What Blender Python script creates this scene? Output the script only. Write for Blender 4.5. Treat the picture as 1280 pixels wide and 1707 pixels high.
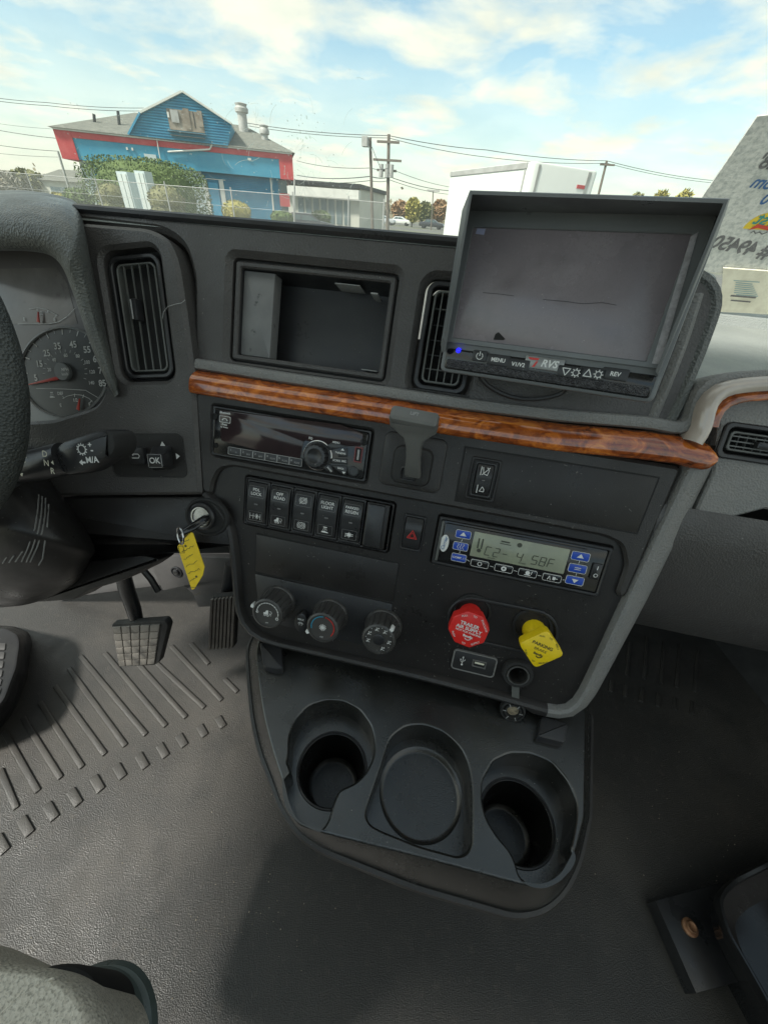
import bpy, bmesh, math, random
from mathutils import Vector, Matrix
from mathutils.geometry import tessellate_polygon
random.seed(7)
S = bpy.context.scene
for o in list(bpy.data.objects): bpy.data.objects.remove(o)
R = math.radians
# ------------------------------------------------------------------ camera
H = 1.0
CAM = Vector((0, 0, H))
FPX = 641.48
MM = Matrix(((0.97303847, 0.18466577, -0.13818357), (0.221992, -0.58730094, 0.77832972), (0.06257551, -0.78802041, -0.61246073)))
cd = bpy.data.cameras.new('camera'); cam = bpy.data.objects.new('camera', cd); S.collection.objects.link(cam)
cd.sensor_fit = 'VERTICAL'; cd.sensor_height = 36; cd.lens = FPX / 1707 * 36
cd.clip_start = 0.02; cd.clip_end = 3000
ax = MM.col[0]; ay = -MM.col[1]; az = -MM.col[2]
cam.matrix_world = Matrix(((ax[0], ay[0], az[0], 0), (ax[1], ay[1], az[1], 0), (ax[2], ay[2], az[2], H), (0, 0, 0, 1)))
S.camera = cam
# ------------------------------------------------------------------ world, sun, exposure
SUN_EL, SUN_AZ = R(50), R(-137)          # azimuth from +Y (ahead), negative = to the left
W = bpy.data.worlds.new('World'); S.world = W; W.use_nodes = True
nt = W.node_tree; nt.nodes.clear()
def wn(t, **k):
    n = nt.nodes.new(t)
    for a, b in k.items(): setattr(n, a, b)
    return n
def wmath(op, a, b=None, c=None, clamp=False):
    n = wn('ShaderNodeMath', operation=op, use_clamp=clamp)
    for i, v in enumerate((a, b, c)):
        if v is None: continue
        if isinstance(v, (int, float)): n.inputs[i].default_value = v
        else: nt.links.new(v, n.inputs[i])
    return n.outputs[0]
sky = wn('ShaderNodeTexSky', sky_type='NISHITA', sun_disc=False, sun_elevation=SUN_EL, sun_rotation=SUN_AZ, altitude=50, air_density=1.0, dust_density=1.2, ozone_density=1.5)
tc = wn('ShaderNodeTexCoord'); sp = wn('ShaderNodeSeparateXYZ'); nt.links.new(tc.outputs['Generated'], sp.inputs[0])
zz = wmath('MAXIMUM', sp.outputs[2], 0.0); den = wmath('ADD', zz, 0.16)
cx_ = wmath('DIVIDE', sp.outputs[0], den); cy_ = wmath('DIVIDE', sp.outputs[1], den)
cb = wn('ShaderNodeCombineXYZ'); nt.links.new(cx_, cb.inputs[0]); nt.links.new(cy_, cb.inputs[1])
n1 = wn('ShaderNodeTexNoise'); n1.inputs['Scale'].default_value = 1.6; n1.inputs['Detail'].default_value = 7; n1.inputs['Roughness'].default_value = 0.56; n1.inputs['Distortion'].default_value = 0.25
nt.links.new(cb.outputs[0], n1.inputs['Vector'])
cr = wn('ShaderNodeValToRGB'); cr.color_ramp.elements[0].position = 0.40; cr.color_ramp.elements[1].position = 0.60
cr.color_ramp.elements[0].color = (0, 0, 0, 1); cr.color_ramp.elements[1].color = (1, 1, 1, 1)
nt.links.new(n1.outputs[0], cr.inputs[0])
hz = wn('ShaderNodeMapRange'); hz.inputs['From Min'].default_value = 0.0; hz.inputs['From Max'].default_value = 0.22; hz.inputs['To Min'].default_value = 0.85; hz.inputs['To Max'].default_value = 0.12
nt.links.new(sp.outputs[2], hz.inputs[0])
fac = wmath('MAXIMUM', cr.outputs[0], hz.outputs[0])
n2 = wn('ShaderNodeTexNoise'); n2.inputs['Scale'].default_value = 2.4; n2.inputs['Detail'].default_value = 5; nt.links.new(cb.outputs[0], n2.inputs['Vector'])
cc = wn('ShaderNodeValToRGB'); cc.color_ramp.elements[0].position = 0.34; cc.color_ramp.elements[1].position = 0.6
cc.color_ramp.elements[0].color = (4.9, 5.1, 4.5, 1); cc.color_ramp.elements[1].color = (6.2, 6.1, 5.1, 1)
nt.links.new(n2.outputs[0], cc.inputs[0])
tint = wn('ShaderNodeMix', data_type='RGBA', blend_type='MULTIPLY'); tint.inputs[0].default_value = 1
nt.links.new(sky.outputs[0], tint.inputs[6]); tint.inputs[7].default_value = (.95, 1.14, 1.02, 1)
mx = wn('ShaderNodeMix', data_type='RGBA'); nt.links.new(fac, mx.inputs[0]); nt.links.new(tint.outputs[2], mx.inputs[6]); nt.links.new(cc.outputs[0], mx.inputs[7])
bg = wn('ShaderNodeBackground'); bg.inputs[1].default_value = 0.1; nt.links.new(mx.outputs[2], bg.inputs[0])
wo = wn('ShaderNodeOutputWorld'); nt.links.new(bg.outputs[0], wo.inputs[0])
sd = bpy.data.lights.new('sun', 'SUN'); sun = bpy.data.objects.new('sun', sd); S.collection.objects.link(sun)
sd.energy = 3.0; sd.angle = R(7); sd.color = (1, 0.96, 0.88)
sdir = Vector((math.sin(SUN_AZ) * math.cos(SUN_EL), math.cos(SUN_AZ) * math.cos(SUN_EL), math.sin(SUN_EL)))
sun.rotation_euler = (-sdir).to_track_quat('-Z', 'Y').to_euler(); sun.location = (0, 0, 30)
S.view_settings.view_transform = 'Standard'; S.view_settings.look = 'None'; S.view_settings.exposure = 0.98; S.view_settings.gamma = 1
S.render.engine = 'CYCLES'
# ------------------------------------------------------------------ frames: places given in the photograph's pixels, put on real planes
def ray(px, py): return MM @ Vector(((px - 640) / FPX, (py - 853.5) / FPX, 1))
class Frame:
    def __init__(s, o, ex, ey):
        s.o = Vector(o); s.ex = Vector(ex).normalized(); ey = Vector(ey); s.ey = (ey - s.ex * ey.dot(s.ex)).normalized()
        s.ez = s.ex.cross(s.ey)
        if s.ez.dot(CAM - s.o) < 0: s.ez = -s.ez
    def P(s, x, y, h=0): return s.o + s.ex * x + s.ey * y + s.ez * h
    def uv(s, px, py, h=0):
        d = ray(px, py); t = ((s.o + s.ez * h) - CAM).dot(s.ez) / d.dot(s.ez); p = CAM + d * t - s.o
        return (p.dot(s.ex), p.dot(s.ey))
    def uvs(s, pts, h=0): return [s.uv(*p, h) for p in pts]
    def sub(s, x, y, deg=0, h=0, sx=0):
        a = R(deg); return Frame(s.P(x, y, h), s.ex * math.cos(a) + s.ey * math.sin(a), -s.ex * math.sin(a) + s.ey * math.cos(a))
    def tilt(s, degx, degy=0):
        # lean: the plate's normal turned about ex then ey
        q = Matrix.Rotation(R(degx), 3, s.ex) @ Matrix.Rotation(R(degy), 3, s.ey)
        return Frame(s.o, q @ s.ex, q @ s.ey)
T0 = R(23.207); DIST = 0.412243
Nin = Vector((0, math.cos(T0), -math.sin(T0)))
P0 = Frame(CAM + Nin * DIST, (1, 0, 0), (0, -math.sin(T0), -math.cos(T0)))      # face of the centre panel
FL = P0.sub(*P0.uv(240, 640), -9)                                               # driver's side of the dash, turned
FLOOR = Frame((0, 0, 0), (1, 0, 0), (0, 1, 0))
def onz(px, py, z): d = ray(px, py); return CAM + d * ((z - H) / d.z)
def ony(px, py, y): d = ray(px, py); return CAM + d * (y / d.y)
ZX = dict(z1=(0, 130, 2.0), z2=(560, 180, 1.7778), z3=(0, 320, 3.2824), z4=(300, 380, 2.6667), z5=(680, 300, 2.1333), z6=(320, 600, 2.7826), z7=(640, 720, 2.3704), z8=(380, 900, 3.0476),
          a1=(700, 960, 4.0), a2=(0, 820, 2.7826), a3=(380, 1040, 2.0), a4=(0, 1100, 2.7826), a5=(900, 1000, 2.413), a6=(1080, 180, 4.49), a7=(0, 700, 3.7647), a8=(1080, 560, 5.69))
def Z(k, x, y): a = ZX[k]; return (a[0] + x / a[2], a[1] + y / a[2])
def ZS(k, pts): return [Z(k, *p) for p in pts]
# ------------------------------------------------------------------ object helpers
COL = S.collection
def thing(name, label, cat, loc=(0, 0, 0), group=None):
    o = bpy.data.objects.new(name, None); COL.objects.link(o); o.location = loc; o.empty_display_size = 0.02
    o['label'] = label; o['category'] = cat
    if group: o['group'] = group
    return o
def tag(o, label=None, cat=None, group=None, kind=None):
    if label: o['label'] = label
    if cat: o['category'] = cat
    if group: o['group'] = group
    if kind: o['kind'] = kind
    return o
def wloc(o):
    v = Vector((0, 0, 0))
    while o is not None: v = v + o.location; o = o.parent
    return v
class MB:
    def __init__(s, fr=None): s.v = []; s.f = []; s.fr = fr
    def add(s, pts, faces):
        b = len(s.v); s.v += [tuple(p) for p in pts]; s.f += [tuple(b + i for i in f) for f in faces]; return s
    def p(s, x, y, h=0): return s.fr.P(x, y, h)
    def rings(s, rings, closed=True, cap0=False, cap1=False):
        n = len(rings[0]); pts = [p for r in rings for p in r]; fs = []
        for i in range(len(rings) - 1):
            for j in range(n if closed else n - 1):
                k = (j + 1) % n; fs.append((i * n + j, i * n + k, (i + 1) * n + k, (i + 1) * n + j))
        if cap0: fs.append(tuple(reversed(range(n))))
        if cap1: fs.append(tuple(range((len(rings) - 1) * n, len(rings) * n)))
        return s.add(pts, fs)
    def prism(s, poly, h0, h1, bev=0.0, fr=None, bottom=False):
        F = fr or s.fr; rs = [[F.P(x, y, h0) for x, y in poly]]
        if bev:
            i1 = inset(poly, bev * .3); i2 = inset(poly, bev)
            sg = 1 if h1 > h0 else -1
            rs += [[F.P(x, y, h1 - bev * sg) for x, y in poly], [F.P(x, y, h1 - bev * .3 * sg) for x, y in i1], [F.P(x, y, h1) for x, y in i2]]
        else: rs += [[F.P(x, y, h1) for x, y in poly]]
        return s.rings(rs, cap0=bottom, cap1=True)
    def rbox(s, x0, y0, x1, y1, h0, h1, r=0.002, bev=0.001, n=4, fr=None):
        return s.prism(rr(x0, y0, x1, y1, r, n), h0, h1, bev, fr)
    def box(s, a, b):
        (x0, y0, z0), (x1, y1, z1) = a, b
        P = [(x, y, z) for z in (z0, z1) for y in (y0, y1) for x in (x0, x1)]
        if s.fr: P = [s.fr.P(*p) for p in P]
        return s.add(P, [(0, 2, 3, 1), (4, 5, 7, 6), (0, 1, 5, 4), (2, 6, 7, 3), (0, 4, 6, 2), (1, 3, 7, 5)])
    def lathe(s, cx, cy, prof, n=32, fr=None, sx=1, sy=1, flute=0, fl_amp=0.0, fl_rng=(0, 0), cap0=False, cap1=True):
        F = fr or s.fr; rs = []
        for k, (r, h) in enumerate(prof):
            ring = []
            for i in range(n):
                a = 2 * math.pi * i / n; q = r
                if flute and fl_rng[0] <= k <= fl_rng[1] and i % (n // flute) == 0: q = r - fl_amp
                ring.append(F.P(cx + q * math.cos(a) * sx, cy + q * math.sin(a) * sy, h))
            rs.append(ring)
        return s.rings(rs, cap0=cap0, cap1=cap1)
    def ring(s, outer, inner, h0, h1, bev=0.0, depth=None):
        # frame between two loops with the same count
        d = h0 if depth is None else depth
        rs = [outer and [s.fr.P(x, y, h0) for x, y in outer]]
        if bev:
            rs += [[s.fr.P(x, y, h1 - bev) for x, y in outer], [s.fr.P(x, y, h1) for x, y in inset(outer, bev)], [s.fr.P(x, y, h1) for x, y in inset(inner, -bev)], [s.fr.P(x, y, h1 - bev) for x, y in inner]]
        else: rs += [[s.fr.P(x, y, h1) for x, y in outer], [s.fr.P(x, y, h1) for x, y in inner]]
        rs += [[s.fr.P(x, y, d) for x, y in inner]]
        return s.rings(rs)
    def plate(s, outer, holes, h, depth, bev=0.0015, hdepth=None):
        hd = depth if hdepth is None else hdepth
        loops = [inset(outer, bev)] + [inset(l, -bev) for l in holes]
        flat = [p for l in loops for p in l]
        tris = tessellate_polygon([[Vector((x, y, 0)) for x, y in l] for l in loops])
        s.add([s.fr.P(x, y, h) for x, y in flat], [tuple(t) for t in tris])
        for k, l in enumerate([outer] + list(holes)):
            s.rings([[s.fr.P(x, y, h) for x, y in loops[k]], [s.fr.P(x, y, h - bev) for x, y in l], [s.fr.P(x, y, h - (depth if k == 0 else hd)) for x, y in l]])
        return s
    def sweep(s, path, sec, closed=False, cap=True, hs=None):
        # path in the frame's plane, section (a across, b out of the plane)
        n = len(path); rs = []
        for i in range(n):
            if closed: a, b = path[i - 1], path[(i + 1) % n]; c = path[i]
            else: a, b, c = path[max(0, i - 1)], path[min(n - 1, i + 1)], path[i]
            d1 = Vector((c[0] - a[0], c[1] - a[1])); d2 = Vector((b[0] - c[0], b[1] - c[1]))
            if d1.length < 1e-9: d1 = d2
            if d2.length < 1e-9: d2 = d1
            d1.normalize(); d2.normalize(); t = (d1 + d2).normalized(); m = 1 / max(0.5, t.dot(d1)); nx, ny = -t.y * m, t.x * m
            hh = hs[i] if hs else 0
            rs.append([s.fr.P(c[0] + nx * q, c[1] + ny * q, w + hh) for q, w in sec])
        if closed: rs.append(rs[0])
        return s.rings(rs, closed=True, cap0=cap and not closed, cap1=cap and not closed)
    def tube(s, pts, rad, n=10, flat=1.0, up=None, cap=True):
        pts = [Vector(p) for p in pts]; rs = []; m = len(pts)
        rad = rad if isinstance(rad, (list, tuple)) else [rad] * m
        nrm = None
        for i in range(m):
            t = (pts[min(m - 1, i + 1)] - pts[max(0, i - 1)]).normalized()
            if nrm is None:
                nrm = Vector(up) if up else Vector((0, 0, 1))
                if abs(t.dot(nrm)) > .95: nrm = Vector((0, 1, 0))
            nrm = (nrm - t * nrm.dot(t)).normalized(); b = t.cross(nrm)
            rs.append([pts[i] + (b * math.cos(2 * math.pi * k / n) + nrm * (flat * math.sin(2 * math.pi * k / n))) * rad[i] for k in range(n)])
        return s.rings(rs, cap0=cap, cap1=cap)
    def grid(s, rows, ):
        return s.rings(rows, closed=False)
    def stroke(s, pts, w, h, fr=None, closed=False):
        F = fr or s.fr
        if closed: pts = list(pts) + [pts[0]]
        for (x0, y0), (x1, y1) in zip(pts[:-1], pts[1:]):
            dx, dy = x1 - x0, y1 - y0; L = math.hypot(dx, dy) or 1e-9; a, b = -dy / L * w / 2, dx / L * w / 2; ex, ey = dx / L * w * .35, dy / L * w * .35
            s.add([F.P(x0 + a - ex, y0 + b - ey, h), F.P(x1 + a + ex, y1 + b + ey, h), F.P(x1 - a + ex, y1 - b + ey, h), F.P(x0 - a - ex, y0 - b - ey, h)], [(0, 1, 2, 3)])
        return s
    def poly(s, pts, h, fr=None):
        F = fr or s.fr; return s.add([F.P(x, y, h) for x, y in pts], [tuple(range(len(pts)))])
    def arc(s, cx, cy, r, a0, a1, w, h, n=20, ry=None, fr=None):
        ry = ry or r
        return s.stroke([(cx + r * math.cos(R(a0 + (a1 - a0) * i / n)), cy + ry * math.sin(R(a0 + (a1 - a0) * i / n))) for i in range(n + 1)], w, h, fr)
    def text(s, t, x, y, size, h, deg=0, align='C', mirror=False, sxs=1.0, bold=0.0, fr=None, shear=0):
        F = fr or s.fr; c = bpy.data.curves.new('t', 'FONT'); c.body = t; c.size = 1; c.align_x = {'C': 'CENTER', 'L': 'LEFT', 'R': 'RIGHT'}[align]; c.align_y = 'CENTER'
        c.resolution_u = 3; c.offset = bold; c.shear = shear
        o = bpy.data.objects.new('t', c); me = bpy.data.meshes.new_from_object(o)
        ca, sa = math.cos(R(deg)), math.sin(R(deg)); P = []
        for v in me.vertices:
            a = v.co.x * size * sxs * (-1 if mirror else 1); b = -v.co.y * size
            P.append(F.P(x + a * ca - b * sa, y + a * sa + b * ca, h))
        s.add(P, [tuple(q.vertices) for q in me.polygons])
        bpy.data.objects.remove(o); bpy.data.curves.remove(c); bpy.data.meshes.remove(me); return s
    def build(s, name, mat, parent=None, smooth=True, ang=38, loc=None, weld=False):
        L = wloc(parent) if parent is not None else Vector(loc or (0, 0, 0))
        me = bpy.data.meshes.new(name); me.from_pydata([tuple(Vector(v) - L) for v in s.v], [], s.f)
        bm = bmesh.new(); bm.from_mesh(me)
        if weld: bmesh.ops.remove_doubles(bm, verts=bm.verts, dist=weld)
        bmesh.ops.recalc_face_normals(bm, faces=bm.faces); bm.to_mesh(me); bm.free()
        me.materials.append(mat)
        if smooth:
            me.polygons.foreach_set('use_smooth', [True] * len(me.polygons)); me.set_sharp_from_angle(angle=R(ang))
        o = bpy.data.objects.new(name, me); COL.objects.link(o)
        if parent is not None: o.parent = parent
        else: o.location = L
        return o
def area(p): return sum(p[i - 1][0] * p[i][1] - p[i][0] * p[i - 1][1] for i in range(len(p))) / 2
def inset(p, d):
    if d == 0: return list(p)
    sg = 1 if area(p) > 0 else -1; n = len(p); out = []
    for i in range(n):
        a, c, b = p[i - 1], p[i], p[(i + 1) % n]
        e1 = Vector((c[0] - a[0], c[1] - a[1])); e2 = Vector((b[0] - c[0], b[1] - c[1]))
        if e1.length < 1e-9: e1 = e2.copy()
        if e2.length < 1e-9: e2 = e1.copy()
        e1.normalize(); e2.normalize()
        n1 = Vector((-e1.y, e1.x)) * sg; n2 = Vector((-e2.y, e2.x)) * sg; m = (n1 + n2)
        if m.length < 1e-6: m = n1.copy()
        m.normalize(); k = 1 / max(0.45, m.dot(n1)); out.append((c[0] + m.x * d * k, c[1] + m.y * d * k))
    return out
def shrink(p, f):
    cx = sum(q[0] for q in p) / len(p); cy = sum(q[1] for q in p) / len(p); return [(cx + (x - cx) * f, cy + (y - cy) * f) for x, y in p]
def rr(x0, y0, x1, y1, r, n=4):
    if x0 > x1: x0, x1 = x1, x0
    if y0 > y1: y0, y1 = y1, y0
    r = min(r, (x1 - x0) / 2 * .99, (y1 - y0) / 2 * .99); P = []
    for cx, cy, a in ((x1 - r, y1 - r, 0), (x0 + r, y1 - r, 90), (x0 + r, y0 + r, 180), (x1 - r, y0 + r, 270)):
        for i in range(n + 1):
            t = R(a + 90 * i / n); P.append((cx + r * math.cos(t), cy + r * math.sin(t)))
    return P
def roundpoly(p, r, n=4):
    out = []; m = len(p)
    for i in range(m):
        a, c, b = [Vector(q) for q in (p[i - 1], p[i], p[(i + 1) % m])]
        ri = r[i] if isinstance(r, (list, tuple)) else r
        d1 = (a - c); d2 = (b - c); k = min(ri, d1.length * .45, d2.length * .45); s_ = c + d1.normalized() * k; e = c + d2.normalized() * k
        for j in range(n + 1):
            t = j / n; q = s_ * (1 - t) ** 2 + c * 2 * t * (1 - t) + e * t * t; out.append((q.x, q.y))
    return out
def circ(cx, cy, r, n=32, ry=None, a0=0): return [(cx + r * math.cos(2 * math.pi * i / n + a0), cy + (ry or r) * math.sin(2 * math.pi * i / n + a0)) for i in range(n)]
# ------------------------------------------------------------------ materials
def mat(name, col, rough=0.5, metal=0.0, bump=None, spec=0.5, coat=0.0, var=None, emit=None, estr=1.0, coord='pos', trans=0, alpha=None, dust=0.0):
    m = bpy.data.materials.new(name); m.use_nodes = True; t = m.node_tree; b = t.nodes['Principled BSDF']
    b.inputs['Base Color'].default_value = (*col, 1); b.inputs['Roughness'].default_value = rough; b.inputs['Metallic'].default_value = metal
    b.inputs['Specular IOR Level'].default_value = spec; b.inputs['Coat Weight'].default_value = coat; b.inputs['Coat Roughness'].default_value = 0.06
    if trans: b.inputs['Transmission Weight'].default_value = trans
    g = t.nodes.new('ShaderNodeNewGeometry'); pos = g.outputs['Position']
    def noise(sc, det=4, ro=.55, dist=0):
        n = t.nodes.new('ShaderNodeTexNoise'); n.inputs['Scale'].default_value = sc; n.inputs['Detail'].default_value = det; n.inputs['Roughness'].default_value = ro; n.inputs['Distortion'].default_value = dist
        t.links.new(pos, n.inputs['Vector']); return n.outputs[0]
    last = None
    if var:      # (scale, second colour, lo, hi)
        for q in (var if isinstance(var, list) else [var]):
            nf = noise(q[0], 6, .6); rmp = t.nodes.new('ShaderNodeMapRange'); rmp.inputs['From Min'].default_value = q[2]; rmp.inputs['From Max'].default_value = q[3]
            t.links.new(nf, rmp.inputs[0]); mx = t.nodes.new('ShaderNodeMix'); mx.data_type = 'RGBA'; t.links.new(rmp.outputs[0], mx.inputs[0])
            if last is None: mx.inputs[6].default_value = (*col, 1)
            else: t.links.new(last, mx.inputs[6])
            mx.inputs[7].default_value = (*q[1], 1); last = mx.outputs[2]
    if dust:     # scattered pale specks of dust
        nf = noise(330, 3, .6); rmp = t.nodes.new('ShaderNodeMapRange'); rmp.inputs['From Min'].default_value = .70; rmp.inputs['From Max'].default_value = .76; t.links.new(nf, rmp.inputs[0])
        ml = t.nodes.new('ShaderNodeMath'); ml.operation = 'MULTIPLY'; ml.inputs[1].default_value = dust; t.links.new(rmp.outputs[0], ml.inputs[0])
        mx = t.nodes.new('ShaderNodeMix'); mx.data_type = 'RGBA'; t.links.new(ml.outputs[0], mx.inputs[0])
        if last is None: mx.inputs[6].default_value = (*col, 1)
        else: t.links.new(last, mx.inputs[6])
        mx.inputs[7].default_value = (.42, .40, .36, 1); last = mx.outputs[2]
    if last is not None: t.links.new(last, b.inputs['Base Color'])
    if bump:     # (kind, scale, strength, distance)
        if bump[0] == 'noise': h = noise(bump[1], 3, .6)
        else:
            vo = t.nodes.new('ShaderNodeTexVoronoi'); vo.inputs['Scale'].default_value = bump[1]; t.links.new(pos, vo.inputs['Vector']); h = vo.outputs['Distance']
        bn = t.nodes.new('ShaderNodeBump'); bn.inputs['Strength'].default_value = bump[2]; bn.inputs['Distance'].default_value = bump[3]; t.links.new(h, bn.inputs['Height']); t.links.new(bn.outputs[0], b.inputs['Normal'])
        if rough and bump[0] != 'none':
            nf = noise(18, 6, .65); rmp = t.nodes.new('ShaderNodeMapRange'); rmp.inputs['From Min'].default_value = .3; rmp.inputs['From Max'].default_value = .7; rmp.inputs['To Min'].default_value = max(.08, rough - .12); rmp.inputs['To Max'].default_value = rough + .16; t.links.new(nf, rmp.inputs[0]); t.links.new(rmp.outputs[0], b.inputs['Roughness'])
    if emit: b.inputs['Emission Color'].default_value = (*emit, 1); b.inputs['Emission Strength'].default_value = estr
    if alpha is not None: b.inputs['Alpha'].default_value = alpha
    return m
M = {}
M['dash'] = mat('dash_plastic', (.064, .060, .058), .42, bump=('vor', 520, .6, .0007), var=(14, (.082, .078, .074), .45, .75), dust=.5)
M['dash2'] = mat('dash_plastic_dark', (.018, .0165, .016), .34, spec=.36, bump=('noise', 1200, .5, .0004), var=(10, (.028, .026, .025), .45, .8), dust=.55)
M['dash3'] = mat('dash_plastic_centre', (.030, .028, .027), .38, spec=.38, bump=('vor', 900, .35, .0006), var=(14, (.046, .043, .041), .45, .75), dust=.6)
M['dashgrey'] = mat('dash_plastic_grey', (.20, .195, .185), .5, bump=('vor', 520, .7, .0009), var=(20, (.17, .172, .17), .4, .8))
M['dashtop'] = mat('dash_top_plastic', (.25, .27, .255), .55, bump=('vor', 480, .8, .001), var=(6, (.31, .33, .31), .4, .7))
M['hood'] = mat('cluster_hood_plastic', (.13, .135, .125), .33, bump=('vor', 480, .8, .001), var=(15, (.08, .085, .083), .4, .7))
M['gloss'] = mat('gloss_black_plastic', (.012, .012, .013), .12, var=(30, (.02, .02, .02), .4, .8), dust=.3)
M['hoodp'] = mat('monitor_case_plastic', (.14, .148, .152), .38, bump=('noise', 600, .2, .0004), var=(20, (.165, .172, .175), .4, .8), dust=.4)
M['knob'] = mat('knob_plastic', (.05, .048, .046), .32, bump=('noise', 500, .2, .0004), var=(40, (.07, .068, .065), .4, .8), dust=.7)
M['bezelrefl'] = mat('bezel_reflection_paint', (.42, .40, .42), .4, bump=('noise', 900, .4, .0004), var=(300, (.3, .29, .3), .4, .6))  # reflection on the bezel side, put into the colour
M['cup'] = mat('cup_well_plastic', (.008, .008, .0078), .3, spec=.35, bump=('noise', 700, .3, .0004), var=(16, (.012, .012, .011), .4, .75), dust=.6)
M['pale'] = mat('lacquer_reflection_paint', (.42, .36, .31), .14, coat=.8, var=(30, (.50, .44, .39), .4, .7))  # sky reflection on the wood's lacquer, put in as colour
M['sideplate'] = mat('pocket_plate', (.16, .16, .16), .4, bump=('noise', 400, .3, .0005), var=[(30, (.20, .20, .195), .4, .7), (90, (.05, .05, .05), .62, .72)])
M['satin'] = mat('satin_black_plastic', (.022, .022, .024), .34, bump=('noise', 800, .15, .0003), var=(40, (.03, .03, .03), .4, .8), dust=.35)
M['matte'] = mat('matte_black_rubber', (.016, .016, .016), .7, bump=('noise', 500, .3, .0005), var=(30, (.024, .023, .022), .4, .8))
M['void'] = mat('dark_cavity_plastic', (.010, .010, .010), .8, var=(20, (.014, .014, .014), .4, .8))
M['slat'] = mat('vent_slat_plastic', (.10, .105, .10), .4, var=(30, (.13, .13, .12), .4, .8))
M['white'] = mat('white_print', (.72, .72, .70), .5, var=(400, (.6, .6, .58), .4, .8))
M['greyprint'] = mat('grey_print', (.33, .33, .32), .5, var=(400, (.25, .25, .25), .4, .8))
M['redp'] = mat('red_print', (.65, .03, .025), .4, var=(300, (.5, .03, .02), .4, .8))
M['redneedle'] = mat('red_needle', (.62, .07, .05), .4, var=(100, (.5, .05, .04), .4, .8))
M['bluep'] = mat('blue_print', (.03, .32, .5), .4, var=(300, (.03, .28, .45), .4, .8))
M['red'] = mat('red_plastic', (.72, .028, .022), .3, bump=('noise', 300, .1, .0003), var=(60, (.62, .02, .018), .4, .7))
M['yellow'] = mat('yellow_plastic', (.86, .62, .012), .32, bump=('noise', 300, .1, .0003), var=(60, (.78, .55, .01), .4, .7))
M['tagy'] = mat('yellow_tag_card', (.85, .60, .015), .45, bump=('noise', 200, .25, .0005), var=(80, (.75, .5, .01), .4, .7))
M['ink'] = mat('dark_ink', (.05, .045, .02), .6, var=(300, (.10, .08, .03), .4, .7))
M['chrome'] = mat('worn_chrome', (.55, .55, .55), .25, 1.0, var=(80, (.35, .34, .33), .4, .7))
M['steel'] = mat('dull_steel', (.30, .30, .29), .4, 1.0, bump=('noise', 200, .2, .0005), var=(60, (.2, .19, .18), .4, .7))
M['rust'] = mat('rusty_steel', (.30, .15, .08), .5, .5, bump=('noise', 300, .5, .001), var=(120, (.42, .24, .14), .4, .7))
M['blue'] = mat('blue_button', (.02, .07, .42), .35, var=(80, (.025, .085, .48), .4, .7))
M['lcd'] = mat('lcd_glass', (.30, .33, .23), .22, var=[(18, (.22, .23, .19), .35, .75), (40, (.36, .37, .27), .5, .8)])
M['lcdink'] = mat('lcd_segments', (.05, .055, .04), .4, var=(80, (.07, .075, .05), .4, .7))
M['screen'] = mat('monitor_screen', (.20, .174, .188), .24, bump=('noise', 60, .08, .0006), var=[(9, (.27, .235, .25), .35, .7), (40, (.165, .145, .155), .5, .8), (700, (.215, .185, .20), .5, .62)], dust=.9)
M['screenrefl'] = mat('screen_reflection_paint', (.4, .42, .6), .3, var=(80, (.35, .36, .5), .4, .7))  # flat colour for a reflection on the screen
M['led'] = mat('blue_led', (.01, .01, .5), .3, emit=(.01, .01, 1), estr=1.5, var=(80, (.02, .02, .6), .4, .7))
M['tray'] = mat('tray_plastic', (.012, .0125, .0115), .2, spec=.9, bump=('noise', 700, .45, .0005), var=(16, (.022, .022, .02), .4, .75), dust=.8)
M['floor'] = mat('floor_rubber', (.036, .0345, .032), .44, bump=('vor', 600, .8, .0007), var=[(2.4, (.062, .057, .050), .46, .66), (11, (.030, .029, .027), .5, .75), (60, (.062, .056, .048), .56, .75)], dust=.35)
M['rib'] = mat('floor_rib_rubber', (.040, .0375, .0345), .44, bump=('vor', 560, .7, .0006), var=(12, (.056, .052, .046), .4, .7))
M['pedal'] = mat('worn_pedal_rubber', (.15, .14, .125), .45, bump=('noise', 120, .4, .001), var=(30, (.05, .048, .045), .5, .72))
M['pedalgrey'] = mat('pedal_rib_rubber', (.085, .075, .065), .55, bump=('noise', 150, .5, .001), var=(40, (.12, .105, .09), .4, .7))
M['lever'] = mat('lever_plastic', (.12, .12, .115), .34, bump=('noise', 500, .2, .0004), var=(20, (.15, .15, .14), .4, .7))
M['seat'] = mat('seat_fabric', (.62, .575, .49), .9, bump=('vor', 300, .8, .0012), var=[(50, (.54, .50, .42), .4, .7), (420, (.38, .355, .30), .5, .6)])
M['firewall'] = mat('grey_plastic_panel', (.055, .053, .053), .55, bump=('noise', 500, .3, .0006), var=(8, (.075, .072, .07), .4, .7))
M['wheel'] = mat('wheel_leather', (.05, .055, .053), .5, bump=('vor', 420, .9, .0012), var=(20, (.07, .075, .07), .4, .7))
M['paper'] = mat('paper_card', (.62, .63, .58), .8, bump=('noise', 120, .5, .001), var=[(180, (.45, .47, .44), .45, .62)])
M['inkgrey'] = mat('grey_ink', (.13, .13, .13), .7, var=(200, (.2, .2, .2), .4, .7))
M['inkblue'] = mat('blue_ink', (.05, .13, .30), .7, var=(200, (.08, .17, .34), .4, .7))
M['inkgreen'] = mat('green_ink', (.05, .25, .22), .7, var=(200, (.06, .3, .25), .4, .7))
M['inkyel'] = mat('yellow_ink', (.75, .55, .05), .7, var=(200, (.7, .5, .05), .4, .7))
M['inkred'] = mat('red_ink', (.6, .07, .04), .7, var=(200, (.5, .07, .05), .4, .7))
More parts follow.
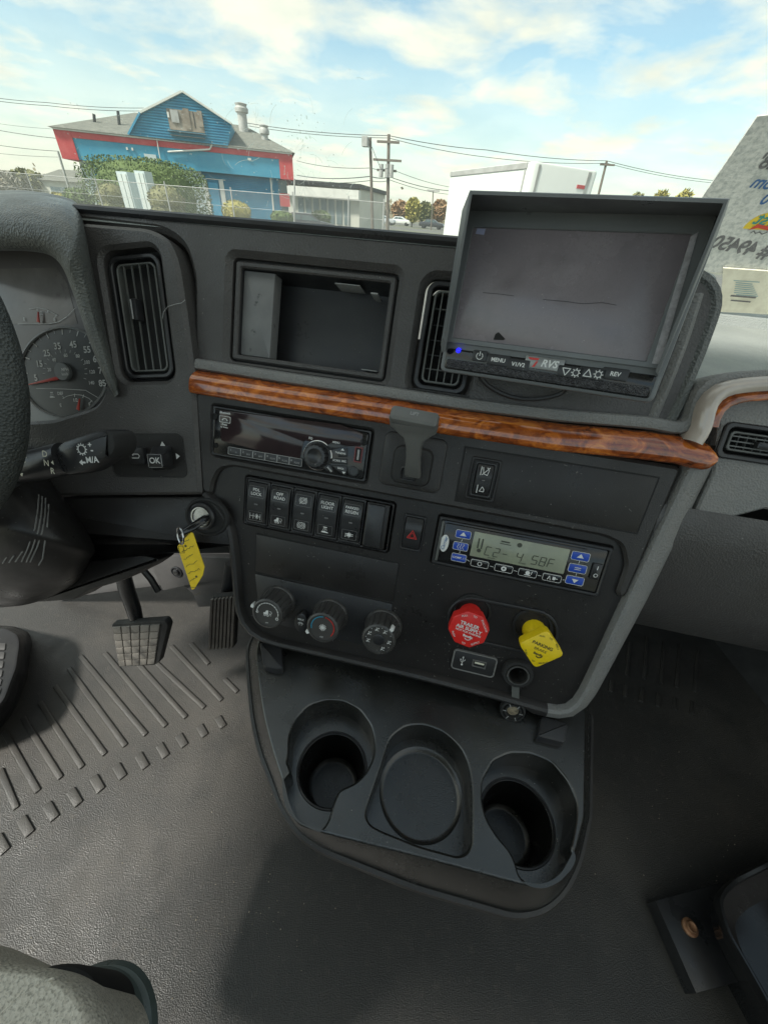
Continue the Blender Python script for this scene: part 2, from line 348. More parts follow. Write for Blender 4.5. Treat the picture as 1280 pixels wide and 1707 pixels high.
M['cream'] = mat('cream_label', (.72, .70, .56), .6, var=(60, (.6, .57, .45), .4, .7))
M['lens'] = mat('cluster_face', (.19, .18, .18), .2, var=(8, (.18, .17, .17), .4, .7), dust=.8)
def wood():
    m = mat('burl_wood', (.25, .08, .015), .16, coat=1.0); t = m.node_tree; b = t.nodes['Principled BSDF']; g = t.nodes.new('ShaderNodeNewGeometry')
    mp = t.nodes.new('ShaderNodeMapping'); mp.inputs['Scale'].default_value = (1, 1.35, 1.35); t.links.new(g.outputs['Position'], mp.inputs[0])
    n = t.nodes.new('ShaderNodeTexNoise'); n.inputs['Scale'].default_value = 34; n.inputs['Detail'].default_value = 9; n.inputs['Roughness'].default_value = .66; n.inputs['Distortion'].default_value = 1.9; t.links.new(mp.outputs[0], n.inputs['Vector'])
    r = t.nodes.new('ShaderNodeValToRGB'); e = r.color_ramp.elements; e[0].position = .30; e[0].color = (.09, .024, .007, 1); e[1].position = .74; e[1].color = (.90, .36, .055, 1)
    q = e.new(.46); q.color = (.36, .085, .016, 1); q = e.new(.58); q.color = (.66, .19, .028, 1)
    t.links.new(n.outputs[0], r.inputs[0])
    n2 = t.nodes.new('ShaderNodeTexNoise'); n2.inputs['Scale'].default_value = 7; n2.inputs['Detail'].default_value = 3; t.links.new(g.outputs['Position'], n2.inputs['Vector'])
    mx = t.nodes.new('ShaderNodeMix'); mx.data_type = 'RGBA'; mx.blend_type = 'MULTIPLY'; mr = t.nodes.new('ShaderNodeMapRange'); mr.inputs['From Min'].default_value = .42; mr.inputs['From Max'].default_value = .64; mr.inputs['To Max'].default_value = .65
    t.links.new(n2.outputs[0], mr.inputs[0]); t.links.new(mr.outputs[0], mx.inputs[0]); t.links.new(r.outputs[0], mx.inputs[6]); mx.inputs[7].default_value = (.5, .35, .3, 1); t.links.new(mx.outputs[2], b.inputs['Base Color'])
    return m
M['wood'] = wood()
def glassmat(name, haze, col=(.85, .9, .82), smear=False):
    m = bpy.data.materials.new(name); m.use_nodes = True; t = m.node_tree; t.nodes.clear()
    tr = t.nodes.new('ShaderNodeBsdfTransparent'); tr.inputs[0].default_value = (.97, .985, .96, 1)
    gl = t.nodes.new('ShaderNodeBsdfGlossy'); gl.inputs['Roughness'].default_value = .02
    fr = t.nodes.new('ShaderNodeFresnel'); fr.inputs[0].default_value = 1.25
    m1 = t.nodes.new('ShaderNodeMixShader'); t.links.new(fr.outputs[0], m1.inputs[0]); t.links.new(tr.outputs[0], m1.inputs[1]); t.links.new(gl.outputs[0], m1.inputs[2])
    df = t.nodes.new('ShaderNodeBsdfTranslucent'); df.inputs[0].default_value = (*col, 1)
    n = t.nodes.new('ShaderNodeTexNoise'); n.inputs['Scale'].default_value = 7; n.inputs['Detail'].default_value = 8; g = t.nodes.new('ShaderNodeNewGeometry'); t.links.new(g.outputs['Position'], n.inputs['Vector'])
    mr = t.nodes.new('ShaderNodeMapRange'); mr.inputs['From Min'].default_value = .3; mr.inputs['From Max'].default_value = .8; mr.inputs['To Min'].default_value = haze * .6; mr.inputs['To Max'].default_value = haze * 1.6; t.links.new(n.outputs[0], mr.inputs[0])
    m2 = t.nodes.new('ShaderNodeMixShader'); t.links.new(mr.outputs[0], m2.inputs[0]); t.links.new(m1.outputs[0], m2.inputs[1]); t.links.new(df.outputs[0], m2.inputs[2])
    o = t.nodes.new('ShaderNodeOutputMaterial'); t.links.new(m2.outputs[0], o.inputs[0]); return m
M['glass'] = glassmat('windshield_glass', .10)
M['smear'] = glassmat('dirt_on_glass', .42)
#@@SECTIONS
# ================================================================== the dashboard
DB = thing('dashboard', 'black truck dashboard with burl wood trim strip running right across it', 'dashboard', P0.P(0, .1, 0))
HB = -.006      # the lower field of the centre panel lies this far behind its upper field
m = MB(P0)
stereo_uv = (-.2722, .0240, -.0850, .0808); bank_uv = (-.2297, .0995, -.0489, .1588); carrier_uv = (.0020, .1030, .1824, .1592)
up = roundpoly([(-.2955, .012), (.2185, .012), (.2150, .06), (.2085, .150), (.2035, .156), (.198, .150), (.1985, .118), (.188, .0975), (.170, .0925), (-.245, .0905), (-.262, .097), (-.270, .115), (-.271, .130), (-.2835, .128)], .007, 4)
m.plate(up, [rr(*stereo_uv, .003)], 0, .012, .003, .03)
lever_o = (-.0380, .0500)
m.build('centre_panel_upper', M['dash3'], DB)
m = MB(P0)
low = roundpoly([(-.285, .08), (.215, .08), (.1945, .308), (.0146, .305), (-.196, .3075), (-.2205, .297), (-.2325, .26), (-.2445, .166), (-.2520, .146), (-.2835, .128)], [.002, .002, .012, .01, .02, .02, .01, .01, .01, .005], 5)
m.plate(low, [rr(*bank_uv, .003), rr(*carrier_uv, .002), circ(*P0.uv(863, 1125, HB + .006), .0106, 28)], HB, .02, .002, .03)
m.build('centre_panel_lower', M['dash2'], DB)
# rolled rim round the centre panel
m = MB(P0)
pth = [(.2300, -.004), (.2275, .012), (.2235, .05), (.2165, .12), (.2095, .19), (.2025, .26), (.1985, .295), (.1925, .307), (.180, .3115), (.10, .3085), (.0146, .3075), (-.10, .3095), (-.19, .3115), (-.2125, .306), (-.2235, .295), (-.2290, .275), (-.236, .22), (-.244, .172), (-.250, .152), (-.262, .140), (-.281, .1305)]
def resample(p, st):
    out = [p[0]]
    for a, b in zip(p[:-1], p[1:]):
        L = math.hypot(b[0] - a[0], b[1] - a[1]); k = max(1, int(L / st))
        out += [(a[0] + (b[0] - a[0]) * i / k, a[1] + (b[1] - a[1]) * i / k) for i in range(1, k + 1)]
    return out
def smooth(p, it=2):
    for _ in range(it): p = [p[0]] + [((p[i - 1][0] + 2 * p[i][0] + p[i + 1][0]) / 4, (p[i - 1][1] + 2 * p[i][1] + p[i + 1][1]) / 4) for i in range(1, len(p) - 1)] + [p[-1]]
    return p
pth = smooth(resample(pth, .012), 2)
n = len(pth); rs = []
for i, c in enumerate(pth):
    a = pth[max(0, i - 1)]; b = pth[min(n - 1, i + 1)]; t = Vector((b[0] - a[0], b[1] - a[1])).normalized(); nn = Vector((-t.y, t.x)) * -1   # outward
    w = .022 - .006 * min(1, max(0, (c[1] - .15) / .15)) if c[0] > .15 else .0085
    sec = [(-.006, -.012), (-.006, HB + .002), (-.0035, HB + .0075), (.0, HB + .009), (w * .5, HB + .006), (w * .85, HB - .001), (w, -.018), (w, -.045)]
    rs.append([P0.P(c[0] + nn.x * q, c[1] + nn.y * q, h) for q, h in sec])
kk = next(i for i, c in enumerate(pth) if c[0] < .175)
m.rings(rs[:kk + 1], closed=False)
m.build('side_band', M['dashgrey'], DB)
m = MB(P0); m.rings(rs[kk:], closed=False); m.build('panel_rim', M['dash3'], DB)
# body of the console behind the panel
m = MB(P0)
body = inset(low, .004); m.rings([[P0.P(x, y, -.02) for x, y in body], [P0.P(x, y, -.10) for x, y in inset(body, .01)], [P0.P(x, y, -.34) for x, y in inset(body, .02)]])
m.build('console_body', M['void'], DB)
# textured ledge above the wood
def pthpx(pts): return P0.uvs(pts)
led = smooth(resample([(-.296, -.0175), (-.19, -.0165), (-.078, -.0165), (.0, -.0160), (.10, -.0185)] + P0.uvs([(1090, 706), (1135, 716), (1152, 714), (1160, 700), (1162, 675), (1167, 655), (1180, 641), (1200, 634), (1230, 631), (1280, 628), (1500, 622)]) + [(.95, -.085)], .006), 2)
m = MB(P0)
m.sweep(led, [(-.0065, -.03), (-.0065, -.004), (-.005, -.0005), (0, .001), (.004, 0), (.0055, -.003), (.0055, -.03)])
m.build('upper_ledge', M['dashgrey'], DB)
# burl wood strip
wp = smooth(resample([(-.2955, .0012), (-.19, .0022), (-.078, .0016), (.0, .0030), (.10, .0020)] + P0.uvs([(1080, 743), (1130, 750), (1166, 749), (1180, 735), (1186, 712), (1189, 690), (1196, 669), (1211, 657), (1238, 651), (1280, 647), (1500, 640)], .006), .006), 2)
def wsec(w): return [(-w, -.012), (-w, -.006), (-w * .86, -.0018), (-w * .70, .0022), (-w * .52, .0056), (-w * .34, .0080), (-w * .12, .0096), (w * .12, .0103), (w * .4, .0104), (w * .7, .0100), (w * .88, .0088), (w * .97, .0066), (w, .004), (w, -.012)]
wmain = [c for c in wp if c[0] < P0.uv(1140, 750, .006)[0] and c[1] > -.03] + P0.uvs([(1160, 758), (1176, 761), (1184, 762), (1189, 763), (1192, 763.5)], .006)
wend = [.0132, .0130, .0118, .0090, .0050]
m = MB(P0); rs = []; n = len(wmain)
for i, c in enumerate(wmain):
    a = wmain[max(0, i - 1)]; b = wmain[min(n - 1, i + 1)]; t = Vector((b[0] - a[0], b[1] - a[1])).normalized(); nx, ny = -t.y, t.x
    w = .0134 if i < n - 5 else wend[i - n + 5]
    rs.append([P0.P(c[0] + nx * q, c[1] + ny * q, h) for q, h in wsec(w)])
m.rings(rs, cap0=True, cap1=True)
m.build('wood_trim', M['wood'], DB)
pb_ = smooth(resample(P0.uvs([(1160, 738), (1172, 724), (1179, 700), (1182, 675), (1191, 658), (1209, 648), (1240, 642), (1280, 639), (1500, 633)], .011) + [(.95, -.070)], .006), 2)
m = MB(P0); m.sweep(pb_, [(-.0068, -.01), (-.0068, .006), (-.0055, .0098), (-.003, .0122), (0, .013), (.003, .0125), (.006, .0105), (.0070, .006), (.0070, -.01)]); m.build('wood_reflection_band', M['pale'], DB)  # pale band standing for the sky mirrored in the lacquered wood
pb_ = smooth(resample(P0.uvs([(1191, 712), (1194, 696), (1200, 680), (1212, 669), (1235, 663), (1280, 659), (1500, 653)], .008) + [(.95, -.056)], .006), 2)
m = MB(P0); m.sweep(pb_, [(-.0050, -.01), (-.0048, .004), (-.002, .0072), (.001, .0078), (.0038, .0066), (.0046, .003), (.0046, -.01)]); m.build('wood_strip', M['wood'], DB)
# upper fascia with openings
FH = -.010
pocket_uv = (-.2640, -.1320, -.0820, -.0270); v2 = (-.0545, -.1310, .0060, -.0225)
fas = roundpoly([(-.3045, -.016), (-.3085, -.110), (-.320, -.138), (-.345, -.148), (-.450, -.150), (-.452, -.1620), (-.03, -.1620), (.170, -.158), (.2000, -.150), (.2095, -.132), (.207, -.08), (.2015, -.018)], [.002, .02, .02, .01, .002, .002, .01, .02, .015, .02, .01, .002], 5)
m = MB(P0); m.plate(fas, [rr(*pocket_uv, .006), rr(*v2, .012, 6)], FH, .10, .006, .012)
m.build('upper_fascia', M['dash'], DB)
m = MB(P0); e = smooth(resample([(.150, -.157), (.185, -.155), (.2020, -.144), (.2075, -.130), (.2065, -.09), (.2030, -.045), (.199, -.022)], .006), 2)
m.sweep(e, [(-.008, -.04), (-.007, -.016), (-.003, -.008), (.002, -.0075), (.006, -.011), (.007, -.04)])
m.build('fascia_edge_roll', M['hood'], DB)
m = MB(P0); e2 = [(.1885, -.138), (.189, -.10), (.186, -.05), (.183, -.02)]
m.sweep(smooth(resample(e2, .008), 2), [(-.006, -.012), (-.003, -.0075), (.0, -.006), (.003, -.0075), (.006, -.012)])
m.build('fascia_highlight_ridge', M['dashgrey'], DB)  # pale grey ridge standing for the highlight stripe on the fascia
# storage pocket
m = MB(P0); po = rr(*pocket_uv, .006); x0, y0, x1, y1 = -.2555, -.1235, -.0905, -.0350
m.ring(inset(po, .0025), rr(x0, y0, x1, y1, .002), FH - .012, FH - .006, .0015, FH - .02); m.build('pocket_frame', M['dash'], DB)
m = MB(P0); m.rings([[P0.P(x, y, FH - .010) for x, y in rr(x0, y0, x1, y1, .001)], [P0.P(x, y, FH - .05) for x, y in rr(x0 + .004, y0 + .002, x1 - .002, y1 - .002, .001)]], cap1=True); m.build('pocket_liner', M['satin'], DB)
m = MB(P0); m.rbox(x0 + .0005, y0 + .001, x0 + .0365, y1 - .001, FH - .03, FH - .013, .001, .001); m.build('pocket_side_plate', M['sideplate'], DB)
m = MB(P0)
for (a, b, w, hh) in ((-.152, -.1205, .028, .0012), (-.112, -.1150, .008, .0018), (-.112, -.0385, .018, .0010)): m.rbox(a, b, a + w, b + hh, FH - .04, FH - .014, .0008, .0005); m.build('foam_remnant', M['greyprint'], DB); m = MB(P0)
# groove line round pocket
m = MB(P0); m.ring(inset(po, -.0005), inset(po, .003), FH - .013, FH - .0115); m.build('pocket_gap', M['void'], DB)
# dash top, centre + windshield-side edge
m = MB(); 
A = [P0.P(-.452, -.158, FH), P0.P(-.03, -.158, FH), P0.P(.170, -.156, FH), P0.P(.200, -.148, FH)]
rows = []
for p, dz in zip(A, (0, 0, 0, 0)):
    rows.append([p + Vector((0, -.001, -.006)), p + Vector((0, .004, .0035)), p + Vector((0, .014, .0055)), p + Vector((0, .03, .003)), p + Vector((0, .06, -.012)), Vector((p.x, .86, .90))])
m.grid(rows); m.build('dash_top', M['dashtop'], DB)
m = MB(); a = P0.P(-.452, -.160, FH); b = P0.P(.16, -.160, FH); m.tube([a + Vector((0, .002, .002)), (a + b) / 2 + Vector((0, .002, .002)), b + Vector((0, .002, .002))], .0045, 8); m.build('top_edge_strip', M['satin'], DB)
# passenger side
m = MB(); zc = .879
rows = []
for x in (.195, .24, .30, .40, .62, 1.2):
    rows.append([Vector((x, .41, zc - .012)), Vector((x, .414, zc - .001)), Vector((x, .425, zc + .004)), Vector((x, .47, zc + .006)), Vector((x, .80, zc + .008)), Vector((x, .845, zc + .004)), Vector((x, .85, zc + .018)), Vector((x, .875, zc + .022))])
m.grid(rows); m.build('passenger_dash_top', M['dashtop'], DB)
m = MB(P0); pu = P0.uvs([(1192, 790), (1200, 735), (1203, 690), (1212, 672), (1240, 664), (1300, 660)]); pu += [(.95, -.052), (.95, .095)] ; pu += P0.uvs([(1280, 850), (1150, 884)])
m.plate(pu, [rr(.2440, -.0335, .3285, -.0035, .005)], -.004, .05, .002, .02)
m.build('passenger_panel', M['dashgrey'], DB)
m = MB(P0); m.rings([[P0.P(x, .048 + (x - .22) * .0, h) for x in (.21, .6)], ] * 1 + [[P0.P(.21, .05, -.003), P0.P(1.0, .045, -.006)], [P0.P(.21, .062, -.001), P0.P(1.0, .058, -.001)], [P0.P(.205, .085, -.004), P0.P(1.0, .082, -.004)], [P0.P(.2, .16, -.03), P0.P(1.0, .16, -.03)], [P0.P(.2, .21, -.07), P0.P(1.0, .21, -.07)], [P0.P(.2, .235, -.13), P0.P(1.0, .235, -.13)]] if False else [[P0.P(.21, .05, -.003), P0.P(1.0, .045, -.006)], [P0.P(.21, .062, -.001), P0.P(1.0, .058, -.001)], [P0.P(.205, .085, -.004), P0.P(1.0, .082, -.004)], [P0.P(.2, .16, -.03), P0.P(1.0, .16, -.03)], [P0.P(.2, .21, -.07), P0.P(1.0, .21, -.07)], [P0.P(.2, .235, -.13), P0.P(1.0, .235, -.13)]], closed=False)
m.build('glovebox_panel', M['dash'], DB)
# cover plates with seams (blank bins)
for uvq, h in (((.0140, .0252, .2010, .0834), 0),):
    pass
m = MB(P0); bl = [(.0140, .0252), (.2015, .0250), (.1985, .0836), (.0145, .0834)]
m.ring(inset(bl, -.0007), inset(bl, .0007), 0, .0001); m.build('cover_seam', M['void'], DB)
m = MB(P0); m.prism(inset(bl, .0009), -.001, .0008, .0006); m.build('cover_panel', M['dash2'], DB)
bl2 = [(-.2130, .1690), (-.0335, .1690), (-.0330, .2190), (-.2110, .2195)]
m = MB(P0); m.prism(inset(bl2, .0006), HB - .001, HB + .0014, .0007); m.build('cover_panel', M['dash2'], DB)
m = MB(P0); m.ring(inset(bl2, -.0008), inset(bl2, .0008), HB, HB + .0002); m.build('cover_seam', M['void'], DB)
# ------------------------------------------------------------------ driver's side (frame FL)
def L(*pts): return FL.uvs(pts)
m = MB(FL)
outer = L((140, 373), (250, 382), (283, 398), (300, 438), (313, 520), (326, 620), (338, 824), (96, 826), (40, 770), (-140, 790), (-140, 715), (0, 706), (95, 700), (165, 678), (182, 648), (166, 590), (150, 520), (136, 440))
vent_q = L((178, 432), (262, 425), (290, 628), (212, 632)); vc = (sum(p[0] for p in vent_q) / 4, sum(p[1] for p in vent_q) / 4)
def sz(q): return (((q[1][0] - q[0][0]) + (q[2][0] - q[3][0])) / 2, ((q[3][1] - q[0][1]) + (q[2][1] - q[1][1])) / 2)
vw, vh = sz(vent_q)
V1 = (vc[0] - vw / 2 - .006, vc[1] - vh / 2 - .008, vc[0] + vw / 2 + .004, vc[1] + vh / 2 + .004)
m.plate(roundpoly(outer, [.004, .01, .015, .02, .01, .01, .003, .003, .005, .002, .002, .002, .01, .012, .012, .01, .01, .01], 4), [rr(*V1, .014, 6)], .004, .10, .004, .02)
m.build('driver_panel', M['dash'], DB)
m = MB(FL); m.rbox(V1[0] - .0, V1[1], V1[2], V1[3], -.03, -.012, .012, .001, 6); m.build('vent_well', M['void'], DB)
# menu keypad panel
kq = L((200, 720), (305, 726), (320, 793), (208, 795))
# ignition panel below
m = MB(FL); kp = L((-60, 820), (98, 829), (340, 827), (368, 838), (385, 868), (390, 912), (160, 912), (125, 890), (60, 900), (-60, 960))
m.prism(roundpoly(kp, [.002, .003, .003, .012, .012, .002, .005, .01, .01, .002]), -.06, .002, .004); m.build('lower_panel', M['dash2'], DB)
m = MB(FL); g = L((150, 905), (395, 912), (395, 935), (165, 935)); m.prism(g, -.08, -.03, 0); m.build('panel_gap', M['void'], DB)
# cluster hood: thick arch over the instruments
Op = [(-160, 345), (0, 327), (60, 330), (105, 338), (130, 352), (142, 385), (150, 430), (165, 500), (180, 570), (196, 640), (200, 655)]
Ip = [(-160, 425), (0, 418), (50, 419), (85, 425), (104, 444), (116, 472), (128, 505), (146, 560), (166, 610), (184, 648), (192, 662)]
def crs(P_, n):
    out = []
    for i in range(len(P_) - 1):
        p0, p1, p2, p3 = P_[max(0, i - 1)], P_[i], P_[i + 1], P_[min(len(P_) - 1, i + 2)]
        for k in range(n):
            t = k / n; out.append(tuple(.5 * (2 * p1[j] + (p2[j] - p0[j]) * t + (2 * p0[j] - 5 * p1[j] + 4 * p2[j] - p3[j]) * t * t + (3 * p1[j] - p0[j] - 3 * p2[j] + p3[j]) * t ** 3) for j in (0, 1)))
    return out + [P_[-1]]
Op, Ip = smooth(crs(Op, 5), 6), smooth(crs(Ip, 5), 6)
rows = []
for k, (o_, i_) in enumerate(zip(Op, Ip)):
    k5 = k / 5; s_ = 1 - .85 * min(1, max(0, (k5 - 4.5) / 5)); s_ = s_
    def at(f, h): px = o_[0] + (i_[0] - o_[0]) * f; py = o_[1] + (i_[1] - o_[1]) * f; return FL.P(*FL.uv(px, py, h), h)
    rows.append([at(-.12, -.10), at(-.05, -.02), at(-.01, .01), at(.05, .024 * s_ + .004), at(.15, .036 * s_ + .004), at(.30, .046 * s_ + .005), at(.48, .052 * s_ + .005), at(.66, .052 * s_ + .005), at(.80, .050 * s_ + .005), at(.90, .047 * s_ + .004), at(.97, .042 * s_ + .004), at(1.0, .034 * s_ + .003), at(1.0, -.0 ), at(.98, -.05)])
m = MB(); m.grid(rows); m.build('cluster_hood', M['hood'], DB, ang=60)
# under-dash plastic flap and brackets by the pedals
def slab(name, px, fr, h, th, mt, parent, r=.004, bev=.002):
    m = MB(fr); m.prism(roundpoly(fr.uvs(px, h), r), h - th, h, bev); return m.build(name, mt, parent)
PF = Frame((0, .60, .3), (1, 0, 0), (0, -.25, -1))          # sloping plane above the pedals
slab('under_dash_panel', [(150, 925), (410, 930), (412, 1010), (330, 1012), (322, 990), (300, 972), (270, 976), (150, 992), (90, 1000)], PF, 0, .02, M['firewall'], DB)
slab('steering_bracket', [(257, 925), (385, 930), (380, 968), (330, 972), (272, 985), (255, 950)], PF, .012, .01, M['firewall'], DB)
slab('pedal_mount', [(372, 955), (400, 958), (402, 985), (382, 992)], PF, .02, .015, M['void'], DB)
c_ = PF.uv(295, 953, .013); m = MB(PF); m.lathe(*c_, [(.016, .012), (.016, .015), (.013, .016), (.012, .0135), (.008, .0135), (.008, .018), (.006, .019)], 20); m.build('screw', M['satin'], DB)
m = MB(PF); m.lathe(*c_, [(.0045, .0185), (.0045, .0195), (.003, .0193), (.003, .016)], 12); m.build('screw', M['steel'], DB)
KN = Frame(FL.P(*FL.uv(200, 950), -.02), (1, 0, 0), (0, -.5, -1))
fl = KN.uvs([(150, 905), (225, 922), (268, 932), (245, 948), (205, 968), (150, 984), (125, 1000), (90, 1003), (60, 1005), (70, 960), (120, 930)])
m = MB(KN); m.prism(roundpoly(fl, .006), -.03, .0, .004); m.build('knee_flap', M['dash2'], DB)
# ================================================================== fittings of the dash
def vent(name_lab, fr, x0, y0, x1, y1, nv, nh, rad, hz=0.0, tab=(.5, .5), vert=True, grp='air vents in the dashboard', clipx=None):
    T = thing('air_vent', name_lab, 'air vent', fr.P((x0 + x1) / 2, (y0 + y1) / 2, hz), grp)
    m = MB(fr); m.ring(rr(x0, y0, x1, y1, rad, 7), rr(x0 + .0045, y0 + .0045, x1 - .0045, y1 - .0045, rad * .75, 7), hz - .012, hz + .001, .001); m.build('vent_frame', M['satin'], T)
    a, b, c, d = x0 + .0075, y0 + .0075, x1 - .0075, y1 - .0075
    m = MB(fr); m.ring(rr(a, b, c, d, rad * .6, 6), rr(a + .0020, b + .0020, c - .0020, d - .0020, rad * .5, 6), hz - .010, hz - .001, .0006); m.build('grille_ring', M['slat'], T)
    m = MB(fr); m.poly(rr(x0 + .001, y0 + .001, x1 - .001, y1 - .001, rad * .9, 6), hz - .032); m.build('duct', M['void'], T)
    for i in range(nv):
        t = (i + 1) / (nv + 1)
        m = MB(fr)
        if vert: x = a + (c - a) * t; m.box((x - .0005, b + .001, hz - .0032), (x + .0006, d - .001, hz - .0016))
        else: y = b + (d - b) * t; m.box((a + .001, y - .0005, hz - .0032), (c - .001, y + .0006, hz - .0016))
        m.build('vane', M['slat'], T)
    for i in range(nh):
        t = (i + 1) / (nh + 1); m = MB(fr)
        big = (nh == 5 and i in (0, 4)) or nh != 5
        if vert: y = b + (d - b) * t; m.box((a + .001, y - .0005, hz - .016), (c - .001, y + .0005, hz - (.0145 if not big else .0105)))
        else: x = a + (c - a) * t; m.box((x - .0005, b + .001, hz - .016), (x + .0005, d - .001, hz - .0125))
        m.build('rear_vane', M['slat'] if big else M['satin'], T)
    m = MB(fr); tx, ty = a + (c - a) * tab[0], b + (d - b) * tab[1]
    if vert: m.rbox(tx - .0035, ty - .011, tx + .0035, ty + .011, hz - .006, hz + .004, .001, .001)
    else: m.rbox(tx - .009, ty - .003, tx + .009, ty + .003, hz - .006, hz + .004, .001, .001)
    m.build('slider_tab', M['satin'], T)
    if vert:
        m = MB(fr); m.rbox(tx - .0030, ty - .010, tx - .0012, ty + .010, hz + .003, hz + .0046, .0005, .0003); m.build('tab_edge', M['greyprint'], T)
    return T
vent('tall black air vent left of the open pocket, between it and the gauges', FL, V1[0] + .004, V1[1] + .005, V1[2] - .004, V1[3] - .004, 4, 5, .012, -.002, (.4, .42))
vent('tall black air vent half hidden behind the left edge of the monitor', P0, v2[0] + .003, v2[1] + .003, v2[2] - .003, v2[3] - .003, 4, 5, .010, FH - .002, (.55, .5))
vent('wide black air vent with level slats on the passenger side at the right edge', P0, .2425, -.0350, .3300, -.0020, 3, 9, .006, -.002, (.42, .55), vert=False)
# hair-thin thread on the first vent
m = MB(); c = [FL.P(*FL.uv(x, y, .008), .008) for x, y in ((271, 531), (273, 520), (280, 511), (293, 507), (303, 505), (309, 500))]; m.tube(c, .00035, 5)
tag(m.build('loose_thread', M['greyprint'], None, loc=c[0]), 'pale loose thread clinging to the edge of the leftmost vent', 'thread')
# ------------------------------------------------------------------ stereo
x0, y0, x1, y1 = stereo_uv
T = thing('car_stereo', 'glossy black car stereo with round volume knob under the wood trim', 'car stereo', P0.P((x0 + x1) / 2, (y0 + y1) / 2, 0))
m = MB(P0); m.ring(rr(x0 + .0006, y0 + .0006, x1 - .0006, y1 - .0006, .002), rr(x0 + .003, y0 + .003, x1 - .003, y1 - .003, .002), -.02, .001, .0006); m.build('mounting_frame', M['satin'], T)
m = MB(P0); m.rbox(x0 + .003, y0 + .003, x1 - .003, y1 - .003, -.02, .0035, .003, .0012); m.build('faceplate', M['gloss'], T)
SU = lambda x, y, h=.0038: P0.uv(*Z('z6', x, y), h)
m = MB(P0); p = [SU(128, 232), (SU(690, 300)), SU(795, 340), SU(785, 400), SU(640, 400), SU(520, 372), SU(500, 470), SU(135, 375)]
m.prism(roundpoly(p, .003), .003, .0041, .0003); m.build('display_window', mat('stereo_window', (.030, .020, .022), .1, var=(25, (.045, .028, .03), .4, .8)), T)
for k, x in enumerate((200, 257, 313, 369, 425, 481)):
    c = SU(x, 424 + k * 9.6); m = MB(P0); bx = m.rbox(c[0] - .0078, c[1] - .0042, c[0] + .0078, c[1] + .0042, .003, .0048, .0008, .0005); b = m.build('preset_button', M['satin'], T)
    m = MB(P0); m.ring(rr(c[0] - .0080, c[1] - .0044, c[0] + .0080, c[1] + .0044, .001), rr(c[0] - .0075, c[1] - .0039, c[0] + .0075, c[1] + .0039, .001), .004, .00495)
    m.text(str(k + 1), c[0] - .0045, c[1] - .0010, .0034, .00495, bold=.02); m.text(('M', 'INT', 'RPT', 'RDM', 'FLDR', 'FLDR')[k], c[0] + .002, c[1] + .0010, .0028, .00495); m.build('lettering', M['greyprint'], b)
kc = SU(572, 446, .012)
m = MB(P0); m.lathe(*kc, [(.0155, .003), (.0155, .0045), (.0135, .005), (.0130, .013), (.0118, .0145), (.0085, .0148), (.0072, .0138), (.0, .0136)], 96, flute=16, fl_amp=.0009, fl_rng=(2, 4)); kb = m.build('volume_knob', M['satin'], T)
m = MB(P0); m.lathe(*kc, [(.0150, .0044), (.0158, .0050), (.0166, .0044)], 40, cap1=False); m.build('knob_ring', M['chrome'], kb)
for pts in ([(620, 400), (655, 380), (720, 400), (640, 420)], [(672, 425), (722, 408), (722, 450), (680, 450)], [(640, 455), (722, 460), (722, 485), (640, 480)], [(650, 488), (722, 492), (715, 535), (690, 525)], [(600, 490), (640, 480), (660, 520), (625, 515)]):
    m = MB(P0); m.prism([SU(*q) for q in pts], .003, .005, .0006); m.build('function_button', M['satin'], T)
m = MB(P0)
for t, x, y, s in (('BAND', 640, 507, .0026), ('SCAN', 672, 466, .0032), ('SRC', 706, 470, .003), ('TA/NEWS', 690, 432, .0028), ('BACK', 692, 503, .0028), ('EQ', 553, 363, .0034), ('MENU', 671, 383, .003), ('Press', 155, 300, .0030), ('to Voice', 154, 312, .0026), ('Bluetooth', 158, 246, .0032)):
    c = SU(x, y); m.text(t, c[0], c[1], s, .0052, deg=0 if y != 507 else 40, bold=.02)
c = SU(155, 276); m.ring(rr(c[0] - .0068, c[1] - .0036, c[0] + .0068, c[1] + .0036, .001), rr(c[0] - .0064, c[1] - .0032, c[0] + .0064, c[1] + .0032, .001), .004, .0046); m.arc(c[0], c[1] + .0022, .0032, 205, 335, .0012, .0046, 8)
c = SU(700, 420); m.poly([(c[0] - .002, c[1]), (c[0], c[1] - .0025), (c[0] + .002, c[1])], .0052); c = SU(706, 518); m.poly([(c[0] - .002, c[1]), (c[0], c[1] + .0025), (c[0] + .002, c[1])], .0052)
m.build('lettering', M['white'], T)
c = SU(772, 440); m = MB(P0); m.ring(rr(c[0] - .0045, c[1] - .0085, c[0] + .0045, c[1] + .0085, .001), rr(c[0] - .0030, c[1] - .0070, c[0] + .0030, c[1] + .0070, .0005), .002, .0048, .0003); m.build('usb_slot', mat('dark_red_plastic', (.16, .02, .02), .3, var=(60, (.12, .015, .015), .4, .7)), T)
m = MB(P0); m.box((c[0] - .0028, c[1] - .0068, .0036), (c[0] + .0028, c[1] + .0068, .0042)); m.build('slot_inside', M['void'], T)
m = MB(P0); m.box((c[0] - .0012, c[1] - .0055, .0042), (c[0] + .0010, c[1] + .0055, .0046)); m.build('usb_contact', M['greyprint'], T)
for x, y, r in ((106, 262, .0030), (110, 397, .0022), (797, 382, .0030), (748, 517, .0045), (783, 525, .0026)):
    c = SU(x, y); m = MB(P0); m.lathe(*c, [(r * 1.25, .003), (r * 1.25, .0046), (r, .0048), (r, .0037), (0, .0037)], 16); m.build('screw_hole', M['void'] if r < .004 else M['satin'], T)
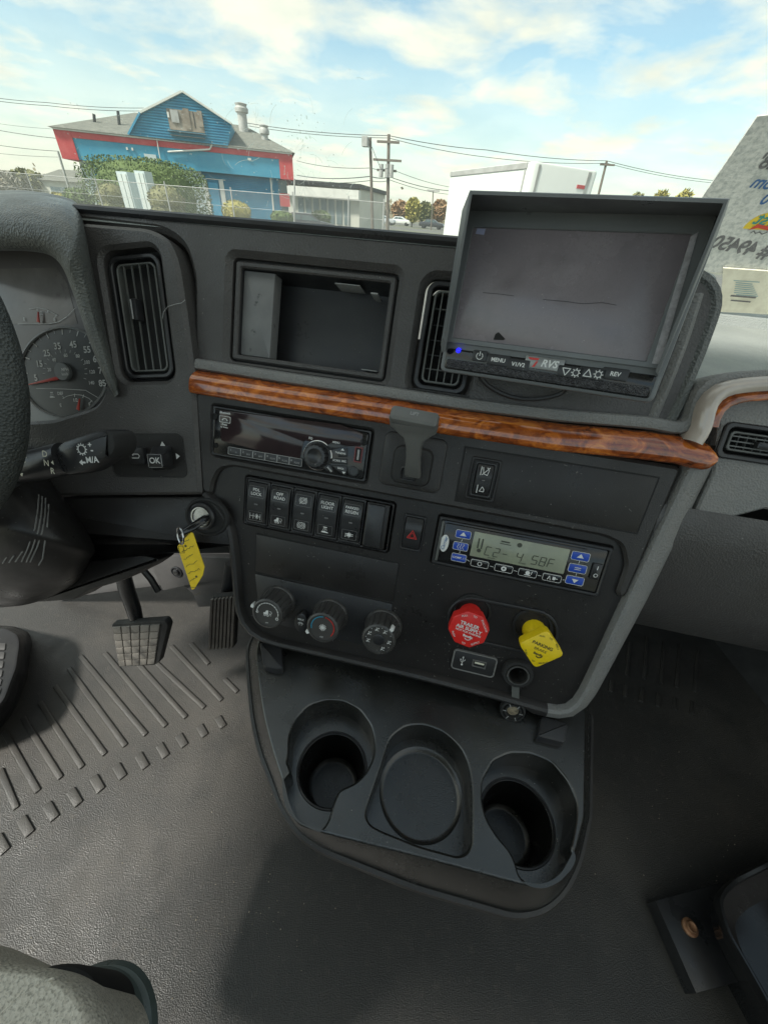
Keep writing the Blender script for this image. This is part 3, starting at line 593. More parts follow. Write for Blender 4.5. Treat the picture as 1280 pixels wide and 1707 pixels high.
# ------------------------------------------------------------------ hand valve lever
LU = lambda x, y, h=0: P0.uv(*Z('z6', x, y), h)
T = thing('trailer_brake_lever', 'grey T shaped lever standing in a square boot right of the stereo', 'lever', P0.P(*lever_o, 0))
a = LU(868, 332); b = LU(1218, 640); cx, cy = lever_o
m = MB(P0); m.rbox(-.0705, .0215, -.0035, .0795, -.002, .0025, .008, .002, 5); m.build('mount_plate', M['dash3'], T)
m = MB(P0); m.rbox(-.0575, .0335, -.0155, .0735, 0, .0125, .009, .005, 6); m.build('boot', M['matte'], T)
m = MB(P0); m.ring(rr(-.0470, .0545, -.0285, .0685, .003), rr(-.0450, .0560, -.0305, .0670, .002), .011, .0145, .001); m.build('boot_collar', M['satin'], T)
hx, hy = P0.uv(690, 700, .055)
st = [(-.0378, .0620, .010), (-.0378, .0560, .020), (-.0385, .0480, .032)]
def pxh(px, py, h): u = P0.uv(px, py, h); return (u[0], u[1], h)
def barrow(pp, w, t):      # cross rows of a flat bar: centre, half width, half thickness
    return [P0.P(pp[0] + sx * w, pp[1] + sy * t * .5, pp[2] + sy * t) for sx, sy in ((-1, -.5), (-.8, -1), (.8, -1), (1, -.5), (1, .5), (.8, 1), (-.8, 1), (-1, .5))]
m = MB(); m.rings([barrow(pxh(688, 792, .012), .0085, .004), barrow(pxh(688, 780, .022), .0080, .004), barrow(pxh(689, 762, .030), .0072, .0038), barrow(pxh(690, 742, .038), .0078, .0038), barrow(pxh(690, 730, .042), .0105, .004), barrow(pxh(690, 716, .046), .0200, .0045), barrow(pxh(690, 706, .049), .0225, .005)], cap0=True, cap1=True); m.build('lever_arm', M['lever'], T)
GT = -30
hp = P0.sub(*P0.uv(690, 699, .050), 2, .050).tilt(GT)
m = MB(hp); m.rbox(-.0225, -.0085, .0225, .0070, -.011, .006, .004, .0035, 5); hd = m.build('lever_grip', M['lever'], T)
m = MB(hp); m.text('LIFT', 0, -.002, .0045, .0063, bold=.02); m.build('lettering', M['greyprint'], hd)
# ------------------------------------------------------------------ rocker switches
bx0, by0, bx1, by1 = bank_uv
m = MB(P0); m.ring(rr(bx0 + .0006, by0 + .0006, bx1 - .0006, by1 - .0006, .003), rr(bx0 + .0025, by0 + .0025, bx1 - .0025, by1 - .0025, .002), HB - .02, HB + .003, .001); m.build('switch_bank_frame', M['satin'], DB)
m = MB(P0); m.poly(rr(bx0, by0, bx1, by1, .002), HB - .018); m.build('switch_bank_back', M['void'], DB)
SWG = 'rocker switches in the bank below the stereo'
def rocker(cx, cy, w, h, hb, label, grp, mt=None, arched=True):
    T = thing('rocker_switch', label, 'switch', P0.P(cx, cy, hb), grp)
    m = MB(P0); m.ring(rr(cx - w / 2, cy - h / 2, cx + w / 2, cy + h / 2, .002), rr(cx - w / 2 + .0022, cy - h / 2 + .0025, cx + w / 2 - .0022, cy + h / 2 - .0025, .0015), hb - .012, hb + .0035, .0008); m.build('bezel', M['satin'], T)
    x0, x1 = cx - w / 2 + .0026, cx + w / 2 - .0026; rows = []
    N = 10
    for i in range(N + 1):
        t = i / N; y = cy - h / 2 + .003 + (h - .006) * t; hh = hb + .0025 + .0042 * math.sin(math.pi * min(1, max(0, t * 1.0))) ** .6 + (.0008 if t < .5 else 0)
        rows.append([P0.P(x0, y, hb - .01), P0.P(x0, y, hh - .0006), P0.P(x0 + .0006, y, hh), P0.P(x1 - .0006, y, hh), P0.P(x1, y, hh - .0006), P0.P(x1, y, hb - .01)])
    m = MB(); m.rings(rows, closed=False); m.build('rocker', mt or M['satin'], T)
    return T
def icon(m, kind, cx, cy, s, h, w=.0005):
    A = lambda *p: [(cx + x * s, cy + y * s) for x, y in p]
    if kind == 'axle':
        for x in (-1, -.35, .35, 1): m.stroke(A((x, -.5), (x, .5)), w, h)
        m.stroke(A((-1, 0), (1, 0)), w, h); m.stroke(A((.1, -.35), (.6, .35)), w, h); m.stroke(A((.1, .35), (.6, -.35)), w, h)
    elif kind in ('tcut', 'tread'):
        m.arc(cx, cy, s * .8, 0, 360, w * 1.4, h); m.arc(cx, cy, s * .45, 0, 360, w, h); m.stroke(A((-.2, .2), (.3, -.2)), w * 1.4, h)
        m.arc(cx, cy, s * 1.1, 130, 230, w, h, 8); m.arc(cx, cy, s * 1.1, -50, 50, w, h, 8)
        if kind == 'tcut': m.stroke(A((-.9, .9), (.9, -.9)), w * 1.5, h)
    elif kind == 'truck':
        m.poly(A((-1, .3), (-1, -.1), (-.6, -.2), (-.3, -.8), (.2, -.8), (.2, .3)), h); m.arc(cx - .6 * s, cy + .5 * s, .22 * s, 0, 360, w * 1.5, h, 8); m.arc(cx + .1 * s, cy + .5 * s, .22 * s, 0, 360, w * 1.5, h, 8); m.arc(cx + .7 * s, cy - .3 * s, .35 * s, -120, 120, w, h, 8); m.stroke(A((.5, -.1), (.9, .5)), w, h)
    elif kind == 'foot':
        m.poly(A((-.9, .7), (-.9, .35), (-.1, .2), (.3, .35), (.9, .5), (.9, .7)), h); m.poly(A((-.5, -.9), (.5, -.9), (.5, -.65), (-.5, -.65)), h)
        for x in (-.5, 0, .5): m.stroke(A((x * .6, -.45), (x, .05)), w, h)
    elif kind == 'regen':
        m.poly(A((-.5, -.45), (.5, -.45), (.5, .45), (-.5, .45)), h)
        for y in (-.25, .15): m.stroke(A((-1, y), (-.6, y)), w * 1.4, h); m.stroke(A((.6, y), (1, y)), w * 1.4, h)
        m.stroke(A((0, -.8), (0, .85)), w, h); m.poly(A((-1.15, .5), (-.8, .3), (-.8, .7)), h)
    elif kind == 'lane':
        m.stroke(A((-1, -1), (-1, 1)), w * 1.5, h); m.stroke(A((-.6, -.9), (-.3, .6), (.6, .9), (.9, -.3), (.4, -.9)), w * 1.3, h); m.stroke(A((-.6, .9), (1, -1)), w * 1.3, h)
    elif kind == 'lane2':
        m.stroke(A((-1, -1), (-1, 1)), w * 1.5, h); m.stroke(A((-.4, .5), (.7, .5), (.7, -.1), (.2, -.7), (-.1, -.1), (-.4, .5)), w * 1.3, h)
def boxed(m, cx, cy, w2, h2, h, t=.00035):
    m.ring(rr(cx - w2, cy - h2, cx + w2, cy + h2, .0012), rr(cx - w2 + t, cy - h2 + t, cx + w2 - t, cy + h2 - t, .001), h - .0002, h)
pitch = (bx1 - bx0 - .006) / 6
specs = [(('PDL', 'LOCK'), 'axle', 'rocker switch reading PDL LOCK, first in the bank'), (('OFF', 'ROAD'), 'truck', 'rocker switch reading OFF ROAD with a truck symbol'), (None, 'tread', 'rocker switch with a struck-out round brake symbol and no words'),
         (('FLOOR', 'LIGHT'), 'foot', 'rocker switch reading FLOOR LIGHT with a lamp and foot symbol'), (('PARKED', 'REGEN'), 'regen', 'rocker switch reading PARKED REGEN beside the blank switch cover')]
for k, (tx, ic, lab) in enumerate(specs):
    cx = bx0 + .003 + pitch * (k + .5); cy = (by0 + by1) / 2; hb = HB
    T = rocker(cx, cy, pitch - .0008, by1 - by0 - .005, hb, lab, SWG)
    m = MB(P0); ht = hb + .0079
    if tx: m.text(tx[0], cx, cy - .0168, .0050 if len(tx[0]) < 6 else .0042, ht, bold=.015); m.text(tx[1], cx, cy - .0118, .0050, ht, bold=.015)
    else: icon(m, 'tcut', cx, cy - .0145, .0042, ht)
    icon(m, ic, cx, cy + .0155, .0045 if ic != 'axle' else .0065, ht - .0003)
    m.build('lettering', M['white'], T)
    m = MB(P0); boxed(m, cx, cy - .0143, .0095, .0068, ht - .0003); boxed(m, cx, cy + .0155, .0088, .0058, ht - .0006); m.build('symbol_border', M['inkgrey'], T)
    m = MB(P0); m.box((cx - .0020, cy + .0002, hb + .006), (cx + .0020, cy + .0016, hb + .0078)); m.build('indicator_lamp', M['inkgrey'], T)
cx = bx0 + .003 + pitch * 5.5; cy = (by0 + by1) / 2
T = thing('switch_blank', 'smooth blank cover filling the last slot of the switch bank', 'switch cover', P0.P(cx, cy, HB))
m = MB(P0); m.rbox(cx - pitch / 2 + .001, by0 + .003, cx + pitch / 2 - .002, by1 - .003, HB - .01, HB + .004, .0015, .001); m.build('surround', M['dash2'], T)
m = MB(P0); m.rbox(cx - pitch / 2 + .0025, by0 + .0045, cx + pitch / 2 - .0065, by1 - .0045, HB + .003, HB + .0068, .002, .001); m.build('cover', M['satin'], T)
# hazard and lane switches
a = P0.uvs([(676, 857), (709, 863), (701, 918), (668, 912)], HB); cx, cy = sum(p[0] for p in a) / 4, sum(p[1] for p in a) / 4
T = rocker(cx, cy, .0245, .042, HB, 'hazard light switch with a red triangle, alone beside the climate display', None)
m = MB(P0)
for s_, w in ((.0062, .0007), (.0036, .0005)):
    m.stroke([(cx + s_ * math.cos(R(q)), cy + .0015 + s_ * math.sin(R(q))) for q in (-90, 30, 150)], w, HB + .0080, closed=True)
m.build('red_triangle', M['redp'], T)
lx, ly = .0386, .0556
m = MB(P0); m.ring(rr(lx - .0155, ly - .0225, lx + .0155, ly + .0225, .003), rr(lx - .0125, ly - .0195, lx + .0125, ly + .0195, .002), .0, .0026, .0008); m.build('switch_surround', M['dash2'], DB)
T = rocker(lx, ly, .0215, .037, .0005, 'small lane symbol switch set in the blank cover under the wood trim', None)
m = MB(P0); icon(m, 'lane', lx, ly - .0095, .0042, .0084, .0005); icon(m, 'lane2', lx - .0005, ly + .0095, .0040, .0084, .0005); m.build('symbols', M['white'], T)
m = MB(P0); m.box((lx - .0015, ly - .0005, .007), (lx + .0015, ly + .0005, .0083)); m.build('indicator_lamp', M['inkgrey'], T)
# ------------------------------------------------------------------ climate display
x0, y0, x1, y1 = carrier_uv
T = thing('climate_display', 'black trailer cooling control with green LCD and blue buttons', 'control unit', P0.P((x0 + x1) / 2, (y0 + y1) / 2, HB))
m = MB(P0); m.ring(rr(x0 + .0005, y0 + .0005, x1 - .0005, y1 - .0005, .002), rr(x0 + .0035, y0 + .0035, x1 - .0035, y1 - .0035, .002), HB - .02, HB + .0065, .001, HB - .01); m.build('mounting_frame', M['satin'], T)
m = MB(P0); m.rbox(x0 + .0035, y0 + .0035, x1 - .0035, y1 - .0035, HB - .02, HB + .0045, .003, .001); m.build('case', M['gloss'], T)
CH = HB + .0062; CU = lambda x, y, h=CH: P0.uv(*Z('z7', x, y), h)
fx0, fy0 = CU(212, 350); fx1, fy1 = CU(820, 560)
m = MB(P0); m.rbox(x0 + .0065, y0 + .006, x1 - .0225, y1 - .006, HB, HB + .0058, .004, .001); m.build('faceplate', M['gloss'], T)
q = [CU(355, 395), CU(732, 462), CU(712, 562), CU(340, 490)]; lx0 = (q[0][0] + q[3][0]) / 2; lx1 = (q[1][0] + q[2][0]) / 2; ly0 = (q[0][1] + q[1][1]) / 2; ly1 = (q[2][1] + q[3][1]) / 2
m = MB(P0); m.rbox(lx0, ly0, lx1, ly1, HB + .004, HB + .0064, .001, .0002); ld = m.build('lcd_screen', M['lcd'], T)
m = MB(P0); hs = HB + .0067; lw, lh = lx1 - lx0, ly1 - ly0
SEG = {'0': 'abcdef', '2': 'abged', '4': 'fgbc', '5': 'afgcd', '8': 'abcdefg', 'F': 'aefg', 'C': 'adef', '-': 'g'}
def seg(m, ch, x, y, w, h, t=.0009):
    sh = -.12 * h; P_ = {'a': ((0, 0), (1, 0)), 'b': ((1, 0), (1, .5)), 'c': ((1, .5), (1, 1)), 'd': ((0, 1), (1, 1)), 'e': ((0, .5), (0, 1)), 'f': ((0, 0), (0, .5)), 'g': ((0, .5), (1, .5))}
    for s_ in SEG[ch]:
        (a0, b0), (a1, b1) = P_[s_]; k = .1
        aa, bb = (a0 + (a1 - a0) * k, b0 + (b1 - b0) * k), (a1 - (a1 - a0) * k, b1 - (b1 - b0) * k)
        m.stroke([(x + aa[0] * w + sh * (aa[1] - .5), y + aa[1] * h), (x + bb[0] * w + sh * (bb[1] - .5), y + bb[1] * h)], t, hs)
for ch, fx in (('C', .155), ('2', .245), ('-', .335), ('4', .49), ('5', .65), ('8', .735), ('F', .82)): seg(m, ch, lx0 + lw * fx, ly0 + lh * .50, lw * .055, lh * .34)
m.text('HIGHER', lx0 + lw * .23, ly0 + lh * .93, .0022, hs); m.text('POWER', lx0 + lw * .56, ly0 + lh * .90, .0022, hs)
for k in (0, 1): m.stroke([(lx0 + lw * (.065 + .04 * k), ly0 + lh * .25), (lx0 + lw * (.065 + .04 * k), ly0 + lh * .62)], .0015, hs)
m.poly(circ(lx0 + lw * .085, ly0 + lh * .72, .0022, 12), hs); m.stroke([(lx0 + lw * .30, ly0 + lh * .18), (lx0 + lw * .38, ly0 + lh * .18)], .0016, hs); m.stroke([(lx0 + lw * .29, ly0 + lh * .27), (lx0 + lw * .40, ly0 + lh * .27)], .0009, hs)
m.build('lcd_digits', M['lcdink'], ld)
m = MB(P0); c_ = (lx0 + lw * .49, ly0 + lh * .20); m.poly(circ(*c_, .0026, 16), hs); m.build('lcd_fan_symbol', M['lcdink'], ld)
def cbtn(x, y, w, h, mt, fn):
    c = CU(x, y); m = MB(P0); m.prism(roundpoly([(c[0] - w * .5, c[1] - h * .42), (c[0] + w * .5, c[1] - h * .5), (c[0] + w * .5, c[1] + h * .42), (c[0] - w * .5, c[1] + h * .5)], .0015), HB + .004, HB + .0066, .0003); b = m.build('button', mt, T)
    m = MB(P0); o_ = rr(c[0] - w * .52, c[1] - h * .52, c[0] + w * .52, c[1] + h * .52, .0018); m.ring(o_, inset(o_, .00035), HB + .0058, HB + .0068); fn(m, c[0], c[1]); m.build('symbol', M['white'], b)
hh = HB + .0070
def tri(up):
    def f(m, x, y): s = .0028 * (-1 if up else 1); m.poly([(x - .0035, y - s * .6), (x + .0035, y - s * .6), (x, y + s)], hh)
    return f
def heat(m, x, y):
    for k in (-1, 0, 1): m.stroke([(x + k * .0028 + .0008 * math.sin(i * 1.3), y - .003 + i * .001) for i in range(7)], .0006, hh)
def eq(m, x, y): m.stroke([(x - .003, y - .0010), (x + .003, y - .0010)], .0007, hh); m.stroke([(x - .003, y + .0010), (x + .003, y + .0010)], .0007, hh)
cbtn(313, 405, .0158, .0088, M['blue'], tri(True)); cbtn(302, 452, .0158, .0088, M['blue'], heat); cbtn(295, 497, .0158, .0088, M['blue'], lambda m, x, y: m.text('COMP. / I', x, y, .0034, hh, bold=.02))
cbtn(775, 492, .0175, .0092, M['blue'], tri(True)); cbtn(763, 540, .0175, .0092, M['blue'], eq); cbtn(752, 587, .0175, .0092, M['blue'], tri(False))
def fan(m, x, y): m.arc(x, y, .0021, 0, 360, .0009, hh, 12)
def disc(m, x, y): m.ring(circ(x, y, .0028, 16), circ(x, y, .0011, 16), HB + .006, hh)
def alarm(m, x, y): m.poly(circ(x, y - .0005, .0024, 10), hh); m.stroke([(x - .003, y + .002), (x + .003, y + .002)], .0008, hh); m.stroke([(x + .0042, y - .0025), (x + .0038, y + .0005)], .0007, hh)
def plug(m, x, y): m.stroke([(x - .0045, y + .002), (x - .003, y - .002), (x - .0015, y + .002)], .0008, hh); m.poly(rr(x + .0005, y - .0018, x + .0035, y + .0018, .0008), hh); m.stroke([(x + .0035, y), (x + .0055, y)], .0009, hh)
for x, y, fn in ((377, 521, fan), (472, 540, disc), (566, 558, alarm), (662, 577, plug)): cbtn(x, y, .0185, .0078, M['gloss'], fn)
m = MB(P0)
for (xa, ya), (xb, yb) in (((310, 424), (305, 433)), ((300, 470), (298, 479)), ((327, 505), (337, 511)), ((418, 530), (430, 533)), ((513, 548), (524, 551)), ((607, 567), (619, 569)), ((705, 584), (717, 586)), ((771, 511), (768, 521)), ((760, 559), (757, 568))): m.stroke([CU(xa, ya), CU(xb, yb)], .0005, HB + .0062)
m.build('link_lines', M['white'], T)
c = CU(238, 440); m = MB(P0); m.prism(circ(c[0], c[1], .0048, 24, ry=.0100), HB + .005, HB + .0064, .0003); bd = m.build('maker_badge', M['white'], T)
m = MB(P0); m.text('Carrier', c[0], c[1], .0052, HB + .0067, deg=-80, shear=.3, bold=.01); m.build('lettering', M['inkblue'], bd)
c = CU(217, 430, HB + .006); m = MB(P0); m.rbox(x0 + .0035, y0 + .0045, x0 + .0065, y1 - .0045, HB, HB + .0072, .001, .001); m.build('end_strip', M['slat'], T)
c = CU(838, 553); m = MB(P0); m.rbox(c[0] - .0048, c[1] - .0090, c[0] + .0048, c[1] + .0090, HB, HB + .0066, .001, .001); pb = m.build('power_switch', M['satin'], T)
m = MB(P0); m.stroke([(c[0], c[1] - .0062), (c[0], c[1] - .0026)], .0008, HB + .0070); m.arc(c[0], c[1] + .004, .0018, 0, 360, .0008, HB + .0070, 12); m.build('symbol', M['white'], pb)
# ------------------------------------------------------------------ heater controls
T = thing('heater_control_panel', 'heater control panel with three fluted knobs at the bottom left', 'heater controls', P0.P(-.115, .25, HB))
m = MB(P0); hp_ = [(-.2115, .2215), (-.0330, .2210), (-.0310, .2865), (-.200, .2860)]; m.prism(inset(hp_, .0007), HB - .002, HB + .0016, .0006); m.build('panel', M['satin'], T)
HU = lambda x, y, h: P0.uv(*Z('z8', x, y), h)
KH = .034
for k, (x, y) in enumerate(((197, 378), (478, 450), (763, 510))):
    tipc = HU(x, y, HB + KH); r = .0198
    cx, cy = tipc
    m = MB(P0); m.lathe(cx, cy, [(r + .0030, HB), (r + .0028, HB + .004), (r + .0018, HB + .0055), (r + .0012, HB + .006), (r - .0006, HB + KH - .012), (r + .0002, HB + KH - .004), (r - .0008, HB + KH - .0015), (r - .003, HB + KH - .0005), (r - .0035, HB + KH - .0022), (0, HB + KH - .0022)], 108, flute=18, fl_amp=.0015, fl_rng=(4, 5)); kb = m.build('knob', M['knob'], T)
    m = MB(P0); hz_ = HB + KH - .0019; a0 = {0: -165, 1: 150, 2: -50}[k]
    ang = R(a0); hx_ = cx + (r + .0006) * math.cos(ang); hy_ = cy + (r + .0006) * math.sin(ang)
    ps = P0.sub(hx_, hy_, a0); m2 = MB(ps); m2.rbox(-.0022, -.0022, .0020, .0022, HB + KH - .0095, HB + KH - .001, .001, .0008); m2.build('pointer', M['white'], kb)
    if k == 0:
        m.arc(cx, cy, .0135, -185, 5, .0011, hz_, 24); m.arc(cx - .013, cy + .0005, .0014, 0, 360, .0006, hz_, 10)
        icon(m, 'truck', cx, cy, .005, hz_, .0006); m.arc(cx + .0125, cy + .0045, .0015, 0, 360, .0012, hz_, 8); m.text('OFF', cx, cy + .0125, .0022, hz_)
        m.build('dial_print', M['white'], kb)
        m = MB(P0)
        for i in range(13): a_ = R(-178 + i * 15); m.stroke([(cx + .0126 * math.cos(a_), cy + .0126 * math.sin(a_)), (cx + .0144 * math.cos(a_), cy + .0144 * math.sin(a_))], .0004, hz_ + .0001)
        m.build('scale_gaps', M['gloss'], kb)
    elif k == 1:
        for i in range(6): a_ = R(i * 30); m.stroke([(cx - .0040 * math.cos(a_), cy - .0040 * math.sin(a_)), (cx + .0040 * math.cos(a_), cy + .0040 * math.sin(a_))], .0008, hz_)
        m.text('A/C', cx, cy + .0125, .0026, hz_); m.build('dial_print', M['white'], kb)
        for nm, a1, a2, mt in (('cold_scale', 165, 268, M['bluep']), ('hot_scale', -80, 40, M['redp'])):
            m = MB(P0); nseg = 7
            for i in range(nseg): b0 = a1 + (a2 - a1) * i / nseg; m.arc(cx, cy, .0138, b0, b0 + (a2 - a1) / nseg * .8, .0012, hz_, 3)
            m.build(nm, mt, kb)
    else:
        for i, a_ in enumerate((160, 205, 255, 300, 5, 60)):
            ix, iy = cx + .0125 * math.cos(R(a_)), cy + .0125 * math.sin(R(a_))
            m.stroke([(ix - .0018, iy + .0018), (ix, iy), (ix - .0010, iy - .0020)], .0008, hz_); m.poly(circ(ix + .0014, iy - .0016, .0008, 8), hz_); m.stroke([(ix - .0020, iy + .0005), (ix + .002, iy + .0018)], .0005, hz_)
        for a_ in (180, 230, 278, 330, 30): m.poly(circ(cx + .0150 * math.cos(R(a_)), cy + .0150 * math.sin(R(a_)), .0005, 8), hz_)
        m.build('dial_print', M['white'], kb)
        m = MB(P0); m.lathe(cx, cy, [(.0068, HB + KH - .003), (.0068, HB + KH - .0012), (.006, HB + KH - .0008), (0, HB + KH - .0008)], 24); m.build('knob_centre', M['satin'], kb)
c = HU(368, 425, HB + .012); m = MB(P0); m.prism(circ(c[0], c[1], .0085, 24, ry=.0135), HB, HB + .011, .002); b = m.build('defrost_button', M['satin'], T)
m = MB(P0); m.text('MAX', c[0], c[1] - .0050, .0038, HB + .0113, bold=.02); m.arc(c[0], c[1] + .002, .0034, 200, 340, .0006, HB + .0113, 8); m.stroke([(c[0] - .0028, c[1]), (c[0] + .0028, c[1])], .0006, HB + .0113); m.stroke([(c[0] - .0015, c[1] - .001), (c[0] - .0015, c[1] + .003)], .0006, HB + .0113); m.stroke([(c[0] + .0015, c[1] - .001), (c[0] + .0015, c[1] + .003)], .0006, HB + .0113); m.build('lettering', M['white'], b)
# ------------------------------------------------------------------ air valves
m = MB(P0); vp = []; A_, B_ = P0.uv(786, 1031, HB), P0.uv(886, 1052, HB); rv = .026
aa = math.atan2(B_[1] - A_[1], B_[0] - A_[0])
vp = [(B_[0] + rv * math.cos(aa - R(90) + R(180) * i / 14), B_[1] + rv * math.sin(aa - R(90) + R(180) * i / 14)) for i in range(15)] + [(A_[0] + rv * math.cos(aa + R(90) + R(180) * i / 14), A_[1] + rv * math.sin(aa + R(90) + R(180) * i / 14)) for i in range(15)]
m.ring(inset(vp, -.002), inset(vp, .0015), HB - .001, HB + .0035, .001); m.build('valve_plate_rim', M['satin'], DB)
m = MB(P0); m.prism(inset(vp, .0015), HB - .002, HB + .0008, 0); m.build('valve_plate', M['dash2'], DB)
def ngon(n, r, rot, rnd, sq=1.0): return roundpoly([(r * math.cos(R(rot + 360 * i / n)), r * math.sin(R(rot + 360 * i / n)) * sq) for i in range(n)], rnd, 5)
def rim_text(m, words, r, hh_, sz_):
    for t, a, flip in words:
        m.text(t, r * math.cos(R(a)), r * math.sin(R(a)), sz_, hh_, deg=a + 90 if not flip else a - 90, bold=.01)
for nm, lab, cpx, poly_, mt, roots in (('trailer_air_valve', 'red octagonal pull knob reading TRAILER AIR SUPPLY', (781, 1050), ngon(8, .0222, 32, .0016), M['red'], (787, 1025)), ('parking_brake_valve', 'yellow square pull knob reading PARKING BRAKE', (902, 1083), ngon(4, .0240, 2, .0055), M['yellow'], (889, 1050))):
    KHV = .031; c = P0.uv(*cpx, HB + KHV); root = P0.uv(*roots, HB + .01)
    T = thing(nm, lab, 'valve knob', P0.P(*root, HB))
    m = MB(P0); m.lathe(*root, [(.0215, HB + .0008), (.0215, HB + .002), (.019, HB + .003), (.0165, HB - .003), (.0, HB - .003)], 32); m.build('socket', M['void'], T)
    m = MB(); pp_ = [P0.P(*root, HB - .002), P0.P(*root, HB + .010)]; e_ = P0.P(c[0], c[1], HB + KHV - .0125)
    rb = (root[0] * .55 + c[0] * .45, root[1] * .55 + c[1] * .45); m.tube([P0.P(*rb, HB - .002), P0.P(rb[0] * .8 + c[0] * .2, rb[1] * .8 + c[1] * .2, HB + .008), P0.P(root[0] * .35 + c[0] * .65, root[1] * .35 + c[1] * .65, HB + .013), e_], [.0130, .0125, .0110, .0100], 20); m.build('stem', mt, T)
    fr = Frame(P0.P(*c, HB + KHV - .006), P0.ex, P0.ey)
    m = MB(fr); m.prism(poly_, -.006, .006, .0015, bottom=True); kb = m.build('knob_face', mt, T)
    m = MB(fr.sub(0, 0, 0)); hh_ = .0063; KS = .84 if nm[0] == 't' else .78; m.text = (lambda tx, x, y, s_, h_, _m=m, **k: MB.text(_m, tx, x * KS, y * KS, s_ * KS, h_, **k)); m.arc = (lambda cx, cy, r, a0, a1, w, h, n=8, _m=m: MB.arc(_m, cx * KS, cy * KS, r * KS, a0, a1, w * KS, h, n))
    if nm[0] == 't':
        m.text('TRAILER', 0, -.0070, .0066, hh_, deg=8, bold=.03); m.text('AIR SUPPLY', 0, -.0010, .0066, hh_, deg=8, bold=.03); m.text('NOT FOR PARKING', 0, .0040, .0038, hh_, deg=8, bold=.02)
        m.text('Bendix', .0005, .0095, .0046, hh_, deg=8, bold=.05); m.arc(.001, .0105, .004, 20, 150, .0012, hh_, 8)
        rim_text(m, (('PULL', -115, 0), ('TO', -78, 0), ('EVACUATE', -30, 0), ('PUSH', 150, 1), ('TO', 98, 1), ('SUPPLY', 55, 1)), .0205, hh_, .0036)
        m.build('lettering', M['white'], kb)
    else:
        m.text('PARKING', 0, -.0062, .0068, hh_, deg=12, bold=.02); m.text('BRAKE', -.0012, .0010, .0058, hh_, deg=12, bold=.0)
        m.text('Bendix', -.0025, .0078, .0048, hh_, deg=12, bold=.04); m.arc(-.001, .0088, .004, 20, 150, .0014, hh_, 8)
        rim_text(m, (('PULL', -100, 0), ('TO', -68, 0), ('APPLY', -28, 0), ('PUSH', 155, 1), ('TO', 108, 1), ('RELEASE', 70, 1)), .0205, hh_, .0034)
        m.build('lettering', M['ink'], kb)
# ------------------------------------------------------------------ usb port, 12 V socket
ux0, uy0, ux1, uy1 = .0490, .2612, .0990, .2870; US = P0.sub((ux0 + ux1) / 2, (uy0 + uy1) / 2, 0)
T = thing('usb_port', 'small framed USB port panel below the red knob', 'USB port', P0.P((ux0 + ux1) / 2, (uy0 + uy1) / 2, HB))
m = MB(P0); m.rbox(ux0, uy0, ux1, uy1, HB - .001, HB + .0022, .004, .0008); m.build('surround', M['satin'], T)
m = MB(P0); o_ = rr(ux0, uy0, ux1, uy1, .004); m.ring(inset(o_, -.0006), inset(o_, .0010), HB, HB + .0030, .0004); m.build('bright_edge', M['dashgrey'], T)
cu = ((ux0 + ux1) / 2 + .006, (uy0 + uy1) / 2 - .0005); m = MB(P0); m.ring(rr(cu[0] - .0082, cu[1] - .0048, cu[0] + .0082, cu[1] + .0048, .0008), rr(cu[0] - .0066, cu[1] - .0032, cu[0] + .0066, cu[1] + .0032, .0004), HB + .001, HB + .0028, .0003); m.build('port_frame', M['steel'], T)
m = MB(P0); m.box((cu[0] - .0066, cu[1] - .0032, HB + .002), (cu[0] + .0066, cu[1] + .0032, HB + .0024)); m.build('port_opening', M['void'], T)
m = MB(P0); m.box((cu[0] - .0055, cu[1] - .0024, HB + .0024), (cu[0] + .0055, cu[1] - .0002, HB + .0027)); m.build('port_tongue', M['cream'], T)
m = MB(P0); ix, iy = ux0 + .0115, (uy0 + uy1) / 2; hq = HB + .0024; m.stroke([(ix, iy + .005), (ix, iy - .005)], .0006, hq); m.poly([(ix - .0012, iy - .004), (ix, iy - .0065), (ix + .0012, iy - .004)], hq); m.poly(circ(ix, iy + .005, .0013, 10), hq); m.stroke([(ix, iy + .0025), (ix - .0024, iy + .0005), (ix - .0024, iy - .001)], .0006, hq); m.stroke([(ix, iy + .0012), (ix + .0024, iy - .001), (ix + .0024, iy - .0022)], .0006, hq); m.poly(circ(ix - .0024, iy - .0015, .0009, 8), hq); m.build('symbol', M['white'], T)
c = P0.uv(863, 1125, HB + .006); T = thing('power_socket', 'round open power socket with its dusty rubber cap hanging below', 'power socket', P0.P(*c, HB))
m = MB(P0); m.lathe(*c, [(.0182, HB - .002), (.0180, HB + .004), (.0165, HB + .0065), (.0132, HB + .0066), (.0128, HB + .0050)], 36, cap1=False); m.build('rubber_rim', M['matte'], T)
m = MB(P0); m.lathe(*c, [(.0128, HB + .0045), (.0126, HB + .0078), (.0106, HB + .0078), (.0100, HB + .004)], 36, cap1=False); m.build('metal_ring', M['steel'], T)
m = MB(P0); m.lathe(*c, [(.0099, HB + .0062), (.0097, HB - .02), (.0095, HB - .035), (0, HB - .036)], 28); m.build('barrel', mat('socket_barrel', (.07, .068, .065), .45, .4, var=(60, (.02, .02, .02), .4, .7)), T)
cc2 = P0.uv(855, 1188, HB + .010); m = MB(P0); m.sweep([(c[0] + .0005, c[1] + .013), (cc2[0] + .0015, cc2[1] - .008)], [(-.0042, HB + .002), (-.0042, HB + .0045), (.0042, HB + .0045), (.0042, HB + .002)]); m.build('cap_strap', M['slat'], T)
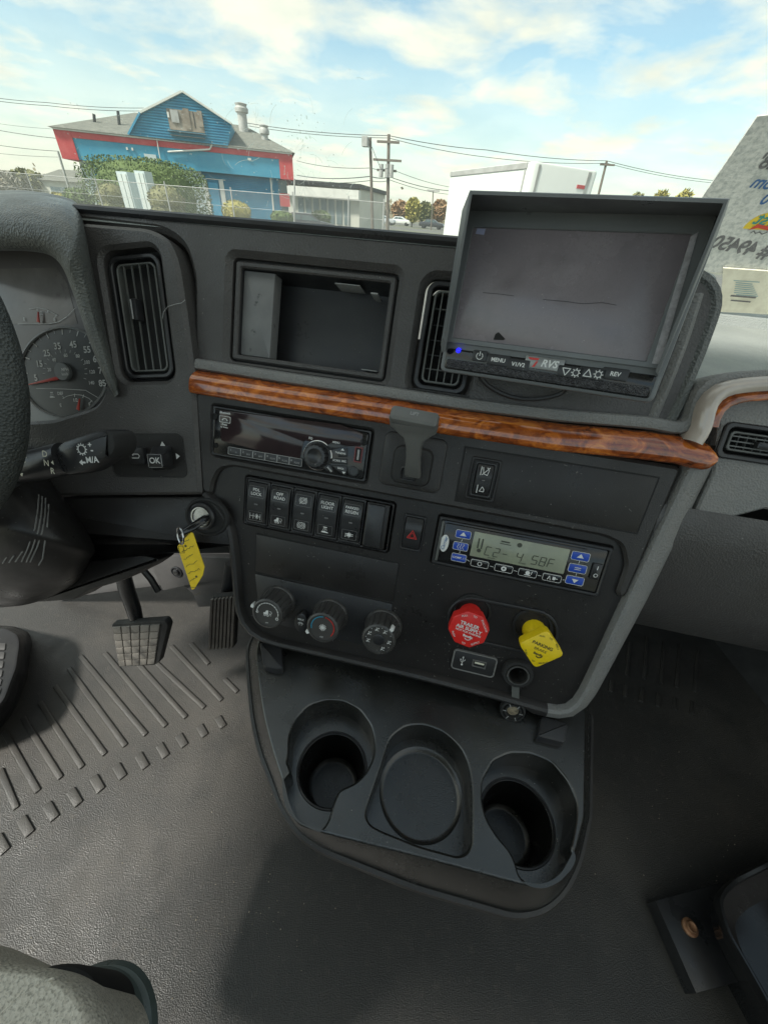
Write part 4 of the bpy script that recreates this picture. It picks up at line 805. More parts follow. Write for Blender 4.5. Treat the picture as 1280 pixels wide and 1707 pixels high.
m = MB(P0); m.lathe(cc2[0] + .0004, cc2[1] + .001, [(.0145, HB + .001), (.0148, HB + .005), (.0138, HB + .0078), (.0122, HB + .0080), (.0112, HB + .0055), (.0100, HB + .0052), (.0095, HB + .0085), (.0082, HB + .0088), (.0078, HB + .0045), (0, HB + .0035)], 36); cp = m.build('cap', M['matte'], T)
m = MB(P0); m.prism([(cc2[0] + .0004 + (.0066 + .0012 * random.random()) * math.cos(i * .5236), cc2[1] + .001 + (.0066 + .0012 * random.random()) * math.sin(i * .5236)) for i in range(12)], HB + .003, HB + .0052, .0008); m.build('dust_plug', mat('dust', (.34, .28, .19), .9, bump=('noise', 900, .8, .001), var=(200, (.16, .13, .09), .4, .65)), cp)
m = MB(P0)
for i in range(6): a_ = i * 1.047; m.stroke([(cc2[0] + .0075 * math.cos(a_), cc2[1] + .001 + .0075 * math.sin(a_)), (cc2[0] + .0115 * math.cos(a_), cc2[1] + .001 + .0115 * math.sin(a_))], .0008, HB + .0088)
m.build('cap_ribs', M['greyprint'], cp)
# ------------------------------------------------------------------ menu keypad
kx = [p[0] for p in kq]; ky = [p[1] for p in kq]; kx0, kx1, ky0, ky1 = (kx[0] + kx[3]) / 2, (kx[1] + kx[2]) / 2, (ky[0] + ky[1]) / 2, (ky[2] + ky[3]) / 2
T = thing('menu_keypad', 'menu keypad with a back key and an OK cube on the driver panel', 'keypad', FL.P((kx0 + kx1) / 2, (ky0 + ky1) / 2, .004))
m = MB(FL); o_ = rr(kx0 - .012, ky0, kx1, ky1, .008, 6); m.ring(inset(o_, -.0006), inset(o_, .0008), .004, .0048, .0002); m.prism(inset(o_, .0006), .002, .0044, .0); m.build('keypad_plate', M['dash2'], T)
KU = lambda x, y, h=.006: FL.uv(*Z('a7', x, y), h)
def frect(q): return ((q[0][0] + q[3][0]) / 2, (q[0][1] + q[1][1]) / 2, (q[1][0] + q[2][0]) / 2, (q[2][1] + q[3][1]) / 2)
r_ = frect([KU(806, 175, .010), KU(895, 170, .010), KU(910, 275, .010), KU(815, 282, .010)]); m = MB(FL); m.rbox(*r_, .004, .010, .002, .0012); b = m.build('back_key', M['satin'], T)
m = MB(FL); cx, cy = (r_[0] + r_[2]) / 2, (r_[1] + r_[3]) / 2; m.stroke([(cx - .005, cy - .0022), (cx + .003, cy - .0022), (cx + .0048, cy), (cx + .003, cy + .0025), (cx - .0055, cy + .0025)], .0010, .0103); m.poly([(cx - .0065, cy - .0022), (cx - .0035, cy - .0045), (cx - .0035, cy + .0001)], .0103); m.build('symbol', M['white'], b)
ok_t = frect([KU(925, 212, .026), KU(1012, 208, .026), KU(1030, 300, .026), KU(932, 305, .026)]); m = MB(FL)
w0 = [KU(960, 170, .005), KU(1050, 165, .005), KU(1105, 240, .005), KU(1060, 320, .005), KU(940, 320, .005)]
bq = [KU(950, 165, .005), KU(1075, 160, .005), KU(1085, 310, .005), KU(950, 320, .005)]
tq = [(ok_t[0], ok_t[1]), (ok_t[2], ok_t[1]), (ok_t[2], ok_t[3]), (ok_t[0], ok_t[3])]
m.rings([[FL.P(*q, .004) for q in roundpoly(bq, .004)], [FL.P(*q, .022) for q in roundpoly(tq, .003)], [FL.P(*q, .0255) for q in roundpoly(inset(tq, .0008), .003)], [FL.P(*q, .0262) for q in roundpoly(inset(tq, .002), .002)]], cap1=True); b = m.build('ok_key', M['satin'], T, ang=30)
m = MB(FL); cx, cy = (ok_t[0] + ok_t[2]) / 2, (ok_t[1] + ok_t[3]) / 2; m.text('OK', cx, cy, .0095, .0266, bold=.02); boxed(m, cx, cy, (ok_t[2] - ok_t[0]) / 2 - .0008, (ok_t[3] - ok_t[1]) / 2 - .0008, .0266, .0002); m.build('lettering', M['white'], b)
m = MB(FL); 
for x, y, d in ((1018, 150, 0), (1115, 228, 90)):
    c = KU(x, y, .006); s = .0035
    pts = [(-s, s * .7), (0, -s * .8), (s, s * .7)]; 
    if d: pts = [(-b_, a_) for a_, b_ in pts]
    m.poly([(c[0] + a_, c[1] + b_) for a_, b_ in pts], .0052)
m.build('arrows', M['white'], T)
# ------------------------------------------------------------------ ignition, key, tag
c = FL.uv(337, 861, .006); T = thing('ignition_switch', 'round ignition lock in the lower dash panel', 'ignition lock', FL.P(*c, .002))
co = FL.uv(345, 862, .003); m = MB(FL); m.lathe(co[0], co[1], [(.030, .0015), (.0285, .0045), (.026, .005), (.0245, .0035), (.022, .0025)], 40, sx=1.0, sy=.82, cap1=True); m.build('recess', M['matte'], T)
m = MB(FL); m.lathe(*c, [(.0170, .002), (.0168, .007), (.0150, .0085), (.0130, .008), (.0125, .0065), (0, .0065)], 36); m.build('collar', M['satin'], T)
m = MB(FL); m.lathe(*c, [(.0128, .0065), (.0125, .0095), (.0110, .0095), (.0105, .0078), (0, .0078)], 36); m.build('cylinder', M['chrome'], T)
T = thing('ignition_key', 'black-headed key in the ignition with a wire ring', 'key', FL.P(*c, .012))
kf = lambda px, py, h: FL.P(*FL.uv(px, py, h), h)
m = MB(); m.tube([kf(340, 862, .006), kf(334, 868, .018)], [.0032, .0032], 8); m.build('blade', M['steel'], T)
m = MB(); m.tube([kf(344, 862, .012), kf(338, 867, .018), kf(322, 878, .026), kf(306, 888, .030), kf(300, 892, .030)], [.0045, .0060, .0058, .0058, .0030], 12, flat=.6); m.build('key_head', M['gloss'], T)
m = MB(FL); rc = FL.uv(303, 893, .030); m.fr = FL.tilt(0, 35); rc = m.fr.uv(301, 893, .030)
m.tube([m.fr.P(rc[0] + .0078 * math.cos(t * math.pi / 12), rc[1] + .0078 * math.sin(t * math.pi / 12), .030) for t in range(25)], .0008, 8, cap=False); m.build('wire_ring', M['chrome'], T)
TG = P0.sub(*P0.uv(318, 930, .03), -14, .03)
tp = TG.uvs([(296, 911), (318, 887), (322, 889), (341, 945), (338, 959), (324, 982), (320, 983)])
T = thing('key_tag', 'yellow paper tag with handwriting hanging from the ignition key', 'key tag', TG.P(0, 0, 0))
m = MB(TG); m.prism(roundpoly(tp, .0012), -.0008, 0, .0); tg = m.build('tag_card', M['tagy'], T)
m = MB(TG)
for k in range(9):
    t = k / 8; y = -.030 + t * .075; a_, b_ = -.0085, .0085
    xs = [a_ + (b_ - a_) * i / 14 for i in range(15)]
    m.stroke([(x + .002 * (t - .5) * 2, y + random.uniform(-.0012, .0012) - x * .35) for x in xs][: random.choice((9, 12, 15))], .0005, .0003)
m.poly(circ(*TG.uv(310, 910), .0016, 10), .0004); m.poly(circ(*TG.uv(328, 961), .0014, 10), .0004)
m.build('handwriting', M['ink'], tg)
m = MB(TG); q = TG.uv(303, 916); boxed(m, q[0], q[1], .0035, .0045, .0004, .0004); m.build('stamp', M['ink'], tg)
# specks and light scratches on the worn panels
m = MB(P0)
for k in range(330):
    u, v = random.uniform(-.24, .21), random.uniform(.02, .30)
    if k % 3 == 0: u, v = random.gauss(.06, .05), random.gauss(.25, .025)
    if (u > .20 - (v * .08)) or u < -.26 + v * .12 or v > .30: continue
    if any(a <= u <= c and b <= v <= d for a, b, c, d in (stereo_uv, bank_uv, carrier_uv, (.02, .19, .17, .245))): continue
    h = (.0012 if (.014 < u < .2 and .025 < v < .083) else .0003) if v < .09 else HB + .0019
    a_ = random.uniform(0, 3.14); l = random.choice((.0004, .0006, .0008, .0012, .003)) * random.uniform(.6, 1.4)
    m.stroke([(u, v), (u + l * math.cos(a_), v + l * math.sin(a_))], random.uniform(.0002, .0005), h)
tag(m.build('scuffs', mat('scuff_marks', (.27, .26, .24), .8, var=(500, (.12, .115, .11), .4, .6)), DB, smooth=False), kind='stuff')
# ================================================================== instrument cluster
CH0 = -.035
def CP(px, py, h=CH0 + .0008): return FL.uv(px, py, h)
TX = 1.3
T = thing('instrument_cluster', 'grey instrument cluster with speedometer and red needles under the hood', 'gauges', FL.P(*CP(100, 620), CH0))
m = MB(FL); cl = FL.uvs([(-180, 390), (90, 400), (130, 440), (150, 500), (190, 600), (205, 690), (160, 740), (-180, 760)], CH0); m.prism(cl, CH0 - .02, CH0, 0); m.build('cluster_face', M['lens'], T)
mdial = mat('gauge_dial', (.06, .062, .062), .35, var=(20, (.085, .085, .083), .4, .7)); mhub = mat('gauge_hub', (.16, .17, .17), .4, var=(20, (.19, .2, .2), .4, .7))
def pc(cx, cy, r, a0, a1, n=48, ry=None): return [CP(cx + r * math.cos(R(a0 + (a1 - a0) * i / n)), cy + (ry or r) * math.sin(R(a0 + (a1 - a0) * i / n)), CH0 + .001) for i in range(n + 1)]
m = MB(FL); m.prism(pc(109, 620, 72, 0, 352, 44), CH0, CH0 + .0012, 0); m.build('speedometer_dial', mdial, T)
m = MB(FL); m.sweep(pc(109, 620, 74, 20, 335, 60), [(-.0012, CH0), (-.0012, CH0 + .003), (.0012, CH0 + .004), (.0018, CH0)]); m.build('bright_ring', M['greyprint'], T)
m = MB(FL); m.lathe(*CP(109, 620), [(.0115, CH0 + .001), (.0115, CH0 + .005), (.0105, CH0 + .006), (0, CH0 + .006)], 32); m.build('dial_hub', mhub, T)
m = MB(FL); hh_ = CH0 + .0018
for x, y, t, s in ((198, 1018, '5', .0085), (217, 942, '15', .0085), (258, 883, '25', .0085), (316, 845, '35', .0085), (402, 836, '45', .0085), (478, 864, '55', .0085), (530, 915, '65', .0085), (560, 978, '75', .0085), (562, 1048, '85', .0085),
                   (272, 973, '20', .0046), (298, 919, '40', .0046), (361, 895, '60', .0046), (427, 898, '80', .0046), (478, 932, '100', .0046), (505, 985, '120', .0046), (502, 1045, '140', .0046), (268, 1036, '0', .0046), (332, 1103, 'DEF', .0042), (414, 1140, '1/2', .0046), (334, 1168, 'E', .0046), (492, 1163, 'F', .0046), (134, 697, 'E', .0046), (222, 664, '1/2', .0046), (300, 700, 'F', .0046)):
    c = CP(*Z('z3', x, y), hh_); m.text(t, c[0], c[1], s * TX, hh_, bold=.02)
for k in range(19):
    a_ = R(178 + k * 11); cx, cy = 109, 620; r0 = 63 if k % 2 == 0 else 66
    p_, q_ = CP(cx + r0 * math.cos(a_), cy + r0 * math.sin(a_), hh_), CP(cx + 71 * math.cos(a_), cy + 71 * math.sin(a_), hh_); m.stroke([p_, q_], .0012 if k % 2 == 0 else .0006, hh_)
for k in range(16):
    a_ = R(176 + k * 13.5); p_, q_ = CP(109 + 33 * math.cos(a_), 620 + 33 * math.sin(a_), hh_), CP(109 + 37 * math.cos(a_), 620 + 37 * math.sin(a_), hh_); m.stroke([p_, q_], .0005, hh_)
m.stroke([CP(*Z('z3', x, y), hh_) for x, y in ((345, 1130), (370, 1117), (410, 1108), (450, 1112), (490, 1130), (508, 1150))], .0006, hh_)
for x, y, x2, y2 in ((345, 1118, 352, 1130), (410, 1105, 410, 1120), (460, 1110, 455, 1125), (505, 1140, 494, 1152), (205, 636, 205, 648), (265, 648, 260, 660), (312, 672, 303, 682)): m.stroke([CP(*Z('z3', x, y), hh_), CP(*Z('z3', x2, y2), hh_)], .0008, hh_)
m.stroke([CP(*Z('z3', x, y), hh_) for x, y in ((100, 722), (260, 722), (320, 712), (370, 680), (412, 636))], .0007, hh_)
m.stroke([CP(*Z('z3', x, y), hh_) for x, y in ((160, 640), (205, 634), (255, 642), (310, 672))], .0005, hh_)
m.stroke([CP(*Z('z3', x, y), hh_) for x, y in ((200, 1075), (350, 1078), (470, 1085), (545, 1130))], .0006, hh_)
c = CP(*Z('z3', 287, 1112), hh_); icon(m, 'foot', c[0], c[1], .0045, hh_); m.build('numerals', M['white'], T)
m = MB(FL); c = CP(*Z('z3', 357, 972), CH0 + .0065); m.text('MPH', c[0], c[1], .0056, CH0 + .0065, bold=.01); c = CP(*Z('z3', 357, 997), CH0 + .0065); m.text('km/h', c[0], c[1], .0048, CH0 + .0065, bold=.01); m.build('unit_lettering', M['white'], T)
for (xa, ya, xb, yb, w) in ((318, 1018, 150, 1055, .0022), (435, 1130, 425, 1192, .0022), (208, 655, 208, 712, .002)):
    m = MB(FL); a_, b_ = CP(*Z('z3', xa, ya), CH0 + .0048), CP(*Z('z3', xb, yb), CH0 + .0048); d = Vector((b_[0] - a_[0], b_[1] - a_[1])); nn = Vector((-d.y, d.x)).normalized() * w
    wide, thin = (a_, b_) if xa == 318 else (b_, a_)
    m.prism([(wide[0] + nn.x, wide[1] + nn.y), (wide[0] - nn.x, wide[1] - nn.y), (thin[0] - nn.x * .2, thin[1] - nn.y * .2), (thin[0] + nn.x * .2, thin[1] + nn.y * .2)], CH0 + .0035, CH0 + .0048, .0003); m.build('needle', M['redneedle'], T)
m = MB(FL); m.prism(FL.uvs([(0, 448), (95, 446), (112, 470), (130, 540), (60, 540), (0, 540)], CH0 + .0004), CH0, CH0 + .0004, 0); m.build('display_window', mat('cluster_glass_reflection', (.20, .185, .175), .15, var=[(26, (.26, .245, .235), .4, .7), (60, (.12, .10, .10), .6, .8)]), T)  # brownish reflection of the outside painted onto the cluster glass
# ------------------------------------------------------------------ steering wheel and column
WH = .13; we = FL.uv(22, 585, WH); WR = .150; wf = FL.sub(we[0] - WR - .017, we[1] + .01, 0)
T = thing('steering_wheel', 'black grained steering wheel rim cut by the left edge', 'steering wheel', wf.P(0, 0, WH))
m = MB(wf); rs = []
for i in range(97):
    a_ = 2 * math.pi * i / 96; rs.append([wf.P((WR + .0165 * math.cos(b_)) * math.cos(a_), (WR + .0165 * math.cos(b_)) * math.sin(a_), WH + .0165 * math.sin(b_)) for b_ in [2 * math.pi * k / 20 for k in range(20)]])
m.rings(rs); m.build('rim', M['wheel'], T, weld=1e-5)
m = MB(wf); m.lathe(0, 0, [(.085, WH - .06), (.085, WH - .03), (.07, WH - .02), (0, WH - .018)], 40); m.build('hub', M['satin'], T)
for a_ in (160, 20 + 180, 90):
    ps = wf.sub(0, 0, a_); m = MB(ps); m.rbox(0.05, -.018, WR - .008, .018, WH - .04, WH - .012, .004, .003); m.build('spoke', M['satin'], T)
bc = (-60, 862); BO = [(-60, 740), (20, 745), (62, 775), (85, 800), (108, 830), (138, 872), (160, 914), (150, 936), (122, 975), (60, 1004), (0, 1013), (-80, 1016), (-200, 1010), (-260, 900), (-200, 760)]
def colh(f): return -.01 + .105 * math.sqrt(max(0, 1 - f ** 2.4))
m = MB(FL); rs = []
BOs = []
for i in range(len(BO)):
    a, c, b = BO[i - 1], BO[i], BO[(i + 1) % len(BO)]
    for k in range(6):
        t = k / 6; d = BO[(i + 2) % len(BO)]; f = lambda p0, p1, p2, p3: .5 * (2 * p1 + (p2 - p0) * t + (2 * p0 - 5 * p1 + 4 * p2 - p3) * t * t + (3 * p1 - p0 - 3 * p2 + p3) * t ** 3)
        BOs.append((f(a[0], c[0], b[0], d[0]), f(a[1], c[1], b[1], d[1])))
for f in (1.0, .99, .97, .93, .87, .78, .66, .5, .3, .1):
    h = colh(f); rs.append([FL.P(*FL.uv(bc[0] + (x - bc[0]) * f, bc[1] + (y - bc[1]) * f, h), h) for x, y in BOs])
T = thing('steering_column_shroud', 'black plastic steering column shroud with moulded grooves beneath the stalk', 'column shroud', FL.P(*FL.uv(0, 900, .05), .05))
m.rings(rs, cap1=True); m.build('shroud', M['dash2'], T, ang=60)
def frac(px, py):
    a_ = math.atan2(py - bc[1], px - bc[0]); best = 1e9; rr_ = 1
    for q in BOs:
        b_ = math.atan2(q[1] - bc[1], q[0] - bc[0]); d = abs((a_ - b_ + math.pi) % (2 * math.pi) - math.pi)
        if d < best: best = d; rr_ = math.hypot(q[0] - bc[0], q[1] - bc[1])
    return math.hypot(px - bc[0], py - bc[1]) / rr_
for ln in ([(245, 470), (240, 560), (222, 680), (175, 810), (138, 890)], [(266, 480), (262, 580), (245, 690), (205, 810), (168, 892)], [(288, 490), (284, 600), (268, 700), (235, 800), (192, 892)], [(308, 530), (300, 650), (284, 770), (270, 870), (245, 912)], [(145, 825), (100, 890)], [(90, 852), (60, 895)], [(45, 862), (20, 900)]):
    pts = []
    for x, y in ln:
        px, py = Z('a7', x, y); h = colh(min(.995, frac(px, py))) + .0003; pts.append(FL.P(*FL.uv(px, py, h), h))
    m = MB(); m.tube(pts, .0008, 6); m.build('moulded_groove', M['dashgrey'], T)
m = MB(); ha = lambda px, py, h: FL.P(*FL.uv(px, py, h), h)
m.tube([ha(-30, 792, .07), ha(0, 790, .078), ha(12, 788, .08)], [.020, .019, .017], 20); m.build('stalk_boot', M['satin'], T)
T = thing('gear_stalk', 'black gear selector stalk marked D N R with a ridged paddle end', 'gear stalk', ha(100, 768, .08))
m = MB(); m.tube([ha(-20, 790, .080), ha(10, 785, .082), ha(60, 776, .082), ha(96, 768, .082), ha(110, 764, .08)], [.0150, .0155, .0162, .0168, .0165], 28); m.build('barrel', M['satin'], T)
m = MB(FL); pd = roundpoly(FL.uvs([(88, 750), (98, 737), (150, 720), (172, 716), (182, 722), (184, 750), (176, 764), (135, 790), (110, 795), (93, 782)], .090), .006, 4); m.prism(pd, .064, .090, .006); m.build('paddle', M['satin'], T)
m = MB(FL); pd = roundpoly(FL.uvs([(172, 717), (185, 722), (189, 736), (189, 750), (182, 762), (174, 766)], .0905), .004, 4); m.prism(pd, .062, .0895, .004); m.build('end_cap', M['matte'], T)
m = MB(FL)
def SP(x, y, h): return FL.uv(*Z('a7', x, y), h)
hs = .0905; c = SP(515, 185, hs); m.arc(c[0], c[1], .0042, 0, 360, .0012, hs, 20)
for k in range(12): a_ = R(k * 30); m.stroke([(c[0] + .0046 * math.cos(a_), c[1] + .0046 * math.sin(a_)), (c[0] + .0058 * math.cos(a_), c[1] + .0058 * math.sin(a_))], .0010, hs)
c = SP(565, 158, hs); m.text('+', c[0], c[1], .008, hs, bold=.02); c = SP(578, 188, hs); m.text('-', c[0], c[1], .010, hs, bold=.02)
c = SP(580, 252, hs); m.text('M/A', c[0], c[1], .0085, hs, bold=.02, deg=-3); c = SP(520, 267, hs); m.poly([(c[0] - .004, c[1]), (c[0], c[1] - .003), (c[0], c[1] + .003)], hs); m.stroke([(c[0], c[1]), (c[0] + .003, c[1])], .0018, hs)
m.build('lettering', M['white'], T)
m = MB(FL); hs = .0992
for t, x, y, s in (('D', 282, 215, .0085), ('N', 293, 272, .0085), ('R', 332, 322, .0085)):
    hq = hs + (.0004 if t == 'N' else .0002 if t == 'D' else -.0002); c = SP(x, y, hq); m.text(t, c[0], c[1], s, hq, deg=6, bold=.01)
c = SP(332, 268, .0985); m.poly([(c[0] - .002, c[1]), (c[0] + .001, c[1] - .0022), (c[0] + .001, c[1] + .0022)], .0985)
c = SP(75, 262, .0985); m.arc(c[0], c[1], .0040, 0, 360, .0010, .0982, 16); m.arc(c[0], c[1], .0062, 100, 260, .0008, .0975, 10); m.arc(c[0], c[1], .0062, -80, 80, .0008, .0975, 10)
for (xa, ya, xb, yb) in ((140, 222, 168, 238), (130, 248, 162, 268), (118, 280, 155, 300)):
    pa, pb = SP(xa, ya, .0980), SP(xb, yb, .0980); m.poly([pa, (pb[0], pa[1] + .0015), pb, (pa[0], pb[1] - .0015)], .0980)
pa = SP(125, 318, .0975); m.poly([(pa[0] - .0075, pa[1] - .002), (pa[0] + .006, pa[1] - .002), (pa[0] + .001, pa[1] + .006)], .0970)
m.build('gear_letters', M['cream'], T)
# ------------------------------------------------------------------ floor
FE = [(-1.6, -1.2), (1.6, -1.2), (1.6, 1.0), (.30, 1.0), (.10, .72), (-1.6, .72)]
m = MB(FLOOR); m.prism(FE, -.05, 0, 0); floor = tag(m.build('floor', M['floor'], None, smooth=False), kind='structure')
m = MB(); m.rings([[Vector((x, y, z)) for x, y, z in r_] for r_ in ([(-1.6, .71, -.01), (.12, .71, -.01)], [(-1.6, .72, .04), (.12, .72, .04)], [(-1.6, .82, .30), (.12, .82, .30)], [(-1.6, .84, .8), (.12, .84, .8)])], closed=False)
tag(m.build('toe_board', M['firewall'], None), 'grey sloping toe board rising behind the pedals', 'toe board')
m = MB(); m.rings([[Vector((x, y, z)) for x, y, z in r_] for r_ in ([(.1, .98, -.01), (1.6, .98, -.01)], [(.1, 1.02, .1), (1.6, 1.02, .1)], [(.1, 1.04, .6), (1.6, 1.04, .6)], [(.1, .88, .88), (1.6, .88, .88)])], closed=False)
tag(m.build('footwell_wall', M['void'], None), 'dark front wall of the passenger footwell', 'footwell wall')
def rib(p, q, w=.0112, hh=.004, nm='rib', slant=True):
    a_, b_ = onz(*p, 0), onz(*q, 0); d = (b_ - a_); L_ = d.length; d.normalize(); n_ = Vector((-d.y, d.x, 0)); F_ = Frame(a_, d, n_); m = MB(F_); m.prism(roundpoly([(0, -w / 2), (L_, -w / 2), (L_, w / 2), (0, w / 2)], .002, 2), -.001, hh, .0022); m.build(nm, M['rib'], floor)
for (a_, b_, c_, d_) in ((5, 510, 80, 690), (22, 332, 180, 612), (108, 268, 285, 550), (188, 196, 385, 500), (258, 120, 490, 440), (322, 40, 585, 400)): rib(Z('a4', a_, b_), Z('a4', c_, d_))
for (a_, b_, c_, d_) in ((375, 762, 680, 1128), (488, 748, 772, 1088), (590, 740, 865, 1048), (690, 760, 950, 1003), (795, 715, 1030, 968), (885, 702, 970, 800), (1042, 868, 1103, 930)): rib(Z('a2', a_, b_), Z('a2', c_, d_))
for cx, cy, l in ((10, 855, 85), (123, 772, 88), (240, 703, 82), (350, 638, 80), (455, 575, 76), (558, 518, 70), (662, 470, 74), (757, 422, 68), (845, 375, 62), (940, 330, 58), (1025, 290, 56)): rib(Z('a4', cx - l * .24, cy - l * .42), Z('a4', cx + l * .24, cy + l * .42), w=.016)
for (x, y0_, y1_) in ((352, 170, 305), (422, 150, 320), (490, 170, 338), (552, 180, 353), (625, 200, 370)): rib(Z('a5', x + 8, y0_), Z('a5', x - 6, y1_), w=.008)
for (x, y0_, y1_) in ((285, 325, 372), (342, 343, 392), (406, 358, 410), (473, 378, 430), (542, 395, 445), (610, 410, 460)): rib(Z('a5', x + 2, y0_), Z('a5', x - 2, y1_), w=.010)
m = MB()
for k in range(150):
    px, py = random.choice(((random.uniform(300, 470), random.uniform(1440, 1560)), (random.uniform(20, 600), random.uniform(1250, 1700)), (random.uniform(900, 1250), random.uniform(1250, 1480))))
    c = onz(px, py, .001); r = random.uniform(.0004, .0012); m.add([c + Vector((r * math.cos(i * 1.57), r * random.uniform(.6, 1.2) * math.sin(i * 1.57), 0)) for i in range(4)] + [c + Vector((0, 0, r))], [(0, 1, 4), (1, 2, 4), (2, 3, 4), (3, 0, 4)])
tag(m.build('floor_crumbs', mat('crumbs', (.45, .38, .28), .9, var=(900, (.3, .26, .2), .4, .6)), None), 'pale grit and crumbs scattered over the rubber floor', 'grit', kind='stuff')
# door side on the passenger side
A_, B_ = onz(1150, 1018, 0), onz(1300, 1207, 0); d = (B_ - A_).normalized(); B_ = B_ + d * 1.2; n_ = Vector((d.y, -d.x, 0)); n_ = n_ if n_.x > 0 else -n_
m = MB(); m.rings([[A_, B_], [A_ + n_ * .02 + Vector((0, 0, .03)), B_ + n_ * .02 + Vector((0, 0, .03))], [A_ + n_ * .05 + Vector((0, 0, .10)), B_ + n_ * .05 + Vector((0, 0, .10))], [A_ + n_ * .06 + Vector((0, 0, .12)), B_ + n_ * .06 + Vector((0, 0, .12))], [A_ + n_ * .12 + Vector((0, 0, .13)), B_ + n_ * .12 + Vector((0, 0, .13))], [A_ + n_ * .14 + Vector((0, 0, .5)), B_ + n_ * .14 + Vector((0, 0, .5))], [A_ + n_ * .14 + Vector((0, 0, .75)), B_ + n_ * .14 + Vector((0, 0, .75))]], closed=False)
tag(m.build('door_sill', M['matte'], None, loc=A_), 'black door sill and side trim bounding the passenger footwell', 'door sill')
# ------------------------------------------------------------------ pedals
def at_depth(px, py, z, tx=0, ty=0): return Frame(CAM + ray(px, py) * z, P0.ex, P0.ey).tilt(tx, ty)
BPF = at_depth(230, 1076, .74, 18, 6)
T = thing('brake_pedal', 'hanging brake pedal with worn cross-hatched rubber pad', 'pedal', BPF.P(0, 0, 0))
pq = [BPF.uv(*p) for p in ((187, 1045), (268, 1040), (258, 1107), (199, 1111))]
m = MB(BPF); pad = roundpoly([BPF.uv(*p) for p in ((184, 1042), (273, 1036), (279, 1045), (264, 1106), (256, 1111), (200, 1113))], .006, 4); m.prism(pad, -.014, -.002, .003); m.build('pad_base', M['matte'], T)
def bil(q, s, t): return tuple((q[0][i] * (1 - s) + q[1][i] * s) * (1 - t) + (q[3][i] * (1 - s) + q[2][i] * s) * t for i in (0, 1))
NC, NR = 5, 6
for i in range(NC):
    for j in range(NR):
        g = .06; s0, s1, t0, t1 = (i + g) / NC, (i + 1 - g) / NC, (j + g) / NR, (j + 1 - g) / NR
        m = MB(BPF); m.prism([bil(pq, s0, t0), bil(pq, s1, t0), bil(pq, s1, t1), bil(pq, s0, t1)], -.003, .0012 - .0006 * random.random(), .0008); m.build('pad_block', M['pedal'], T)
m = MB(); pts = [BPF.P(*BPF.uv(x, y, h), h) for x, y, h in ((205, 955, -.02), (212, 985, -.022), (222, 1012, -.02), (231, 1045, -.012))]; m.tube(pts, [.014, .0155, .0150, .0125], 12, flat=.7); m.build('pedal_arm', M['gloss'], T)
m = MB(); pts = [BPF.P(*BPF.uv(x, y, h), h) for x, y, h in ((235, 945, -.06), (252, 965, -.06), (264, 985, -.06))]; m.tube(pts, .006, 8); m.build('pushrod', M['satin'], T)
APF = at_depth(369, 1040, .80, 22, 0)
T = thing('accelerator_pedal', 'ribbed rubber accelerator pedal right of the brake pedal', 'pedal', APF.P(0, 0, 0))
aq = [APF.uv(*p) for p in ((351, 998), (394, 994), (390, 1080), (347, 1083))]; m = MB(APF); m.prism(roundpoly(aq, .004), -.014, -.003, .002); m.build('pad_base', M['matte'], T)
for i in range(7):
    s0, s1 = (i + .14) / 7, (i + .86) / 7; m = MB(APF); m.prism([bil(aq, s0, .01), bil(aq, s1, .01), bil(aq, s1, .99), bil(aq, s0, .99)], -.004, .0025, .0012); m.build('pad_rib', M['pedalgrey'], T)
m = MB(); m.tube([APF.P(*APF.uv(x, y, h), h) for x, y, h in ((385, 940, -.05), (380, 975, -.04), (372, 1010, -.02))], .012, 10, flat=.6); m.build('pedal_arm', M['satin'], T)
FR = Frame((0, 0, .11), (1, 0, 0), (0, 1, 0)); GR = FLOOR
T = thing('foot_rest', 'black plastic foot rest block with a ribbed light pad at the far left', 'foot rest', onz(20, 1150, 0))
tp = [(-120, 1040), (12, 1046), (30, 1056), (34, 1070), (28, 1112), (8, 1165), (-30, 1210), (-120, 1250)]; bp = [(-120, 1035), (25, 1044), (48, 1054), (54, 1070), (46, 1128), (26, 1182), (-12, 1232), (-120, 1290)]
m = MB(); t_ = roundpoly(FR.uvs(tp), .01, 4); b_ = roundpoly(GR.uvs(bp), .01, 4); i_ = inset(t_, .006)
m.rings([[GR.P(*p, 0) for p in b_], [FR.P(*p, -.008) for p in t_], [FR.P(*p, -.002) for p in inset(t_, .002)], [FR.P(*p, 0) for p in i_]], cap1=True); m.build('block', M['satin'], T)
for k in range(6):
    y = 1072 + k * 15; m = MB(FR); m.prism(roundpoly(FR.uvs([(-60, y), (11 - k * 1.5, y + 1), (10 - k * 2, y + 12), (-60, y + 11)]), .003), -.001, .003, .001); m.build('grip_pad', M['firewall'], T)
# ------------------------------------------------------------------ cup holder tray
ZT, ZL = .53, .474
TF = Frame((0, 0, ZT), (1, 0, 0), (0, 1, 0)); LF = Frame((0, 0, ZL), (1, 0, 0), (0, 1, 0)); 
def at(k, pts, z): 
    o_ = []
    for p in pts: v = onz(*Z(k, *p), z); o_.append((v.x, v.y))
    return o_
T = thing('cup_holder_tray', 'glossy black console tray with two cup wells and a central round bin', 'cup holder tray', (0.02, .2, ZT))
top = at('a3', [(1194, 310), (1190, 640), (1160, 765), (1112, 850), (1050, 882), (972, 868), (640, 778), (325, 700), (228, 668), (197, 605), (180, 522), (148, 425), (118, 310), (102, 200), (90, 70)], ZT)
lip = at('a3', [(1208, 310), (1202, 640), (1166, 800), (1116, 895), (1050, 952), (960, 970), (620, 872), (320, 752), (240, 700), (180, 610), (148, 520), (112, 430), (86, 320), (74, 200), (66, 70)], ZL)
top = [(.235, .36)] + top + [(-.215, .36)]; lip = [(.240, .36)] + lip + [(-.235, .36)]
